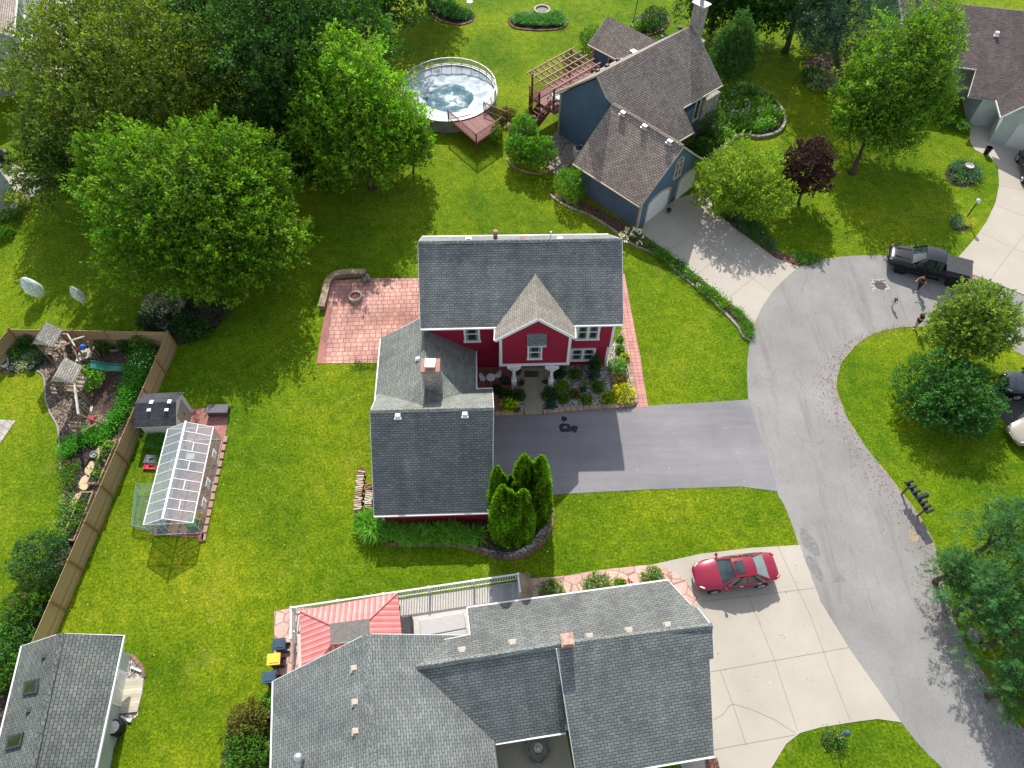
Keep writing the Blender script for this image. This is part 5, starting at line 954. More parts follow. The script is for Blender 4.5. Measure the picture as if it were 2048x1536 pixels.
L(t_, mix(t_, 1., ramp(t_, f_.outputs[0], [(0, (.20, .03, .035)), (.2, (.62, .18, .17)), (.5, (.58, .155, .15)), (.56, (.70, .29, .27)), (1, (.66, .23, .22))]), ramp(t_, nz(t_, 1.5, 4, 'Position'), [(.3, (.85,)*3), (.7, (1.15,)*3)]), 'MULTIPLY'), b_.inputs['Base Color']); b_.inputs['Roughness'].default_value = .38; bump(t_, f_.outputs[0], b_, .5, .03)
gz = [W(600, 1222, 2.55), W(795, 1186, 2.55)]; dx_ = (gz[1]-gz[0]).normalized(); dy_ = Vector((dx_.y, -dx_.x, 0)); gz += [gz[1]+dy_*3.7, gz[0]+dy_*3.7]; i1 = [W(661, 1249, 3.5), W(739, 1239, 3.5)]; i1 += [i1[1]+dy_*1.0, i1[0]+dy_*1.0]
for k in range(4): j = (k+1) % 4; rr2 = MB().slab([gz[k], gz[j], i1[j], i1[k]], .04).build('roof_panel', rm, t); mb = MB(); mb.beam(gz[k]+V(0, 0, .02), i1[k]+V(0, 0, .03), .06, .05); mb.build('hip_trim', rm, t)
MB().slab([p+V(0, 0, .18) for p in i1], .05).build('vent_cap', mat('dark_vent_cap', (.15, .14, .13), .6, .2), t)
for p, k in zip(gz, (0, 1, 2, 3)): c = (p+(sum(gz, Vector())/4-p)*.08); mb = MB(); mb.ob((c.x, c.y, .45), .12, .12, 2.1, R(8)); mb.build('post', BLACK, t)
t = thing('hot_tub', 'hot tub with grey folded cover on the bungalow deck', 'hot tub', W(885, 1260, .45)); tq = [W(838, 1240, 1.35), W(927, 1224, 1.35)]; tq += [tq[1]+dy_*1.55, tq[0]+dy_*1.55]; mb = MB(); mb.prism([p.xy for p in tq], .45, 1.25); mb.build('tub', mat('tub_grey', (.25, .24, .23), .6), t, bevel=.06)
e = tq[0]+(tq[3]-tq[0])*.58, tq[1]+(tq[2]-tq[1])*.58; mb = MB(); mb.prism([p.xy for p in (tq[0], tq[1], e[1]+dy_*-.01, e[0]+dy_*-.01)], 1.25, 1.37); mb.build('cover', mat('cover_grey', (.40, .385, .385), .6, .05), t, bevel=.05); mb = MB(); mb.prism([p.xy for p in (e[0]+dy_*.01, e[1]+dy_*.01, tq[2], tq[3])], 1.25, 1.35); mb.build('cover', MC['cover_grey'], t, bevel=.05)
c = W(815, 1262, .45); t = thing('covered_grill', 'grill under a wrinkled black cover beside the hot tub', 'grill', c); mb = MB(); mb.ob(c+V(0, -.1, 0), .75, 1.5, .95, R(6)); g_ = mb.build('cover', mat('black_cover', (.035, .038, .04), .5, .3, 2, bmp=.8), t, bevel=.15)
for k, (px, py, col, l, lid) in enumerate(((567, 1297, (.035, .065, .10), 'dark blue wheeled bin nearest the deck railing', 0), (557, 1327, (.035, .04, .05), 'wheeled bin with a yellow lid standing between two blue bins', 1), (548, 1362, (.035, .075, .12), 'blue wheeled bin nearest the bungalow gutter', 0))):
    c = W(px, py); t = thing('wheeled_bin', l, 'bin', c, R(6), 'wheeled bins beside the bungalow'); bm_ = mat('bin_%d' % k, col, .5); mb = MB(); mb.v = []; mb.prism([(-.24, -.26), (.24, -.26), (.24, .26), (-.24, .26)], 0, .95); mb.build('body', bm_, t, local=True, bevel=.03)
    mb = MB(); mb.prism([(-.33, -.3), (.36, -.3), (.36, .3), (-.33, .3)], .95, 1.03); mb.prism([(-.2, -.2), (.28, -.2), (.28, .2), (-.2, .2)], 1.03, 1.06); mb.build('lid', mat('yellow_lid', (.85, .50, .06), .45) if lid else bm_, t, local=True, bevel=.02)
    for s_ in (-.22, .22): mb = MB(); mb.tube([(.28, s_-.03, .12), (.28, s_+.03, .12)], .12, 12); mb.build('wheel', BLACK, t, local=True)
c = W(598, 1345); t = thing('downspout', 'white downspout rising beside the wheeled bins', 'downspout', c); mb = MB(); mb.tube([W(588, 1262, 1.9), W(585, 1340, .4), W(584, 1345, 0.05)], .05, 8); mb.build('pipe', WHITE, t)
c = W(1075, 1502); t = thing('fountain', 'tiered stone fountain in the bungalow courtyard', 'fountain', c); FM = mat('fountain_stone', (.22, .22, .18), .8, .3, 6)
mb = MB(); mb.lathe(c, [(.3, 0), (.25, .2), (.6, .35), (.66, .45), (.6, .45), (.5, .38)], 20); mb.build('basin', FM, t); mb = MB(); mb.lathe(c, [(.12, .3), (.1, .75), (.36, .85), (.4, .93), (.34, .92), (.2, .86)], 18); mb.build('basin', FM, t); mb = MB(); mb.lathe(c, [(.07, .8), (.06, 1.15), (.2, 1.22), (.22, 1.27), (.1, 1.25), (.05, 1.4), (0, 1.42)], 16); mb.build('finial', mat('pale_stone', (.5, .5, .42), .7), t)
c = W(1432, 1528); mb = MB(); mb.prism([W(1410, 1520).xy, W(1434, 1516).xy, W(1440, 1540).xy, W(1412, 1545).xy], 0, .05); props(mb.build('mulch_square', REDMULCH), kind='structure')
# mailboxes
t = thing('mailbox_rack', 'row of seven black mailboxes on one post rack beside the road', 'mailbox', W(1835, 1010)); mk = mat('mailbox_black', (.03, .035, .042), .35, .1, spec=.5)
a, b = W(1813, 964, 1.1), W(1857, 1026, 1.1); d = b-a; mb = MB(); mb.beam(a, b, .25, .05); mb.build('shelf', BLACK, t); u = d.normalized(); s_ = Vector((-u.y, u.x, 0)); s_ = s_ if s_.x > 0 else -s_
for k, f_ in enumerate((.04, .2, .36, .54, .7, .84, .97)):
    c = a+d*f_; L_ = .5 if k != 3 else .7; w_ = .085 if k != 3 else .15; mb = MB(); prof = [(-w_, 0), (w_, 0), (w_, w_*1.2)]+[(w_*math.cos(q_), w_*1.2+w_*math.sin(q_)) for q_ in (.6, 1.2, 1.94, 2.54)]+[(-w_, w_*1.2)]
    A_ = [c+u*x+s_*(-.18)+V(0, 0, .03+z) for x, z in prof]; B_ = [c+u*x+s_*(-.18+L_)+V(0, 0, .03+z) for x, z in prof]; mb.poly(A_); mb.poly(B_[::-1])
    for i in range(len(prof)): j = (i+1) % len(prof); mb.poly([A_[j], A_[i], B_[i], B_[j]])
    mb.build('mailbox', mk, t)
for f_ in (.15, .88): c = a+d*f_; mb = MB(); mb.ob((c.x, c.y, 0), .1, .1, 1.08, R(30)); mb.build('post', mat('dark_post', (.12, .08, .05), .8), t)
# lamp posts and bird house
def lamp(px, py, h_, label, gc, hd=.16):
    c = W(px, py); t = thing('lamp_post', label, 'lamp post', c); mb = MB(); mb.tube([c, c+V(0, 0, h_)], .05, 10); mb.build('pole', BLACK if gc else mat('brass_pole', (.2, .16, .1), .6), t)
    mb = MB(); mb.lathe(c+V(0, 0, h_), [(.05, 0), (hd, .08), (hd*1.05, .28), (hd*.6, .36), (0, .42)], 12); mb.build('lantern', mat('frosted_glass_%d' % gc, (.7, .7, .68) if gc else (.05, .09, .12), .3), t)
lamp(1931, 438, 1.7, 'black lamp post with a white lantern in the round flower bed', 1); lamp(1668, 1476, 1.5, 'short lamp post with dark blue globe in the bottom flower bed', 0, .15)
c = W(1267, 44); t = thing('bird_house', 'white bird house on a tall thin pole on the far lawn', 'bird house', c); mb = MB(); mb.tube([c, c+V(.12, 0, 2.6)], .04, 8); mb.build('pole', BARK, t); mb = MB(); mb.ob(c+V(.12, 0, 2.6), .3, .3, .35); mb.build('box', WHITE, t, bevel=.03)
c = W(940, 17); mb = MB(); mb.lathe(c, [(.16, 0), (.06, .1), (.05, .6), (.3, .7), (.32, .75), (.1, .7), (0, .7)], 18); props(mb.build('bird_bath', mat('bath_white', (.75, .78, .8), .4)), 'white bird bath beside the far left planting bed', 'bird bath')
c = W(1931, 344); mb = MB(); mb.lathe(c, [(.2, 0), (.1, .1), (.1, .5), (.33, .62), (.36, .7), (.3, .7), (.26, .62)], 18); props(mb.build('bird_bath', mat('bath_stone', (.45, .43, .4), .7)), 'stone bird bath standing in the round bed on the right lawn', 'bird bath')
# raised vegetable beds
for k, (P_, l) in enumerate(((((216, 886), (236, 886), (200, 970), (178, 970)), 'upper wooden raised bed against the board fence'), (((168, 988), (190, 988), (152, 1084), (130, 1080)), 'lower wooden raised bed against the board fence'))):
    pts = [W(*p) for p in P_]; t = thing('raised_bed', l, 'raised bed', pts[0], group='raised vegetable beds')
    for a, b in zip(pts, pts[1:]+pts[:1]): mb = MB(); mb.beam(a+V(0, 0, .15), b+V(0, 0, .15), .06, .3); mb.build('board', mat('bed_board', (.40, .30, .2), .8, .2), t)
    MB().poly([p+V(0, 0, .24) for p in pts][::-1]).build('soil', SOIL, t)
    c = sum(pts, Vector())/4; q_ = [(c+(p-c)*.85) for p in pts]; cover('vegetable_plants', 'green vegetable plants growing in the %s raised bed' % ('upper', 'lower')[k], [p.xy for p in q_], 26, .5, .6, ['dark', 'mid', 'bright'], 20, 'leaf', .13, seed=k+5, z=.24)
mb = MB(); a, b = W(190, 985), W(165, 905)
for px, py, r_ in ((200, 905, .42), (183, 938, .5), (172, 965, .55), (155, 1000, .5)):
    mb = MB(); blot(mb, px, py, r_*.7, r_, .045, 0, px); mb.build('sandy_path', mat('sand', (.55, .40, .25), .9, .15, 6), kind='structure')
c = W(190, 911); mb = MB(); mb.lathe(c, [(.22, 0), (.24, .2), (.2, .2), (.17, .1), (.08, .1), (.08, .2), (0, .22)], 18); props(mb.build('stone_pot', mat('grey_pot', (.3, .31, .3), .8)), 'round grey stone pot on the dark soil near the raised beds', 'pot')
# play set
t = thing('play_set', 'wooden play set with two shingled towers, green slide and swings', 'play set', W(120, 760)); PW = mat('play_wood', (.24, .17, .115), .8, .3, 4); PG = mat('grey_wood', (.42, .39, .35), .8, .2, 4)
def tower(px, py, yaw, zr=3.1):
    c = W(px, py, zr-.5); f_ = Fr(c, yaw)
    for u in (-.55, .55):
        for v in (-.55, .55): mb = MB(); mb.ob(f_.p(u, v), .09, .09, zr-.55, R(yaw)); mb.build('tower_post', PW, t)
    mb = MB(); f_.box(mb, -.6, .6, -.6, .6, 1.25, 1.32); mb.build('platform', OLDWOOD, t)
    for s_ in (-1, 1): MB().slab([f_.p(0, -.72, zr+.15), f_.p(0, .72, zr+.15), f_.p(.75*s_, .72, zr-.65), f_.p(.75*s_, -.72, zr-.65)], .05).build('tower_roof', SH_P, t)
    mb = MB(); f_.ex(mb, [(-.68, zr-.62), (0, zr+.1), (.68, zr-.62)], -.66, -.62, 'v'); mb.build('roof_gable', PG, t)
    for a_, b_2 in (((-.55, -.55), (.55, -.55)), ((-.55, .55), (.55, .55)), ((-.55, -.55), (-.55, .55))):
        for zz in (1.5, 1.8, 2.05): mb = MB(); mb.beam(f_.p(*a_, zz), f_.p(*b_2, zz), .03, .09); mb.build('guard_rail', PW, t)
    return c
ta = tower(92, 672, -8); tb = tower(131, 745, -5)
for (xa, ya, xb, yb, za, zb) in ((112, 668, 135, 668, 2.3, 2.3), (135, 668, 150, 692, 2.3, 2.3), (112, 672, 128, 700, 2.2, 2.2), (143, 681, 168, 673, 2.3, 2.3), (168, 673, 185, 705, 2.3, 1.), (145, 693, 160, 725, 2.2, 1.2), (108, 700, 140, 686, 2.2, 2.2), (118, 700, 128, 735, 1.4, 1.4), (104, 704, 118, 738, 1.4, 1.4), (150, 690, 190, 718, .9, .4), (176, 683, 192, 720, 2.2, .1), (128, 690, 132, 730, 1.6, 1.4)):
    mb = MB(); mb.beam(W(xa, ya, za), W(xb, yb, zb), .09, .09); mb.build('beam', PG if xa % 2 else PW, t)
for k in range(9): p = W(112, 700, 1.3)+(W(126, 738, 1.3)-W(112, 700, 1.3))*k/9; mb = MB(); mb.beam(p-V(.35, 0, 0), p+V(.6, 0, 0), .2, .04); mb.build('bridge_plank', OLDWOOD, t)
for (x, y, z) in ((135, 668, 2.3), (168, 673, 2.3), (150, 692, 2.3), (186, 705, 1.)): p = W(x, y, z); mb = MB(); mb.ob((p.x, p.y, 0), .09, .09, z); mb.build('post', PW, t)
for k in range(5): p = W(158+k*6, 712-k*2, 1.1); mb = MB(); mb.beam(p-V(0, .45, 0), p+V(0, .45, 0), .2, .04); mb.build('platform_plank', PALEWOOD, t)
SG = mat('green_slide', (.01, .17, .125), .25, .1, spec=.6); a, b = W(182, 733, 1.25), W(248, 738, .18); mb = MB(); K = 12
for k in range(K+1):
    f_ = k/K; p = a+(b-a)*f_; p.z = 1.25*(1-f_)**1.15+.16+.05*math.sin(f_*9)
    for y, z in ((-.26, .14), (-.22, .02), (.22, .02), (.26, .14), (.30, .14), (.25, -.03), (-.25, -.03), (-.30, .14)): mb.v.append((p.x, p.y+y, p.z+z))
for k in range(K):
    for j in range(8): q_ = (j+1) % 8; mb.f.append((k*8+j, k*8+q_, (k+1)*8+q_, (k+1)*8+j)); mb.m.append(0)
mb.f += [tuple(range(7, -1, -1)), tuple(range(K*8, K*8+8))]; mb.m += [0, 0]; mb.build('slide', SG, t, smooth=False)
a, b = W(148, 758, 2.3), W(157, 829, 2.3); mb = MB(); mb.beam(a, b, .11, .16); mb.build('swing_beam', PG, t); e1_, e2_ = W(213, 852), W(153, 884)
for e in (e1_, e2_): mb = MB(); mb.beam(b, V(e.x, e.y, 0), .09, .09); mb.build('swing_leg', PW, t)
mb = MB(); mb.beam(b+(V(e1_.x, e1_.y, 0)-b)*.7, b+(V(e2_.x, e2_.y, 0)-b)*.7, .08, .08); mb.build('cross_brace', PW, t)
for f_, col, sz, l in ((.45, mat('swing_pale', (.5, .5, .4), .6), (.4, .16, .04), 0), (.78, mat('swing_red', (.5, .02, .06), .4), (.34, .34, .28), 1)):
    p = a+(b-a)*f_; s_ = V(p.x+.12, p.y, .55); mb = MB(); mb.ob(s_, sz[0] if l else sz[1], sz[1] if l else sz[0], sz[2], R(8)); sw = mb.build('swing_seat', col, t, bevel=.03)
    for y in (-.18, .18): mb = MB(); mb.tube([p+V(0, y, 0), s_+V(0, y, .03)], .012, 5); mb.build('swing_rope', mat('rope', (.35, .4, .25)), sw)
mb = MB(); p = W(166, 694, 1.5); mb.lathe(p, [(.0, -.2), (.16, -.14), (.22, 0), (.16, .14), (0, .2)], 12); mb.build('blue_ball_panel', mat('play_blue', (.02, .12, .5), .3), t, smooth=True); mb = MB(); mb.tube([p-V(.7, .3, .2), p-V(.1, 0, 0)], .07, 8); mb.build('red_scope', mat('play_red', (.5, .03, .03), .3), t)
for k, (px, py, r_, l) in enumerate(((11, 729, .35, 'round basin with teal water beside the left garden bed'), (27, 740, .24, 'green pot nearest the teal basin'), (66, 738, .27, 'green pot at the corner of the left planting bed'), (80, 726, .26, 'green pot beside the wood chip path'), (96, 720, .26, 'green pot nearest the play tower legs'))):
    c = W(px, py); tt = thing('basin' if k == 0 else 'garden_pot', l, 'pot', c); mb = MB(); mb.lathe(c, [(r_*.8, 0), (r_, .35), (r_*1.08, .35), (r_*.92, .33), (r_*.85, .1)], 18); mb.build('rim', mat('pot_green', (.01, .06, .045), .4) if k else IRON, tt); mb = MB(); mb.lathe(c, [(r_*.88, .27), (0, .28)], 16); mb.build('filling', mat('teal_fill', (.02, .12, .16), .3) if k == 0 else SOIL, tt)
# utility box and small things
c = W(333, 672); mb = MB(); mb.ob(c+V(-.1, .5, 0), .75, .75, .75, R(-15)); props(mb.build('utility_box', mat('utility_green', (.10, .15, .12), .6), bevel=.05), 'dark green utility box behind the corner of the board fence', 'utility box')
c = W(637, 350); mb = MB(); mb.lathe(c, [(.3, 0), (.3, .9), (.27, .95), (0, .95)], 18); props(mb.build('barrel', mat('blue_barrel', (.03, .16, .5), .4)), 'blue barrel half hidden under the bright central maple', 'barrel')
t = thing('patio_umbrella_base', 'black covered grill beside the left edge building', 'grill', W(18, 330)); mb = MB(); mb.lathe(W(18, 325), [(.4, 0), (.5, .6), (.4, 1.1), (0, 1.3)], 16); mb.build('cover', MC['black_cover'], t); t.name = 'round_grill'
t = thing('white_balcony', 'white railed balcony at the back of the top left house', 'balcony', W(70, 60)); a, b, c = W(46, 22, 2.6), W(98, 12, 2.6), W(104, 38, 2.6)
mb = MB(); mb.prism([a.xy, b.xy, c.xy, W(52, 44, 2.6).xy], 2.4, 2.6); mb.build('floor', GREYDECK, t); rail(t, a, b, .9, WHITE, .18, .1, bw=.05); rail(t, b, c, .9, WHITE, .18, .1, bw=.05, ends='b'); rail(t, c, W(52, 44, 2.6), .9, WHITE, .18, .1, bw=.05, ends='b')
for p in (b, c): mb = MB(); mb.ob((p.x, p.y, 0), .15, .15, 2.4); mb.build('support_post', WHITE, t)
# ---------------- vehicles ----------------
def paint(name, col, rough=.25, metal=.3, coat=.8):
    m, t, b = new(name); b.inputs['Base Color'].default_value = (*col, 1); b.inputs['Roughness'].default_value = rough; b.inputs['Metallic'].default_value = metal; b.inputs['Coat Weight'].default_value = coat; b.inputs['Coat Roughness'].default_value = .03; return m
CARGLASS = glassm('car_glass', (.02, .035, .035), .04); RUB = mat('tyre_rubber', (.012, .012, .013), .8); RIM = mat('alloy', (.55, .56, .58), .3, .1, metal=.8); BRIM = mat('black_alloy', (.02, .02, .022), .35, .1); HEADL = mat('headlight_lens', (.5, .52, .54), .15); TAILL = mat('taillight_lens', (.45, .01, .015), .2); CHR = mat('chrome', (.75, .76, .78), .15, .03, metal=.9)
def car(name, label, cat, loc, yaw, st, cab, pm, wb, rim=RIM, wr=.34, sunroof=False, bed=None, rails=False, hl=HEADL):
    """st: stations (x, halfwidth, sill, shoulder, centre height) rear to front; cab: (xr_base,xr_roof,xf_roof,xf_base,halfbase,halfroof,zroof)"""
    t = thing(name, label, cat, (loc[0], loc[1], .02), R(yaw)); mb = MB(); n = 10
    for x, w, zs, zb, zt in st:
        sec = [(w*.86, zs), (w*.98, zs+.1), (w, (zs+zb)/2), (w*.985, zb-.04), (w*.93, zb+.02), (w*.62, zb+(zt-zb)*.8), (w*.25, zt)]
        for y, z in sec: mb.v.append((x, y, z))
        for y, z in sec[::-1]: mb.v.append((x, -y, z))
    K = 14
    for i in range(len(st)-1):
        for j in range(K): q = (j+1) % K; mb.f.append((i*K+j, i*K+q, (i+1)*K+q, (i+1)*K+j)); mb.m.append(0)
    mb.f.append(tuple(range(K))[::-1]); mb.f.append(tuple((len(st)-1)*K+j for j in range(K))); mb.m += [0, 0]
    body = mb.build('body', pm, t, local=True, smooth=True, sub=2)
    def top(x):
        for a, b in zip(st, st[1:]):
            if a[0] <= x <= b[0]: f = (x-a[0])/(b[0]-a[0]); return a[3]+(b[3]-a[3])*f, a[4]+(b[4]-a[4])*f, a[1]+(b[1]-a[1])*f
        return st[0][3], st[0][4], st[0][1]
    xb, xr, xf, xw, hb_, hr, zr = cab; zb0, zt0, _ = top(xb); zb1, zt1, _ = top(xw); zb0 = zb0-.02; zb1 = zb1-.02
    # roof panel
    mb = MB(); m_, k_ = 6, 6
    for i in range(m_+1):
        for j in range(k_+1): f = i/m_; g = j/k_*2-1; mb.v.append((xr+(xf-xr)*f, g*hr, zr-.06*g*g-.04*(2*f-1)**2))
    for i in range(m_):
        for j in range(k_): a = i*(k_+1)+j; mb.f.append((a, a+k_+1, a+k_+2, a+1)); mb.m.append(0)
    rf = mb.build('roof', pm, t, local=True, smooth=True); zc = zr-.1
    if sunroof: mb = MB(); mb.poly([(xf-.62, -.36, zr+.006), (xf-.08, -.36, zr-.012), (xf-.08, .36, zr-.012), (xf-.62, .36, zr+.006)]); mb.build('sunroof', CARGLASS, rf, local=True)
    if rails:
        for s in (-1, 1): mb = MB(); mb.tube([(xr+.1, s*hr*.92, zr-.02), (xf-.1, s*hr*.92, zr)], .02, 6); mb.build('roof_rail', CHR, rf, local=True)
    def grid(P, name, m, parent=t):        # P four corners, slightly bulged
        a, b, c, d = [Vector(p) for p in P]; ce = (a+b+c+d)/4; nn = (b-a).cross(d-a).normalized(); nn = nn if nn.z > 0 or abs(nn.z) < .3 and nn.y*ce.y > 0 else -nn; mb = MB(); k = 5
        for i in range(k+1):
            for j in range(k+1): u, v = i/k, j/k; mb.v.append(tuple((a*(1-u)+b*u)*(1-v)+(d*(1-u)+c*u)*v+nn*.05*math.sin(math.pi*u)*1.0))
        for i in range(k):
            for j in range(k): q = i*(k+1)+j; mb.f.append((q, q+1, q+k+2, q+k+1)); mb.m.append(0)
        return mb.build(name, m, parent, local=True, smooth=True)
    grid([(xw, -hb_*.93, zb1+.03), (xw, hb_*.93, zb1+.03), (xf, hr*.96, zc), (xf, -hr*.96, zc)], 'windshield', CARGLASS)
    grid([(xb, -hb_*.9, zb0+.05), (xb, hb_*.9, zb0+.05), (xr, hr*.95, zc), (xr, -hr*.95, zc)], 'rear_window', mat('tinted_sky_glass', (.16, .22, .21), .1) if sunroof else CARGLASS)
    for s in (-1, 1):
        xm = (xr+xf)/2-.1
        for a, b, c, d in ((xb+.2, xm-.03, xm-.03, xr+.05), (xm+.04, xw-.22, xf-.05, xm+.04)):
            grid([(a, s*hb_, min(top(a)[0], 9)-.01), (b, s*hb_, top(b)[0]-.01), (c, s*hr, zc-.01), (d, s*hr, zc-.01)], 'side_window', CARGLASS)
        for P_, Q_ in (((xw, s*hb_*.97, zb1+.02), (xf, s*hr, zc+.03)), ((xb, s*hb_*.95, zb0+.02), (xr, s*hr, zc+.03)), ((xm, s*hb_*1.0, top(xm)[0]), (xm, s*hr*1.0, zc+.02))): mb = MB(); mb.beam(P_, Q_, .09, .06); mb.build('pillar', pm, t, local=True)
        mb = MB(); mb.tube([(xw-.12, s*(hb_+.02), zb1+.06), (xw-.16, s*(hb_+.2), zb1+.1)], [.03, .07], 8); mb.lathe((xw-.16, s*(hb_+.22), zb1+.03), [(.03, 0), (.09, .03), (.09, .12), (.04, .16)], 10); mb.build('side_mirror', pm, t, local=True)
        f_ = st[-2]; mb = MB(); mb.beam((f_[0]+.02, s*f_[1]*.74, f_[3]+.01), ((f_[0]+st[-3][0])/2+.02, s*(f_[1]*.45+st[-3][1]*.45), (f_[3]+st[-3][3])/2+.03), .10, .07); mb.build('headlight', hl, t, local=True, smooth=True, bevel=.03)
        r_ = st[1]; mb = MB(); mb.beam((st[0][0]+.02, s*r_[1]*.72, r_[3]-.04), (r_[0]+.1, s*r_[1]*.93, r_[3]-.03), .1, .16); mb.build('taillight', TAILL, t, local=True, bevel=.02)
        for x in (xm+.3, xm-.75): mb = MB(); mb.beam((x, s*(top(x)[2]+.0), top(x)[0]-.12), (x+.18, s*(top(x)[2]+.0), top(x)[0]-.12), .03, .03); mb.build('door_handle', CHR if rim is RIM else BLACK, t, local=True)
        for x in wb:
            y0 = s*(top(x)[2]-.2); y1 = s*(top(x)[2]+.015); mb = MB(); mb.tube([(x, y0, wr), (x, y1, wr)], wr, 22); w = mb.build('wheel', RUB, t, local=True, bevel=.03)
            mb = MB(); mb.tube([(x, y1, wr), (x, y1+s*.012, wr)], wr*.66, 18)
            rm_ = mb.build('rim', rim, w, local=True); mb = MB()
            for k in range(5): a = k*1.2566; mb.beam((x, y1+s*.02, wr), (x+wr*.6*math.cos(a), y1+s*.02, wr+wr*.6*math.sin(a)), .05, .02)
            mb.build('spokes', CHR if rim is RIM else BLACK, w, local=True)
            mb = MB(); mb.tube([(x, s*(top(x)[2]-.06), wr), (x, s*(top(x)[2]+.004), wr)], wr*1.17, 22); mb.build('wheel_arch', BLACK, t, local=True)
    f_ = st[-1]; mb = MB(); mb.beam((f_[0]+.01, -f_[1]*.5, f_[3]-.02), (f_[0]+.01, f_[1]*.5, f_[3]-.02), .05, .16); mb.build('grille', CHR if rim is RIM else BLACK, t, local=True, bevel=.02)
    return t
SED = [(-2.42, .62, .45, .82, .9), (-2.3, .80, .32, .90, 1.0), (-1.7, .90, .22, .94, 1.06), (-.8, .93, .2, .92, .98), (.3, .93, .2, .90, .94), (1.0, .92, .2, .87, .97), (1.7, .88, .22, .78, .90), (2.2, .78, .26, .64, .74), (2.4, .55, .32, .54, .6)]
car('sedan', 'glossy dark red sedan with a sunroof on the concrete driveway', 'car', (12.73, 13.49), 187.6, SED, (-1.75, -1.0, .25, 1.02, .82, .56, 1.43), paint('red_car_paint', (.26, .008, .035)), (-1.37, 1.37), sunroof=True)
SUV = [(-2.3, .75, .5, 1.0, 1.08), (-2.1, .9, .4, 1.02, 1.1), (-1.2, .94, .3, 1.02, 1.08), (.3, .94, .3, 1.0, 1.05), (1.0, .93, .3, .98, 1.08), (1.7, .9, .32, .9, 1.0), (2.15, .8, .36, .74, .82), (2.32, .6, .42, .62, .68)]
car('parked_suv', 'dark blue green car with a reflecting windshield at the right edge', 'car', (35.25, 26.2), 173, SUV, (-2.1, -1.8, .35, 1.05, .84, .62, 1.65), paint('teal_black_paint', (.012, .03, .038)), (-1.4, 1.4), rails=True)
car('parked_car', 'pale beige car nose at the right edge below the dark one', 'car', (34.4, 23.1), 197, SED, (-1.75, -1.0, .25, 1.02, .82, .56, 1.43), paint('beige_paint', (.42, .38, .30)), (-1.37, 1.37))
car('parked_car', 'black car with silver wheels in front of the top right garage', 'car', (43.95, 48.3), 77, SED, (-1.75, -1.0, .25, 1.02, .82, .56, 1.43), paint('black_car_paint', (.01, .011, .014)), (-1.37, 1.37))
TRK = [(-2.93, .95, .6, 1.28, 1.3), (-2.88, .99, .55, 1.32, 1.34), (-1.0, 1.0, .5, 1.32, 1.34), (-.95, 1.0, .5, 1.22, 1.3), (.9, 1.0, .45, 1.18, 1.26), (1.5, .99, .45, 1.16, 1.26), (2.5, .97, .48, 1.08, 1.2), (2.8, .93, .5, .98, 1.08), (2.92, .8, .55, .85, .92)]
tk = car('pickup_truck', 'black crew cab pickup truck with covered bed parked on the road', 'pickup truck', (31.38, 37.15), 158.8, TRK, (-1.05, -.85, .55, 1.3, .93, .72, 1.9), paint('truck_black', (.006, .007, .010), .22, .0, .25), (-1.9, 1.75), rim=BRIM, wr=.43, hl=mat('smoked_lens', (.16, .16, .17), .3))
mb = MB(); mb.prism([(-2.86, -.88), (-1.12, -.88), (-1.12, .88), (-2.86, .88)], 1.3, 1.37); mb.build('bed_cover', mat('tonneau_vinyl', (.03, .036, .042), .55, .2, 3), tk, local=True, bevel=.02)
for s in (-1, 1): mb = MB(); mb.beam((-1.0, s*1.02, .42), (1.2, s*1.02, .42), .16, .06); mb.build('side_step', BLACK, tk, local=True)
for k in (-1, 1): mb = MB(); mb.beam((1.4, k*.5, 1.26), (2.5, k*.42, 1.2), .1, .04); mb.build('hood_ridge', BLACK, tk, local=True, bevel=.015)
fc = bpy.data.curves.new('badge', 'FONT'); fc.body = '4X4'; fc.size = .17; fc.extrude = .004; fo = bpy.data.objects.new('badge_tmp', fc); COL.objects.link(fo)
bpy.context.view_layer.update(); me = bpy.data.meshes.new_from_object(fo.evaluated_get(bpy.context.evaluated_depsgraph_get())); bpy.data.objects.remove(fo); me.materials.clear(); me.materials.append(CHR)
bo = bpy.data.objects.new('badge', me); COL.objects.link(bo); bo.parent = tk; bo.location = (-2.45, 1.004, 1.13); bo.rotation_euler = (R(90), 0, R(180))
for k in range(3): p = tk.matrix_world @ V(0, 0, 0)
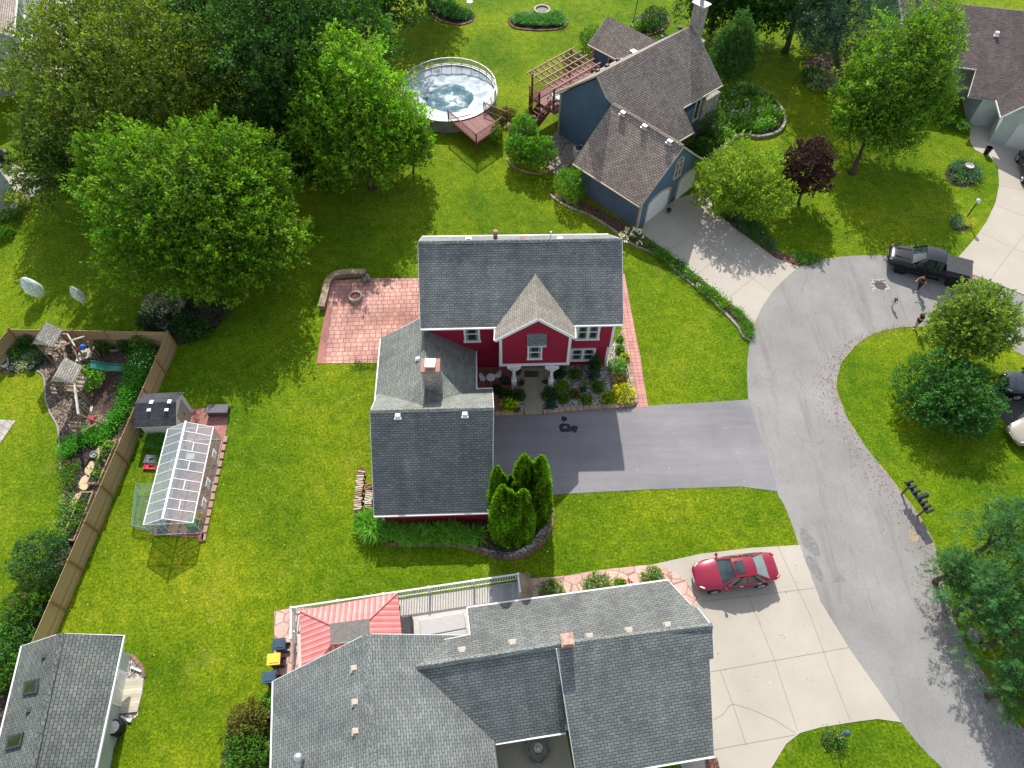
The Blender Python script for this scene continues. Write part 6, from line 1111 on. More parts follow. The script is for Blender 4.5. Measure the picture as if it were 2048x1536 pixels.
# ---------------- people ----------------
def skin(name, pts, edges, m, parent, root=0, sub=1):
    me = bpy.data.meshes.new(name); me.from_pydata([p[:3] for p in pts], edges, []); me.materials.append(m); o = bpy.data.objects.new(name, me); COL.objects.link(o); o.parent = parent
    s = o.modifiers.new('skin', 'SKIN'); s.use_smooth_shade = True
    if not me.skin_vertices: me.skin_vertices.new() if hasattr(me.skin_vertices, 'new') else None
    for i, p in enumerate(pts):
        sv = me.skin_vertices[0].data[i]; sv.radius = (p[3], p[3] if len(p) < 5 else p[4]); sv.use_root = (i == root)
    u = o.modifiers.new('sub', 'SUBSURF'); u.levels = sub; u.render_levels = sub; return o
SKIN = mat('skin', (.48, .27, .19), .55, .06, 30)
def person(label, loc, yaw, h, pose, top, bottom, hair, short=True, hairlen=.12, shoe=(.6, .58, .55), sleeve=.5):
    t = thing('person', label, 'person', (loc[0], loc[1], .015), R(yaw)); J = dict(pel=(0, 0, .52), sp=(0, 0, .63), ch=(.01, 0, .75), nk=(.01, 0, .835), hd0=(.02, 0, .875), hd1=(.025, 0, .925), hd2=(.02, 0, .97))
    for s, k in ((1, 'l'), (-1, 'r')): J.update({'sh'+k: (0, s*.105, .80), 'el'+k: (-.01, s*.135, .64), 'wr'+k: (.03, s*.14, .50), 'ha'+k: (.04, s*.14, .455), 'hp'+k: (0, s*.055, .50), 'kn'+k: (.01, s*.06, .28), 'an'+k: (-.01, s*.06, .05), 'to'+k: (.085, s*.065, .022)})
    J.update(pose); S = lambda n, r, r2=None: tuple(x*h for x in J[n])+((r*h,) if r2 is None else (r*h, r2*h))
    names = ['pel', 'sp', 'ch', 'nk', 'hd0', 'hd1', 'hd2']; rad = [(.075, .06), (.07, .055), (.082, .06), (.032, .032), (.045, .045), (.05, .058), (.035, .04)]; ed = [(i, i+1) for i in range(6)]; pts = [S(n, *r) for n, r in zip(names, rad)]
    def add(n, r, fr): names.append(n); pts.append(S(n, r)); ed.append((names.index(fr), len(names)-1))
    for k in 'lr':
        add('sh'+k, .038, 'ch'); add('el'+k, .026, 'sh'+k); add('wr'+k, .017, 'el'+k); add('ha'+k, .022, 'wr'+k); add('hp'+k, .055, 'pel'); add('kn'+k, .034, 'hp'+k); add('an'+k, .022, 'kn'+k); add('to'+k, .02, 'an'+k)
        w_ = Vector(J['wr'+k]); a_ = Vector(J['ha'+k]); d = (a_-w_).normalized(); sd = d.cross(Vector((1, 0, .3))).normalized()
        for q, (o_, ln) in enumerate(((-.013, .04), (-.005, .047), (.004, .045), (.012, .038), (.02, .026))):
            J['f%s%d' % (k, q)] = tuple(a_+sd*o_*1.3+d*ln*(.55 if q < 4 else .1)); J['g%s%d' % (k, q)] = tuple(a_+sd*o_*1.6+d*ln+Vector((.008, 0, 0))); add('f%s%d' % (k, q), .0055, 'ha'+k); add('g%s%d' % (k, q), .0048, 'f%s%d' % (k, q))
    J['nose'] = tuple(Vector(J['hd1'])+Vector((.06, 0, -.008))); add('nose', .008, 'hd1'); skin('body', pts, ed, SKIN, t)
    c_ = [S('pel', .085, .07), S('sp', .082, .065), S('ch', .094, .07), S('nk', .045)]; e_ = [(0, 1), (1, 2), (2, 3)]
    for k in 'lr':
        sh, el = Vector(J['sh'+k]), Vector(J['el'+k]); i = len(c_); c_ += [S('sh'+k, .048), tuple((sh+(el-sh)*sleeve)*h)+(.036*h,)]; e_ += [(2, i), (i, i+1)]
    skin('top', c_, e_, mat('cloth_%s' % str(top), top, .85), t)
    c_ = [S('pel', .09, .075)]; e_ = []
    for k in 'lr':
        hp, kn, an = Vector(J['hp'+k]), Vector(J['kn'+k]), Vector(J['an'+k]); i = len(c_); c_ += [S('hp'+k, .066)]; e_ += [(0, i)]
        if short: c_.append(tuple((hp+(kn-hp)*.6)*h)+(.056*h,)); e_.append((i, i+1))
        else: c_ += [S('kn'+k, .044), tuple((kn+(an-kn)*.85)*h)+(.034*h,)]; e_ += [(i, i+1), (i+1, i+2)]
    skin('shorts' if short else 'trousers', c_, e_, mat('cloth_%s' % str(bottom), bottom, .85), t)
    hd = Vector(J['hd2']); b_ = Vector(J['hd1']); bk = Vector((-1, 0, 0)); skin('hair', [tuple((hd+Vector((.01, 0, .005)))*h)+(.05*h,), tuple((b_+bk*.025+Vector((0, 0, .01)))*h)+(.056*h,), tuple((b_+bk*.05-Vector((0, 0, hairlen)))*h)+(.03*h,)], [(0, 1), (1, 2)], mat('hair_%s' % str(hair), hair, .6), t)
    for k in 'lr':
        a_, o_ = Vector(J['an'+k]), Vector(J['to'+k]); skin('shoe', [tuple((a_-Vector((.015, 0, .018)))*h)+(.028*h,), tuple(o_*h+Vector((.01, 0, 0)))+(.024*h,)], [(0, 1)], mat('shoe_%s' % str(shoe), shoe, .6), t)
        mb = MB(); e = (b_+Vector((.052, (.018 if k == 'l' else -.018), .004)))*h; mb.lathe(e, [(0, -.008*h), (.007*h, 0), (0, .008*h)], 6); mb.build('eye', BLACK, t, local=True)
    return t
pA, pB, pC = W(1833, 581), W(1783, 613), W(1829, 655)
person('person in dark sleeveless outfit with reddish hair striding beside the black pickup truck', pA, 200, 1.68, dict(sp=(.03, 0, .63), ch=(.07, 0, .74), nk=(.1, 0, .82), hd0=(.13, 0, .86), hd1=(.15, 0, .905), hd2=(.15, 0, .95), shl=(.06, .105, .79), shr=(.06, -.105, .79), elr=(.12, -.16, .66), wrr=(.22, -.13, .62), har=(.26, -.12, .61), ell=(.0, .16, .65), wrl=(.04, .17, .52), hal=(.06, .17, .48), knl=(.09, .06, .29), anl=(.04, .06, .06), tol=(.13, .06, .03), knr=(-.02, -.06, .27), anr=(-.13, -.06, .07), tor=(-.05, -.06, .022)), (.02, .022, .03), (.015, .016, .02), (.22, .06, .03), False, .06, sleeve=.12)
person('small child in dark top and white trousers walking on the road', pB, 225, 1.02, dict(hd1=(.03, 0, .91), hd2=(.03, 0, .95), ell=(.05, .16, .66), wrl=(.14, .18, .6), hal=(.17, .18, .58), knl=(.07, .05, .28), anl=(.03, .05, .05), tol=(.12, .05, .02), anr=(-.09, -.05, .06), tor=(-.01, -.05, .02)), (.05, .055, .08), (.6, .65, .75), (.05, .03, .025), False, .03, (.3, .5, .75), .3)
pc_ = person('person with long dark hair and shorts standing at the road edge with folded arms', pC, 190, 1.66, dict(elr=(.06, -.15, .66), wrr=(.15, -.03, .68), har=(.15, .02, .69), ell=(.06, .15, .66), wrl=(.15, .04, .7), hal=(.15, -.01, .71), knl=(.05, .07, .28), anl=(.05, .09, .05), tol=(.14, .1, .022), anr=(-.06, -.06, .05), tor=(.03, -.06, .022)), (.018, .018, .022), (.02, .02, .026), (.012, .009, .008), True, .16)
# ---------------- trees ----------------
tree('maple_tree', 'huge bright green maple spreading over the left lawn', 'tree', W(385, 405, 6.5), [PB(385, 385, 6.2, 6.0, 5.4, 4.8), PB(275, 365, 5.2, 4.1, 3.8, 3.6), PB(480, 360, 5.6, 3.9, 3.6, 3.8), PB(325, 485, 4.6, 4.3, 3.4, 3.2), PB(510, 480, 4.4, 3.7, 3.2, 3.2), PB(440, 530, 3.8, 3.2, 2.6, 2.6)], 'maple', 4300, 19, .2, .95, .36, seed=1, lump=.26, vary=.3)
tree('olive_tree', 'large olive green tree at the upper left behind the huge maple', 'tree', W(240, 170, 8), [PB(260, 150, 7.6, 7.2, 6.6, 6), PB(130, 150, 6, 4.5, 4.5, 4.2), PB(210, 60, 7.6, 5, 5, 5), PB(360, 190, 6, 4.4, 4.4, 4.6)], 'olive', 3600, 18, .2, .9, .32, seed=2, lump=.3, vary=.35)
tree('small_olive_tree', 'thin dull green tree beside the left edge terrace', 'tree', W(140, 300, 4.5), [PB(140, 285, 4.8, 3.6, 3.6, 3.6), PB(100, 345, 4, 2.8, 2.8, 2.6), PB(190, 320, 4, 3, 3, 3)], (.07, .12, .02), 1300, 16, .19, .8, .18, seed=3, lump=.3)
tree('maple_tree', 'bright sunlit maple between the dark trees and the swimming pool', 'tree', W(715, 230, 7), [PB(690, 190, 7.0, 3.7, 3.6, 4.6), PB(650, 240, 5.3, 3.1, 3.0, 3.8), PB(755, 235, 5.2, 3.4, 3.2, 3.8), PB(800, 275, 3.4, 2.4, 2.3, 2.7), PB(720, 300, 3.8, 3.6, 3.0, 3.4)], 'bright', 3400, 18, .2, 1.0, .28, seed=4, lump=.25, up=.6)
tree('young_tree', 'slim young tree at the right foot of the bright maple', 'tree', W(826, 346), [PB(828, 290, 2.9, 1.7, 1.7, 2.2)], 'mid', 260, 14, .16, .6, .09, seed=5)
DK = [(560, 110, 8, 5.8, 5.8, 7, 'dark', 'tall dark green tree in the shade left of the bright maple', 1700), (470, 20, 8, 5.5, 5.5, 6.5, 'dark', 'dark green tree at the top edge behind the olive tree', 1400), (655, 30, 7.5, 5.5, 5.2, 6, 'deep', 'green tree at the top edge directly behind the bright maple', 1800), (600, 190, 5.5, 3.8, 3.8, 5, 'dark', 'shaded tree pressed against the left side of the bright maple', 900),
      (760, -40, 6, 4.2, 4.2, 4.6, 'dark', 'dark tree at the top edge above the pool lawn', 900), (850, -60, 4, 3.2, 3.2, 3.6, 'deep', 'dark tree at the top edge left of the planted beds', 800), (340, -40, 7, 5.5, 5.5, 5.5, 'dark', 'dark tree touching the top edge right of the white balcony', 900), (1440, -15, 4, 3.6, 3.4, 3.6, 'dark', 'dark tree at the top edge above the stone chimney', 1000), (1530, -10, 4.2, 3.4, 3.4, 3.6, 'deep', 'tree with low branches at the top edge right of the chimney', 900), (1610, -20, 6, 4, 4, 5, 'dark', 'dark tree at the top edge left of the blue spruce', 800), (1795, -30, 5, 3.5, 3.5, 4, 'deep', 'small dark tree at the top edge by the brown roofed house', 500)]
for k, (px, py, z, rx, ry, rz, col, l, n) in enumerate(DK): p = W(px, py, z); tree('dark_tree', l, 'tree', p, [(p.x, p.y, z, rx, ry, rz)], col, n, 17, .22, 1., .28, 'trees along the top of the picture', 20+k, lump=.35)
tree('maple_tree', 'tall green maple with feathery shoots in front of the brown roofed house', 'tree', W(1703, 347), [PB(1795, 150, 6.6, 3.9, 3.7, 4.6), PB(1745, 205, 4.8, 3.0, 2.8, 3.2), PB(1850, 90, 8.0, 2.6, 2.6, 3.6), PB(1720, 240, 3.8, 2.0, 2.0, 2.2), PB(1850, 195, 4.9, 2.5, 2.3, 2.5), PB(1790, 265, 3.3, 2.2, 2., 1.8)], (.088, .18, .014), 2300, 18, .2, 1.35, .26, seed=6, lump=.3, up=.7, spread=.24)
tree('locust_tree', 'light yellow green tree overhanging the blue house driveway', 'tree', W(1478, 385, 2), [PB(1478, 350, 3.0, 3.3, 3.0, 2.4), PB(1440, 385, 2.3, 2.2, 2, 1.8), PB(1525, 395, 2.3, 2.3, 2, 1.8)], (.16, .25, .022), 1300, 17, .15, .55, .16, seed=7, lump=.22)
tree('purple_tree', 'small dark purple leaved tree right of the yellow green tree', 'tree', W(1598, 408), [PB(1612, 340, 3.1, 2.1, 2.0, 2.4)], 'purple', 620, 16, .16, .5, .12, seed=8, lump=.25)
tree('pear_tree', 'rounded green tree at the tip of the grass island', 'tree', W(1930, 690), [PB(1952, 628, 3.9, 2.35, 2.2, 2.3), PB(1920, 668, 2.9, 2.2, 2.1, 2.0), PB(1975, 655, 3., 2.1, 2.0, 2.1)], (.13, .20, .03), 1500, 18, .15, .55, .2, seed=9, lump=.2)
tree('spreading_shrub', 'wide dark green shrub on the grass island below the rounded tree', 'shrub', W(1895, 790, 1.5), [PB(1880, 765, 1.9, 2.7, 2.4, 1.9), PB(1930, 790, 1.7, 2.4, 2.2, 1.8), PB(1860, 810, 1.4, 1.9, 1.8, 1.4), PB(1930, 830, 1.3, 1.9, 1.7, 1.3)], (.045, .135, .03), 1800, 18, .12, .45, .14, seed=10, lump=.22)
tree('chimney_spruce', 'dark evergreen rising close behind the stone chimney', 'tree', W(1462, 150), [PB(1466, 105, 3.2, 2.2, 2.0, 3.5)], (.04, .11, .022), 900, 20, .2, .6, .2, seed=11, asp=.25, cone=.35, up=0)
tree('blue_spruce', 'blue green spruce with sparse boughs near the top right', 'tree', W(1668, 95), [PB(1690, 20, 7, 4.0, 4., 5.), PB(1640, 45, 5, 2.8, 2.8, 2.4), PB(1720, 50, 4.5, 3.2, 3, 2.4)], (.035, .085, .07), 1200, 20, .24, .9, .32, seed=12, asp=.2, up=-.1, fill=.15)
for k, (px, py, z, rx, rz, n, l) in enumerate(((2015, 1065, 3.0, 1.8, 2.6, 420, 'pine on the right verge just below the mailbox rack'), (1910, 1140, 2.2, 1.25, 1.7, 190, 'small pine standing nearest to the road on the right'), (1965, 1195, 2.8, 1.7, 2.1, 330, 'pine in the middle of the right edge group'), (2045, 1150, 3.6, 1.7, 2.6, 320, 'tall pine cut by the right edge'), (2035, 1260, 3.2, 1.8, 2.4, 360, 'pine beside the boulder at the right edge'), (2030, 1375, 2.4, 1.35, 1.7, 220, 'lowest pine at the right edge of the picture'))):
    p = W(px, py, z); tree('pine_tree', l, 'tree', p, [(p.x, p.y, z, rx, rx, rz)], (.05, .14, .05), n, 46, .2, .8, .16, 'pines along the right edge', 40+k, asp=.13, lump=.6, cone=.3, spread=.2, fill=.06, up=.25, vary=.35)
for k, (px, py, r, h, l) in enumerate(((2110, 1440, 3.4, 8, 'tree just outside the lower right corner'),)): p = W(px, py, 0); tree('corner_tree', l, 'tree', p, [(p.x, p.y, 6, r, r, 3)], 'dark', 700, 16, .22, .9, seed=60)
def arb(label, stems, seed):
    rs = np.random.RandomState(seed); t = thing('arborvitae', label, 'tree', (stems[0][0], stems[0][1], 0), group='clipped evergreens at the garage corner'); C = []; A = []; S = []; K = []
    for (x, y, h, r) in stems:
        n = int(5200*h*r/5); tt = rs.rand(n)**.9; a = rs.rand(n)*6.283; nzv = np.array([noise.noise(Vector((math.cos(q)*1.6+x*3, math.sin(q)*1.6, w*h*.7)))+.55*noise.noise(Vector((math.cos(q)*5+x, math.sin(q)*5+seed, w*h*2.2))) for q, w in zip(a, tt)])
        rad = r*np.clip(1.02-tt**2.4, 0, 1)**.62*(.55+.45*np.clip(tt*6+.5, 0, 1))*(1+.20*nzv)*(.84+.2*rs.rand(n)**2); c = np.stack([x+rad*np.cos(a), y+rad*np.sin(a), tt*h], 1)
        ax = unit(np.stack([np.cos(a)*.55, np.sin(a)*.55, np.ones(n)], 1)+rs.normal(size=(n, 3))*.35); C.append(c); A.append(ax); S.append(.19*(.6+.8*rs.rand(n)))
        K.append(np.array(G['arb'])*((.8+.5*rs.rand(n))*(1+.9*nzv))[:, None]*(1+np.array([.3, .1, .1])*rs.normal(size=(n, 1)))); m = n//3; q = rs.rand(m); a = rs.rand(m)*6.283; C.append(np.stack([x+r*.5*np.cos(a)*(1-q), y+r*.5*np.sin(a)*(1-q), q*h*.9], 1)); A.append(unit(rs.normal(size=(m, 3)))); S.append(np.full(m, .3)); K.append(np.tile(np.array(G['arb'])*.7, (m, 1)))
    MB().tube([(stems[0][0], stems[0][1], 0), (stems[0][0], stems[0][1], stems[0][2]*.7)], [.12, .04], 8).build('trunk', BARK, t); leafmesh('crown', *map(np.concatenate, (C, A, S, K)), .5, t)
def st_(px, py, z, r): p = W(px, py, z); return (p.x, p.y, z, r)
arb('tall clipped evergreen standing at the right end of the clump', [st_(1082, 914, 7.3, .82), st_(1086, 940, 6.7, .75)], 1); arb('tall clipped evergreen with a single point beside the sealed driveway', [st_(1048.5, 911, 7.4, .8), st_(1058, 922, 6.6, .55)], 2)
arb('clipped evergreen closest to the garage roof corner', [st_(994, 934, 6.9, .62), st_(1003, 948, 6.5, .68), st_(1010, 955, 5.9, .6)], 3); arb('short clipped evergreen tucked in the middle of the clump', [st_(1022, 952, 5.9, .5), st_(1030, 966, 5.8, .62)], 4)
arb('broad clipped evergreen with four points at the front of the clump', [st_(1005, 974, 7.0, .85), st_(1019, 982, 6.4, .72), st_(1034, 990, 6.2, .72), st_(1047, 981, 6.7, .72)], 5)
# ---------------- shrubs, each planted one ----------------
for a in ((1119.4, 744, .48, .7, 'dark', 'dark shrub nearest the right porch column'), (1151, 748, .46, .65, 'mid', 'round green shrub below the ground floor windows'), (1191, 728, .42, 1.6, 'dark', 'tall dark upright shrub at the red house corner'), (1188, 750, .42, .7, 'blueg', 'low bluish shrub at the foot of the tall upright one'), (1127, 772, .44, .65, 'bright', 'bright green round shrub in the middle of the gravel bed'), (1196, 773, .48, .65, 'mid', 'round green shrub in the gravel right of centre'), (1099, 788, .55, .8, 'dark', 'largest dark round shrub beside the porch walk'), (1127, 797, .4, .55, 'mid', 'small round green shrub near the driveway edge of the gravel'), (1149, 788, .38, .5, 'bronze', 'brownish low shrub between two round green ones'), (1173, 797, .42, .55, (.10, .2, .02), 'round olive green shrub near the driveway edge'), (1102, 812, .42, .25, (.03, .13, .11), 'low blue green spreading juniper by the porch walk'),
          (1217, 795, .5, .6, (.2, .3, .02), 'yellow green shrub left of the bright yellow one'), (1247, 786, .78, .8, 'yellow', 'bright yellow shrub at the gravel bed corner'), (1240, 759, .58, .7, 'bronze', 'bronze green shrub behind the bright yellow one'), (1235, 731, .68, .9, (.14, .3, .06), 'pale green leafy shrub beside the brick walk'), (1250, 715, .36, .5, (.3, .35, .04), 'yellowish shrub squeezed against the brick walk'), (1241, 698, .36, .5, (.12, .26, .05), 'small leafy shrub by the house end wall'), (1240, 677, .25, .35, 'bright', 'smallest shrub at the top of the side strip'), (1169, 766, .24, .3, 'silver', 'small silver plant in the gravel'), (1167, 779, .2, .25, 'blueg', 'tiny blue green plant in the gravel'),
          (1018, 808, .6, .6, 'lime', 'vivid lime shrub left of the porch walk'), (1036, 789, .5, .9, 'dark', 'dark shrub between lime shrub and porch'), (1012, 788, .45, .7, 'dark', 'dark shrub behind the lime one'), (994, 778, .4, .5, 'dark', 'dark low shrub at the edge of the paved nook'), (1031, 818, .3, .3, (.12, .13, .05), 'dull low plant at the driveway corner of the porch walk'),
          (1102, 1184, .8, .7, (.14, .24, .06), 'left round shrub between flagstone path and bungalow'), (1197, 1171, .85, .7, (.14, .24, .06), 'middle round shrub between flagstone path and bungalow'), (1305, 1155, .7, .7, (.14, .24, .06), 'right round shrub between flagstone path and bungalow'), (1240, 1167, .35, .4, 'bright', 'small bright shrub beside red flowers near the bungalow gutter'),
          (1140, 368, 1.35, 2.7, (.09, .22, .02), 'rounded tall shrub beside the blue garage wall'), (1422, 250, 1.25, 2.3, (.05, .13, .015), 'dark round shrub under the stone corner of the blue house'), (1408, 290, .9, 1.2, 'mid', 'leafy shrub beside the blue house entry'), (1385, 300, .7, 1.3, 'dark', 'dark shrub against the blue house entry wall'), (1186, 75, 1.4, 2, 'mid', 'green shrub behind the back wing of the blue house'), (1310, 38, 1.4, 2.4, 'dark', 'dark shrub in the far edged bed'), (1280, 52, .8, .8, 'bright', 'low bright shrub in the far edged bed'), (1145, 118, 1., 1.1, 'mid', 'shrub behind the pergola'), (1013, 229, .9, 1.1, (.09, .06, .03), 'brown purple shrub between the pool deck and the stairs'),
          (993, 266, .55, 1.8, 'bright', 'small lollipop shrub in front of the pool deck'), (1645, 160, 1.5, 1.1, 'silver', 'white edged shrub under the blue spruce'), (1625, 150, 1.2, 1., 'mid', 'green shrub left of the chip circle'), (1640, 75, 1.9, 2.4, 'blueg', 'grey green shrub below the blue spruce'), (1715, 120, 2., 2.6, (.07, .12, .012), 'olive shrub between the spruce and the feathery maple'), (1895, 235, 1.2, 1., 'mid', 'clipped shrub row beside the top right front door'), (1925, 250, .8, .8, (.12, .26, .05), 'pale green shrub at the end of the top right entry row'),
          (75, 1118, 1.55, 2.4, (.035, .10, .035), 'large dark round shrub left of the board fence'), (112, 1075, .6, .9, 'bright', 'bright small shrub above the large dark round one'), (40, 1215, 1.2, 1.5, 'mid', 'leafy shrub below the large dark round one'), (15, 1285, 1.2, 1.6, (.07, .19, .03), 'light green shrub at the left edge above the outbuilding'), (15, 1345, .9, 1.1, 'mid', 'low shrub at the left edge beside the outbuilding roof'), (495, 1440, 1.05, 1.4, 'bronze', 'bronze tinged shrub at the left side of the bungalow'), (490, 1505, 1.15, 1.5, (.07, .17, .02), 'green shrub at the bottom beside the bungalow wall'), (535, 1408, .6, .7, (.12, .26, .03), 'leafy clump at the bungalow gutter corner'),
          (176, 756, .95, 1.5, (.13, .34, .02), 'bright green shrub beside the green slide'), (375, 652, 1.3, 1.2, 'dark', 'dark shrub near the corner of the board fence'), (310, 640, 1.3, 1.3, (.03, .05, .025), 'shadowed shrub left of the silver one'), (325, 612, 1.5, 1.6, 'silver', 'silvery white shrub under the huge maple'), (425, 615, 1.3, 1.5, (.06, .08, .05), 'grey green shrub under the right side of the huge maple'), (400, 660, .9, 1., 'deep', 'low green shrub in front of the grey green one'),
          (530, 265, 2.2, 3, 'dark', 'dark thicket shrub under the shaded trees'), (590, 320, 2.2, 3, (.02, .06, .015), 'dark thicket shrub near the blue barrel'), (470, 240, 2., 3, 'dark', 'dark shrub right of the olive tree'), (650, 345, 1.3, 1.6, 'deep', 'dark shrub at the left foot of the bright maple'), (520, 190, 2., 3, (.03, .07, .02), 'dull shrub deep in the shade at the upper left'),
          (25, 395, .8, .9, (.3, .36, .1), 'yellow variegated shrub along the left edge wall'), (20, 430, .9, .9, 'deep', 'blue green shrub below the variegated one'), (8, 465, .7, .8, 'mid', 'low shrub at the far left end of the wall bed'), (45, 405, .55, .6, (.32, .38, .14), 'pale hosta like clump beside the left terrace'),
          (60, 680, .8, 1.2, 'deep', 'green shrub in the back corner of the play garden'), (30, 705, .6, .8, 'mid', 'small shrub near the left end of the fence'), (205, 688, .6, .8, 'mid', 'small shrub along the back fence of the play garden'), (250, 690, .6, .9, 'deep', 'right small shrub along the back fence'), (285, 685, .9, 1.4, 'mid', 'leafy shrub in the fence corner')): shrub(*a)
for px, py, r, h in (): pass
tree('round_shrub', 'large double crowned round shrub in front of the blue house stairs', 'shrub', W(1062, 320, 0), [PB(1047, 262, 1.9, 1.25, 1.2, 1.6), PB(1078, 305, 1.6, 1.5, 1.35, 1.5), PB(1035, 298, 1.5, 1.1, 1.1, 1.4)], (.085, .22, .02), 900, 16, .12, .35, .12, seed=70, lump=.12)
# flowers on some shrubs
def flowers(label, px, py, r, h, n, col, sz=.12, seed=1):
    p = W(px, py, h); rs = np.random.RandomState(seed); d = rs.rand(n)*6.283; q = r*np.sqrt(rs.rand(n)); c = np.stack([p.x+q*np.cos(d), p.y+q*np.sin(d), h*(1.05-.3*(q/r)**2)+.05*rs.rand(n)], 1)
    c = np.repeat(c, 4, 0)+rs.normal(size=(n*4, 3))*sz*.3; leafmesh('blossoms', c, unit(rs.normal(size=(n*4, 3))*np.array([1, 1, .3])), np.full(n*4, sz), np.array(G[col])*(.8+.3*rs.rand(n*4, 1)), .9, None, label=label, cat='flowers', kind='stuff')
flowers('white hydrangea blossoms at the corner of the blue house driveway', 1266, 468, 1.0, .8, 42, 'white', .17, 2); flowers('pink blossoms at the left edge of the fence bed', 38, 1195, .5, .9, 16, 'pink', .12, 3); flowers('red flowers beside the bungalow gutter', 1258, 1163, .2, .5, 10, 'red', .1, 4); flowers('white speckled blossoms on the fence corner shrub', 285, 715, .9, .9, 30, 'white', .07, 6)
flowers('pale blossoms in the large bed behind the blue house', 1475, 205, 1.8, .7, 30, 'white', .16, 7); flowers('pale lilac blossoms along the driveway bed', 1405, 570, .7, .4, 12, 'white', .1, 8)
# ground covering plants
def PL(l): return [p.xy for p in GP(l)]
cover('daylilies', 'green strap leaved plants along the red garage wall', PL([(740, 1062), (800, 1063), (900, 1062), (955, 1068), (965, 1086), (880, 1084), (790, 1084), (745, 1080)]), 90, .8, .085, (.15, .36, .035), 48, seed=5)
cover('daylilies', 'tall strap leaves at the left corner of the red garage', PL([(728, 1040), (752, 1040), (758, 1078), (735, 1080)]), 16, 1.1, .08, (.13, .33, .03), 50, seed=6)
cover('ornamental_grass', 'fine green grass clump behind the greenhouse by the shed', PL([(290, 876), (345, 876), (335, 900), (300, 895)]), 16, .7, .05, (.10, .28, .03), 60, seed=7); cover('ornamental_grass', 'tall grass along the left side of the greenhouse', PL([(318, 905), (335, 905), (322, 960), (308, 960)]), 14, .5, .05, (.08, .22, .02), 40, seed=8)
cover('daylilies', 'green edging plants by the mouth of the blue house driveway', PL([(1462, 622), (1478, 620), (1505, 655), (1503, 680), (1485, 668)]), 42, .5, .07, (.08, .22, .02), 30, seed=9)
cover('daylilies', 'green mounds where the right drive bed meets the road', PL([(1585, 512), (1612, 505), (1640, 515), (1638, 527), (1600, 530)]), 40, .45, .07, (.07, .2, .02), 30, seed=10)
cover('bed_plants', 'mixed perennials in the strip along the blue house driveway', PL([(1260, 470), (1300, 490), (1345, 515), (1395, 560), (1440, 595), (1462, 618), (1445, 622), (1400, 585), (1345, 540), (1290, 500)]), 190, .55, .55, ['mid', 'bright', 'blueg', 'deep'], 26, 'leaf', .13, seed=11)
cover('bed_plants', 'dark leafy perennials in the bed under the yellow green tree', PL([(1440, 430), (1475, 425), (1520, 455), (1550, 490), (1545, 508), (1500, 478), (1465, 452)]), 170, .6, .55, ['deep', 'blueg', 'mid'], 26, 'leaf', .13, seed=12)
cover('bed_plants', 'lush mixed perennials in the large edged bed behind the blue house', PL([(1440, 182), (1490, 172), (1540, 200), (1562, 235), (1550, 258), (1515, 268), (1480, 266), (1450, 285), (1425, 300), (1435, 250)]), 620, .85, .6, ['mid', 'bright', 'silver', 'hosta', 'lime', 'deep', 'silver'], 24, 'leaf', .17, seed=13)
cover('bed_plants', 'green strap plants in the left far bed', PL([(862, 3), (905, 12), (940, 26), (944, 38), (920, 45), (885, 35), (865, 20)]), 90, .7, .09, (.05, .18, .03), 34, seed=14)
cover('bed_plants', 'green strap plants in the ring bed by the far fire pit', PL([(1020, 42), (1035, 28), (1060, 35), (1100, 35), (1112, 26), (1130, 38), (1125, 52), (1080, 56), (1035, 50)]), 130, .7, .09, (.07, .22, .04), 34, seed=15)
cover('bed_plants', 'low plants in the far edged shrub bed', PL([(1268, 45), (1295, 35), (1325, 45), (1318, 58), (1290, 66)]), 40, .5, .5, ['mid', 'bright'], 22, 'leaf', .16, seed=16)
cover('bed_plants', 'spiky plants and foliage in the round bed with the stone bird bath', PL([(1898, 335), (1925, 325), (1955, 340), (1958, 362), (1930, 370), (1900, 358)]), 30, .8, .08, (.06, .15, .08), 26, seed=17); cover('bed_plants', 'low leaves filling the round bed with the stone bird bath', PL([(1895, 340), (1925, 325), (1955, 340), (1955, 362), (1930, 372), (1900, 362)]), 60, .4, .6, ['mid', 'deep', 'silver'], 20, 'leaf', .12, seed=18)
cover('bed_plants', 'yellow green plants round the white lantern lamp post', PL([(1922, 432), (1942, 440), (1942, 456), (1925, 455)]), 22, .5, .5, [ 'yellow'], 26, 'leaf', .1, seed=19); cover('bed_plants', 'spiky pale leaves left of the white lantern lamp post', PL([(1902, 436), (1922, 434), (1930, 458), (1905, 456)]), 14, .55, .08, (.13, .24, .12), 26, seed=20)
cover('bed_plants', 'low plants round the dark globe lamp post', PL([(1648, 1468), (1668, 1460), (1690, 1478), (1685, 1496), (1660, 1498), (1650, 1485)]), 34, .5, .55, ['bright', 'deep', 'silver'], 24, 'leaf', .1, seed=21)
cover('hedge_plants', 'dense green plants inside the board fence beside the play set', PL([(285, 690), (315, 680), (300, 740), (275, 790), (250, 850), (215, 860), (240, 810), (258, 740)]), 330, .7, .6, (.055, .20, .02), 28, 'leaf', .13, seed=22)
cover('hedge_plants', 'green bed plants below the swing frame', PL([(125, 895), (160, 868), (215, 850), (235, 858), (215, 880), (170, 890), (150, 905), (128, 920)]), 190, .55, .6, (.065, .22, .02), 28, 'leaf', .12, seed=23)
cover('hedge_plants', 'mixed plants between lawn and raised beds at the left', PL([(125, 925), (160, 930), (150, 975), (125, 990)]), 50, .4, .6, ['mid', 'bronze', 'deep'], 22, 'leaf', .11, seed=24); cover('hedge_plants', 'leafy plants along the stone border near the lower raised bed', PL([(128, 1000), (150, 985), (150, 1020), (130, 1050), (112, 1060)]), 45, .4, .6, ['mid', 'bright', 'silver'], 22, 'leaf', .11, seed=25)
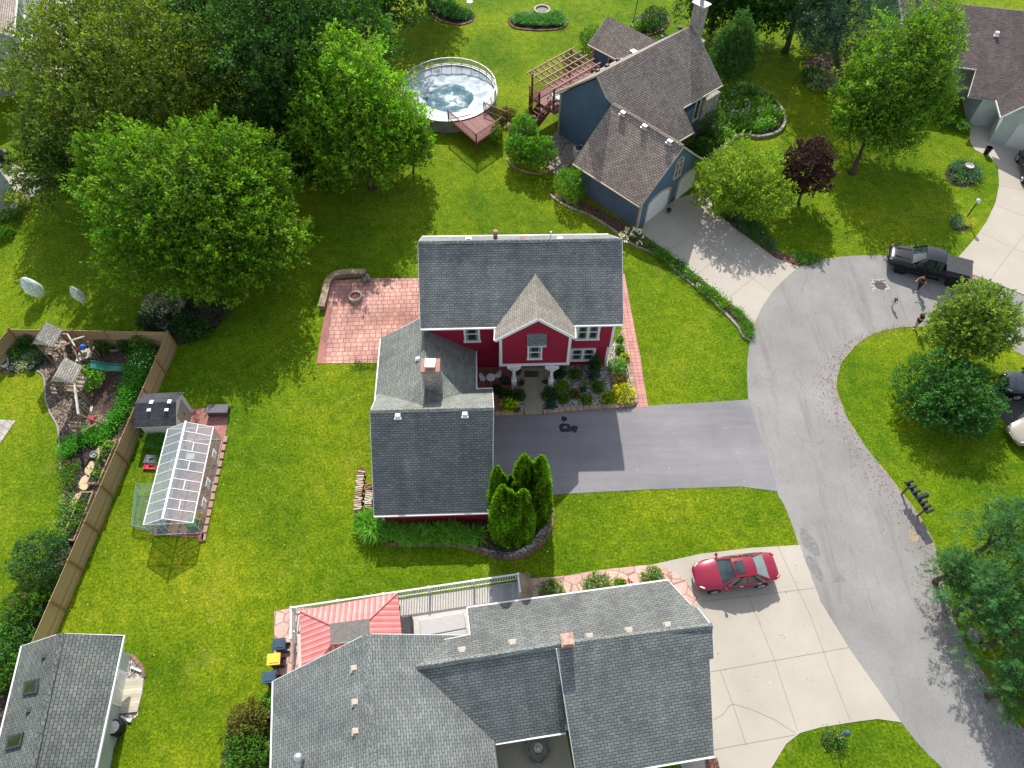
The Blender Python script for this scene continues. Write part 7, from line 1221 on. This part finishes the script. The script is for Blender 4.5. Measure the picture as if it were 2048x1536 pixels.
cover('bed_plants', 'pinkish green plants in the left planting bed', PL([(25, 720), (60, 700), (95, 700), (70, 735), (35, 742)]), 90, .4, .6, ['silver', 'mid', 'mid'], 22, 'leaf', .12, seed=26); cover('bed_plants', 'dark plants along the left back fence', PL([(30, 668), (75, 668), (70, 695), (40, 700)]), 40, .8, .6, ['deep', 'mid'], 22, 'leaf', .13, seed=27)
cover('bed_plants', 'weeds and perennials outside the board fence at lower left', PL([(0, 1260), (60, 1210), (110, 1150), (125, 1140), (80, 1250), (50, 1290), (40, 1360), (0, 1400)]), 190, .6, .6, ['mid', 'deep', 'blueg'], 26, 'leaf', .14, seed=28)
cover('bed_plants', 'low plants at the foot of the bungalow side wall', PL([(455, 1450), (530, 1415), (540, 1440), (538, 1560), (450, 1560)]), 80, .3, .6, ['mid', 'bronze'], 20, 'leaf', .12, seed=29)
cover('bed_plants', 'sparse plants in the strip along the blue garage wall', PL([(1120, 395), (1160, 405), (1230, 445), (1225, 455), (1165, 425), (1125, 408)]), 26, .35, .5, ['deep', 'mid'], 18, 'leaf', .12, seed=30)
cover('bed_plants', 'sprawling green plant at the tip of the bed with tall clipped evergreens', PL([(990, 1095), (1010, 1095), (1008, 1118), (992, 1115)]), 12, .4, .5, ['blueg'], 22, 'leaf', .12, seed=31); cover('bed_plants', 'weedy green line along the rear edge of the patio', PL([(700, 728), (755, 728), (757, 738), (710, 738)]), 24, .2, .5, ['deep'], 16, 'leaf', .1, seed=32)
for o in list(bpy.data.objects):
    if o.name.startswith('badge_tmp'): bpy.data.objects.remove(o)

# ---------------- litter and clover specks ----------------
def litter(name, label, pts, col, sz, z, seed, cat='litter'):
    rs = np.random.RandomState(seed); c = np.array(pts); n = len(c); a = unit(np.stack([rs.normal(size=n), rs.normal(size=n), .1*rs.normal(size=n)], 1)); me_n = np.tile(np.array([0, 0, 1.]), (n, 1)); b = np.cross(me_n, a)
    mb = MB(); k = sz*(.5+rs.rand(n))
    for i in range(n): p, u, v = Vector(c[i]), Vector(a[i])*k[i], Vector(b[i])*k[i]*.6; mb.poly([p-u, p-v, p+u, p+v])
    return mb.build(name, mat(name+'_tint', col, .9, .45, 7), label=label, cat=cat, kind='stuff')
rs_ = random.Random(77); P_ = []
for _ in range(1500):
    p = rr_[rs_.randint(int(len(rr_)*.45), len(rr_)-1)]; k = abs(rs_.gauss(0, 1.))*.9; P_.append((p.x-k*.9+rs_.uniform(-.2, .2), p.y-k*.3+rs_.uniform(-.3, .3), .024))
litter('pine_litter', 'reddish brown needle litter along the right side of the road', P_, (.20, .11, .07), .045, .02, 1)
P_ = []
for _ in range(420): p = W(rs_.uniform(120, 1560), rs_.uniform(640, 1500)); P_.append((p.x, p.y, .01+.02*rs_.random()))
litter('lawn_specks', 'scattered pale clover heads and dead blades on the lawns', P_, (.55, .55, .35), .035, .02, 2)
P_ = []
for _ in range(260): p = W(rs_.uniform(1290, 1760), rs_.uniform(470, 1400), .03); P_.append((p.x, p.y, .032))
litter('drive_litter', 'small twigs and seed litter on the pavements', P_, (.14, .09, .06), .03, .02, 3)
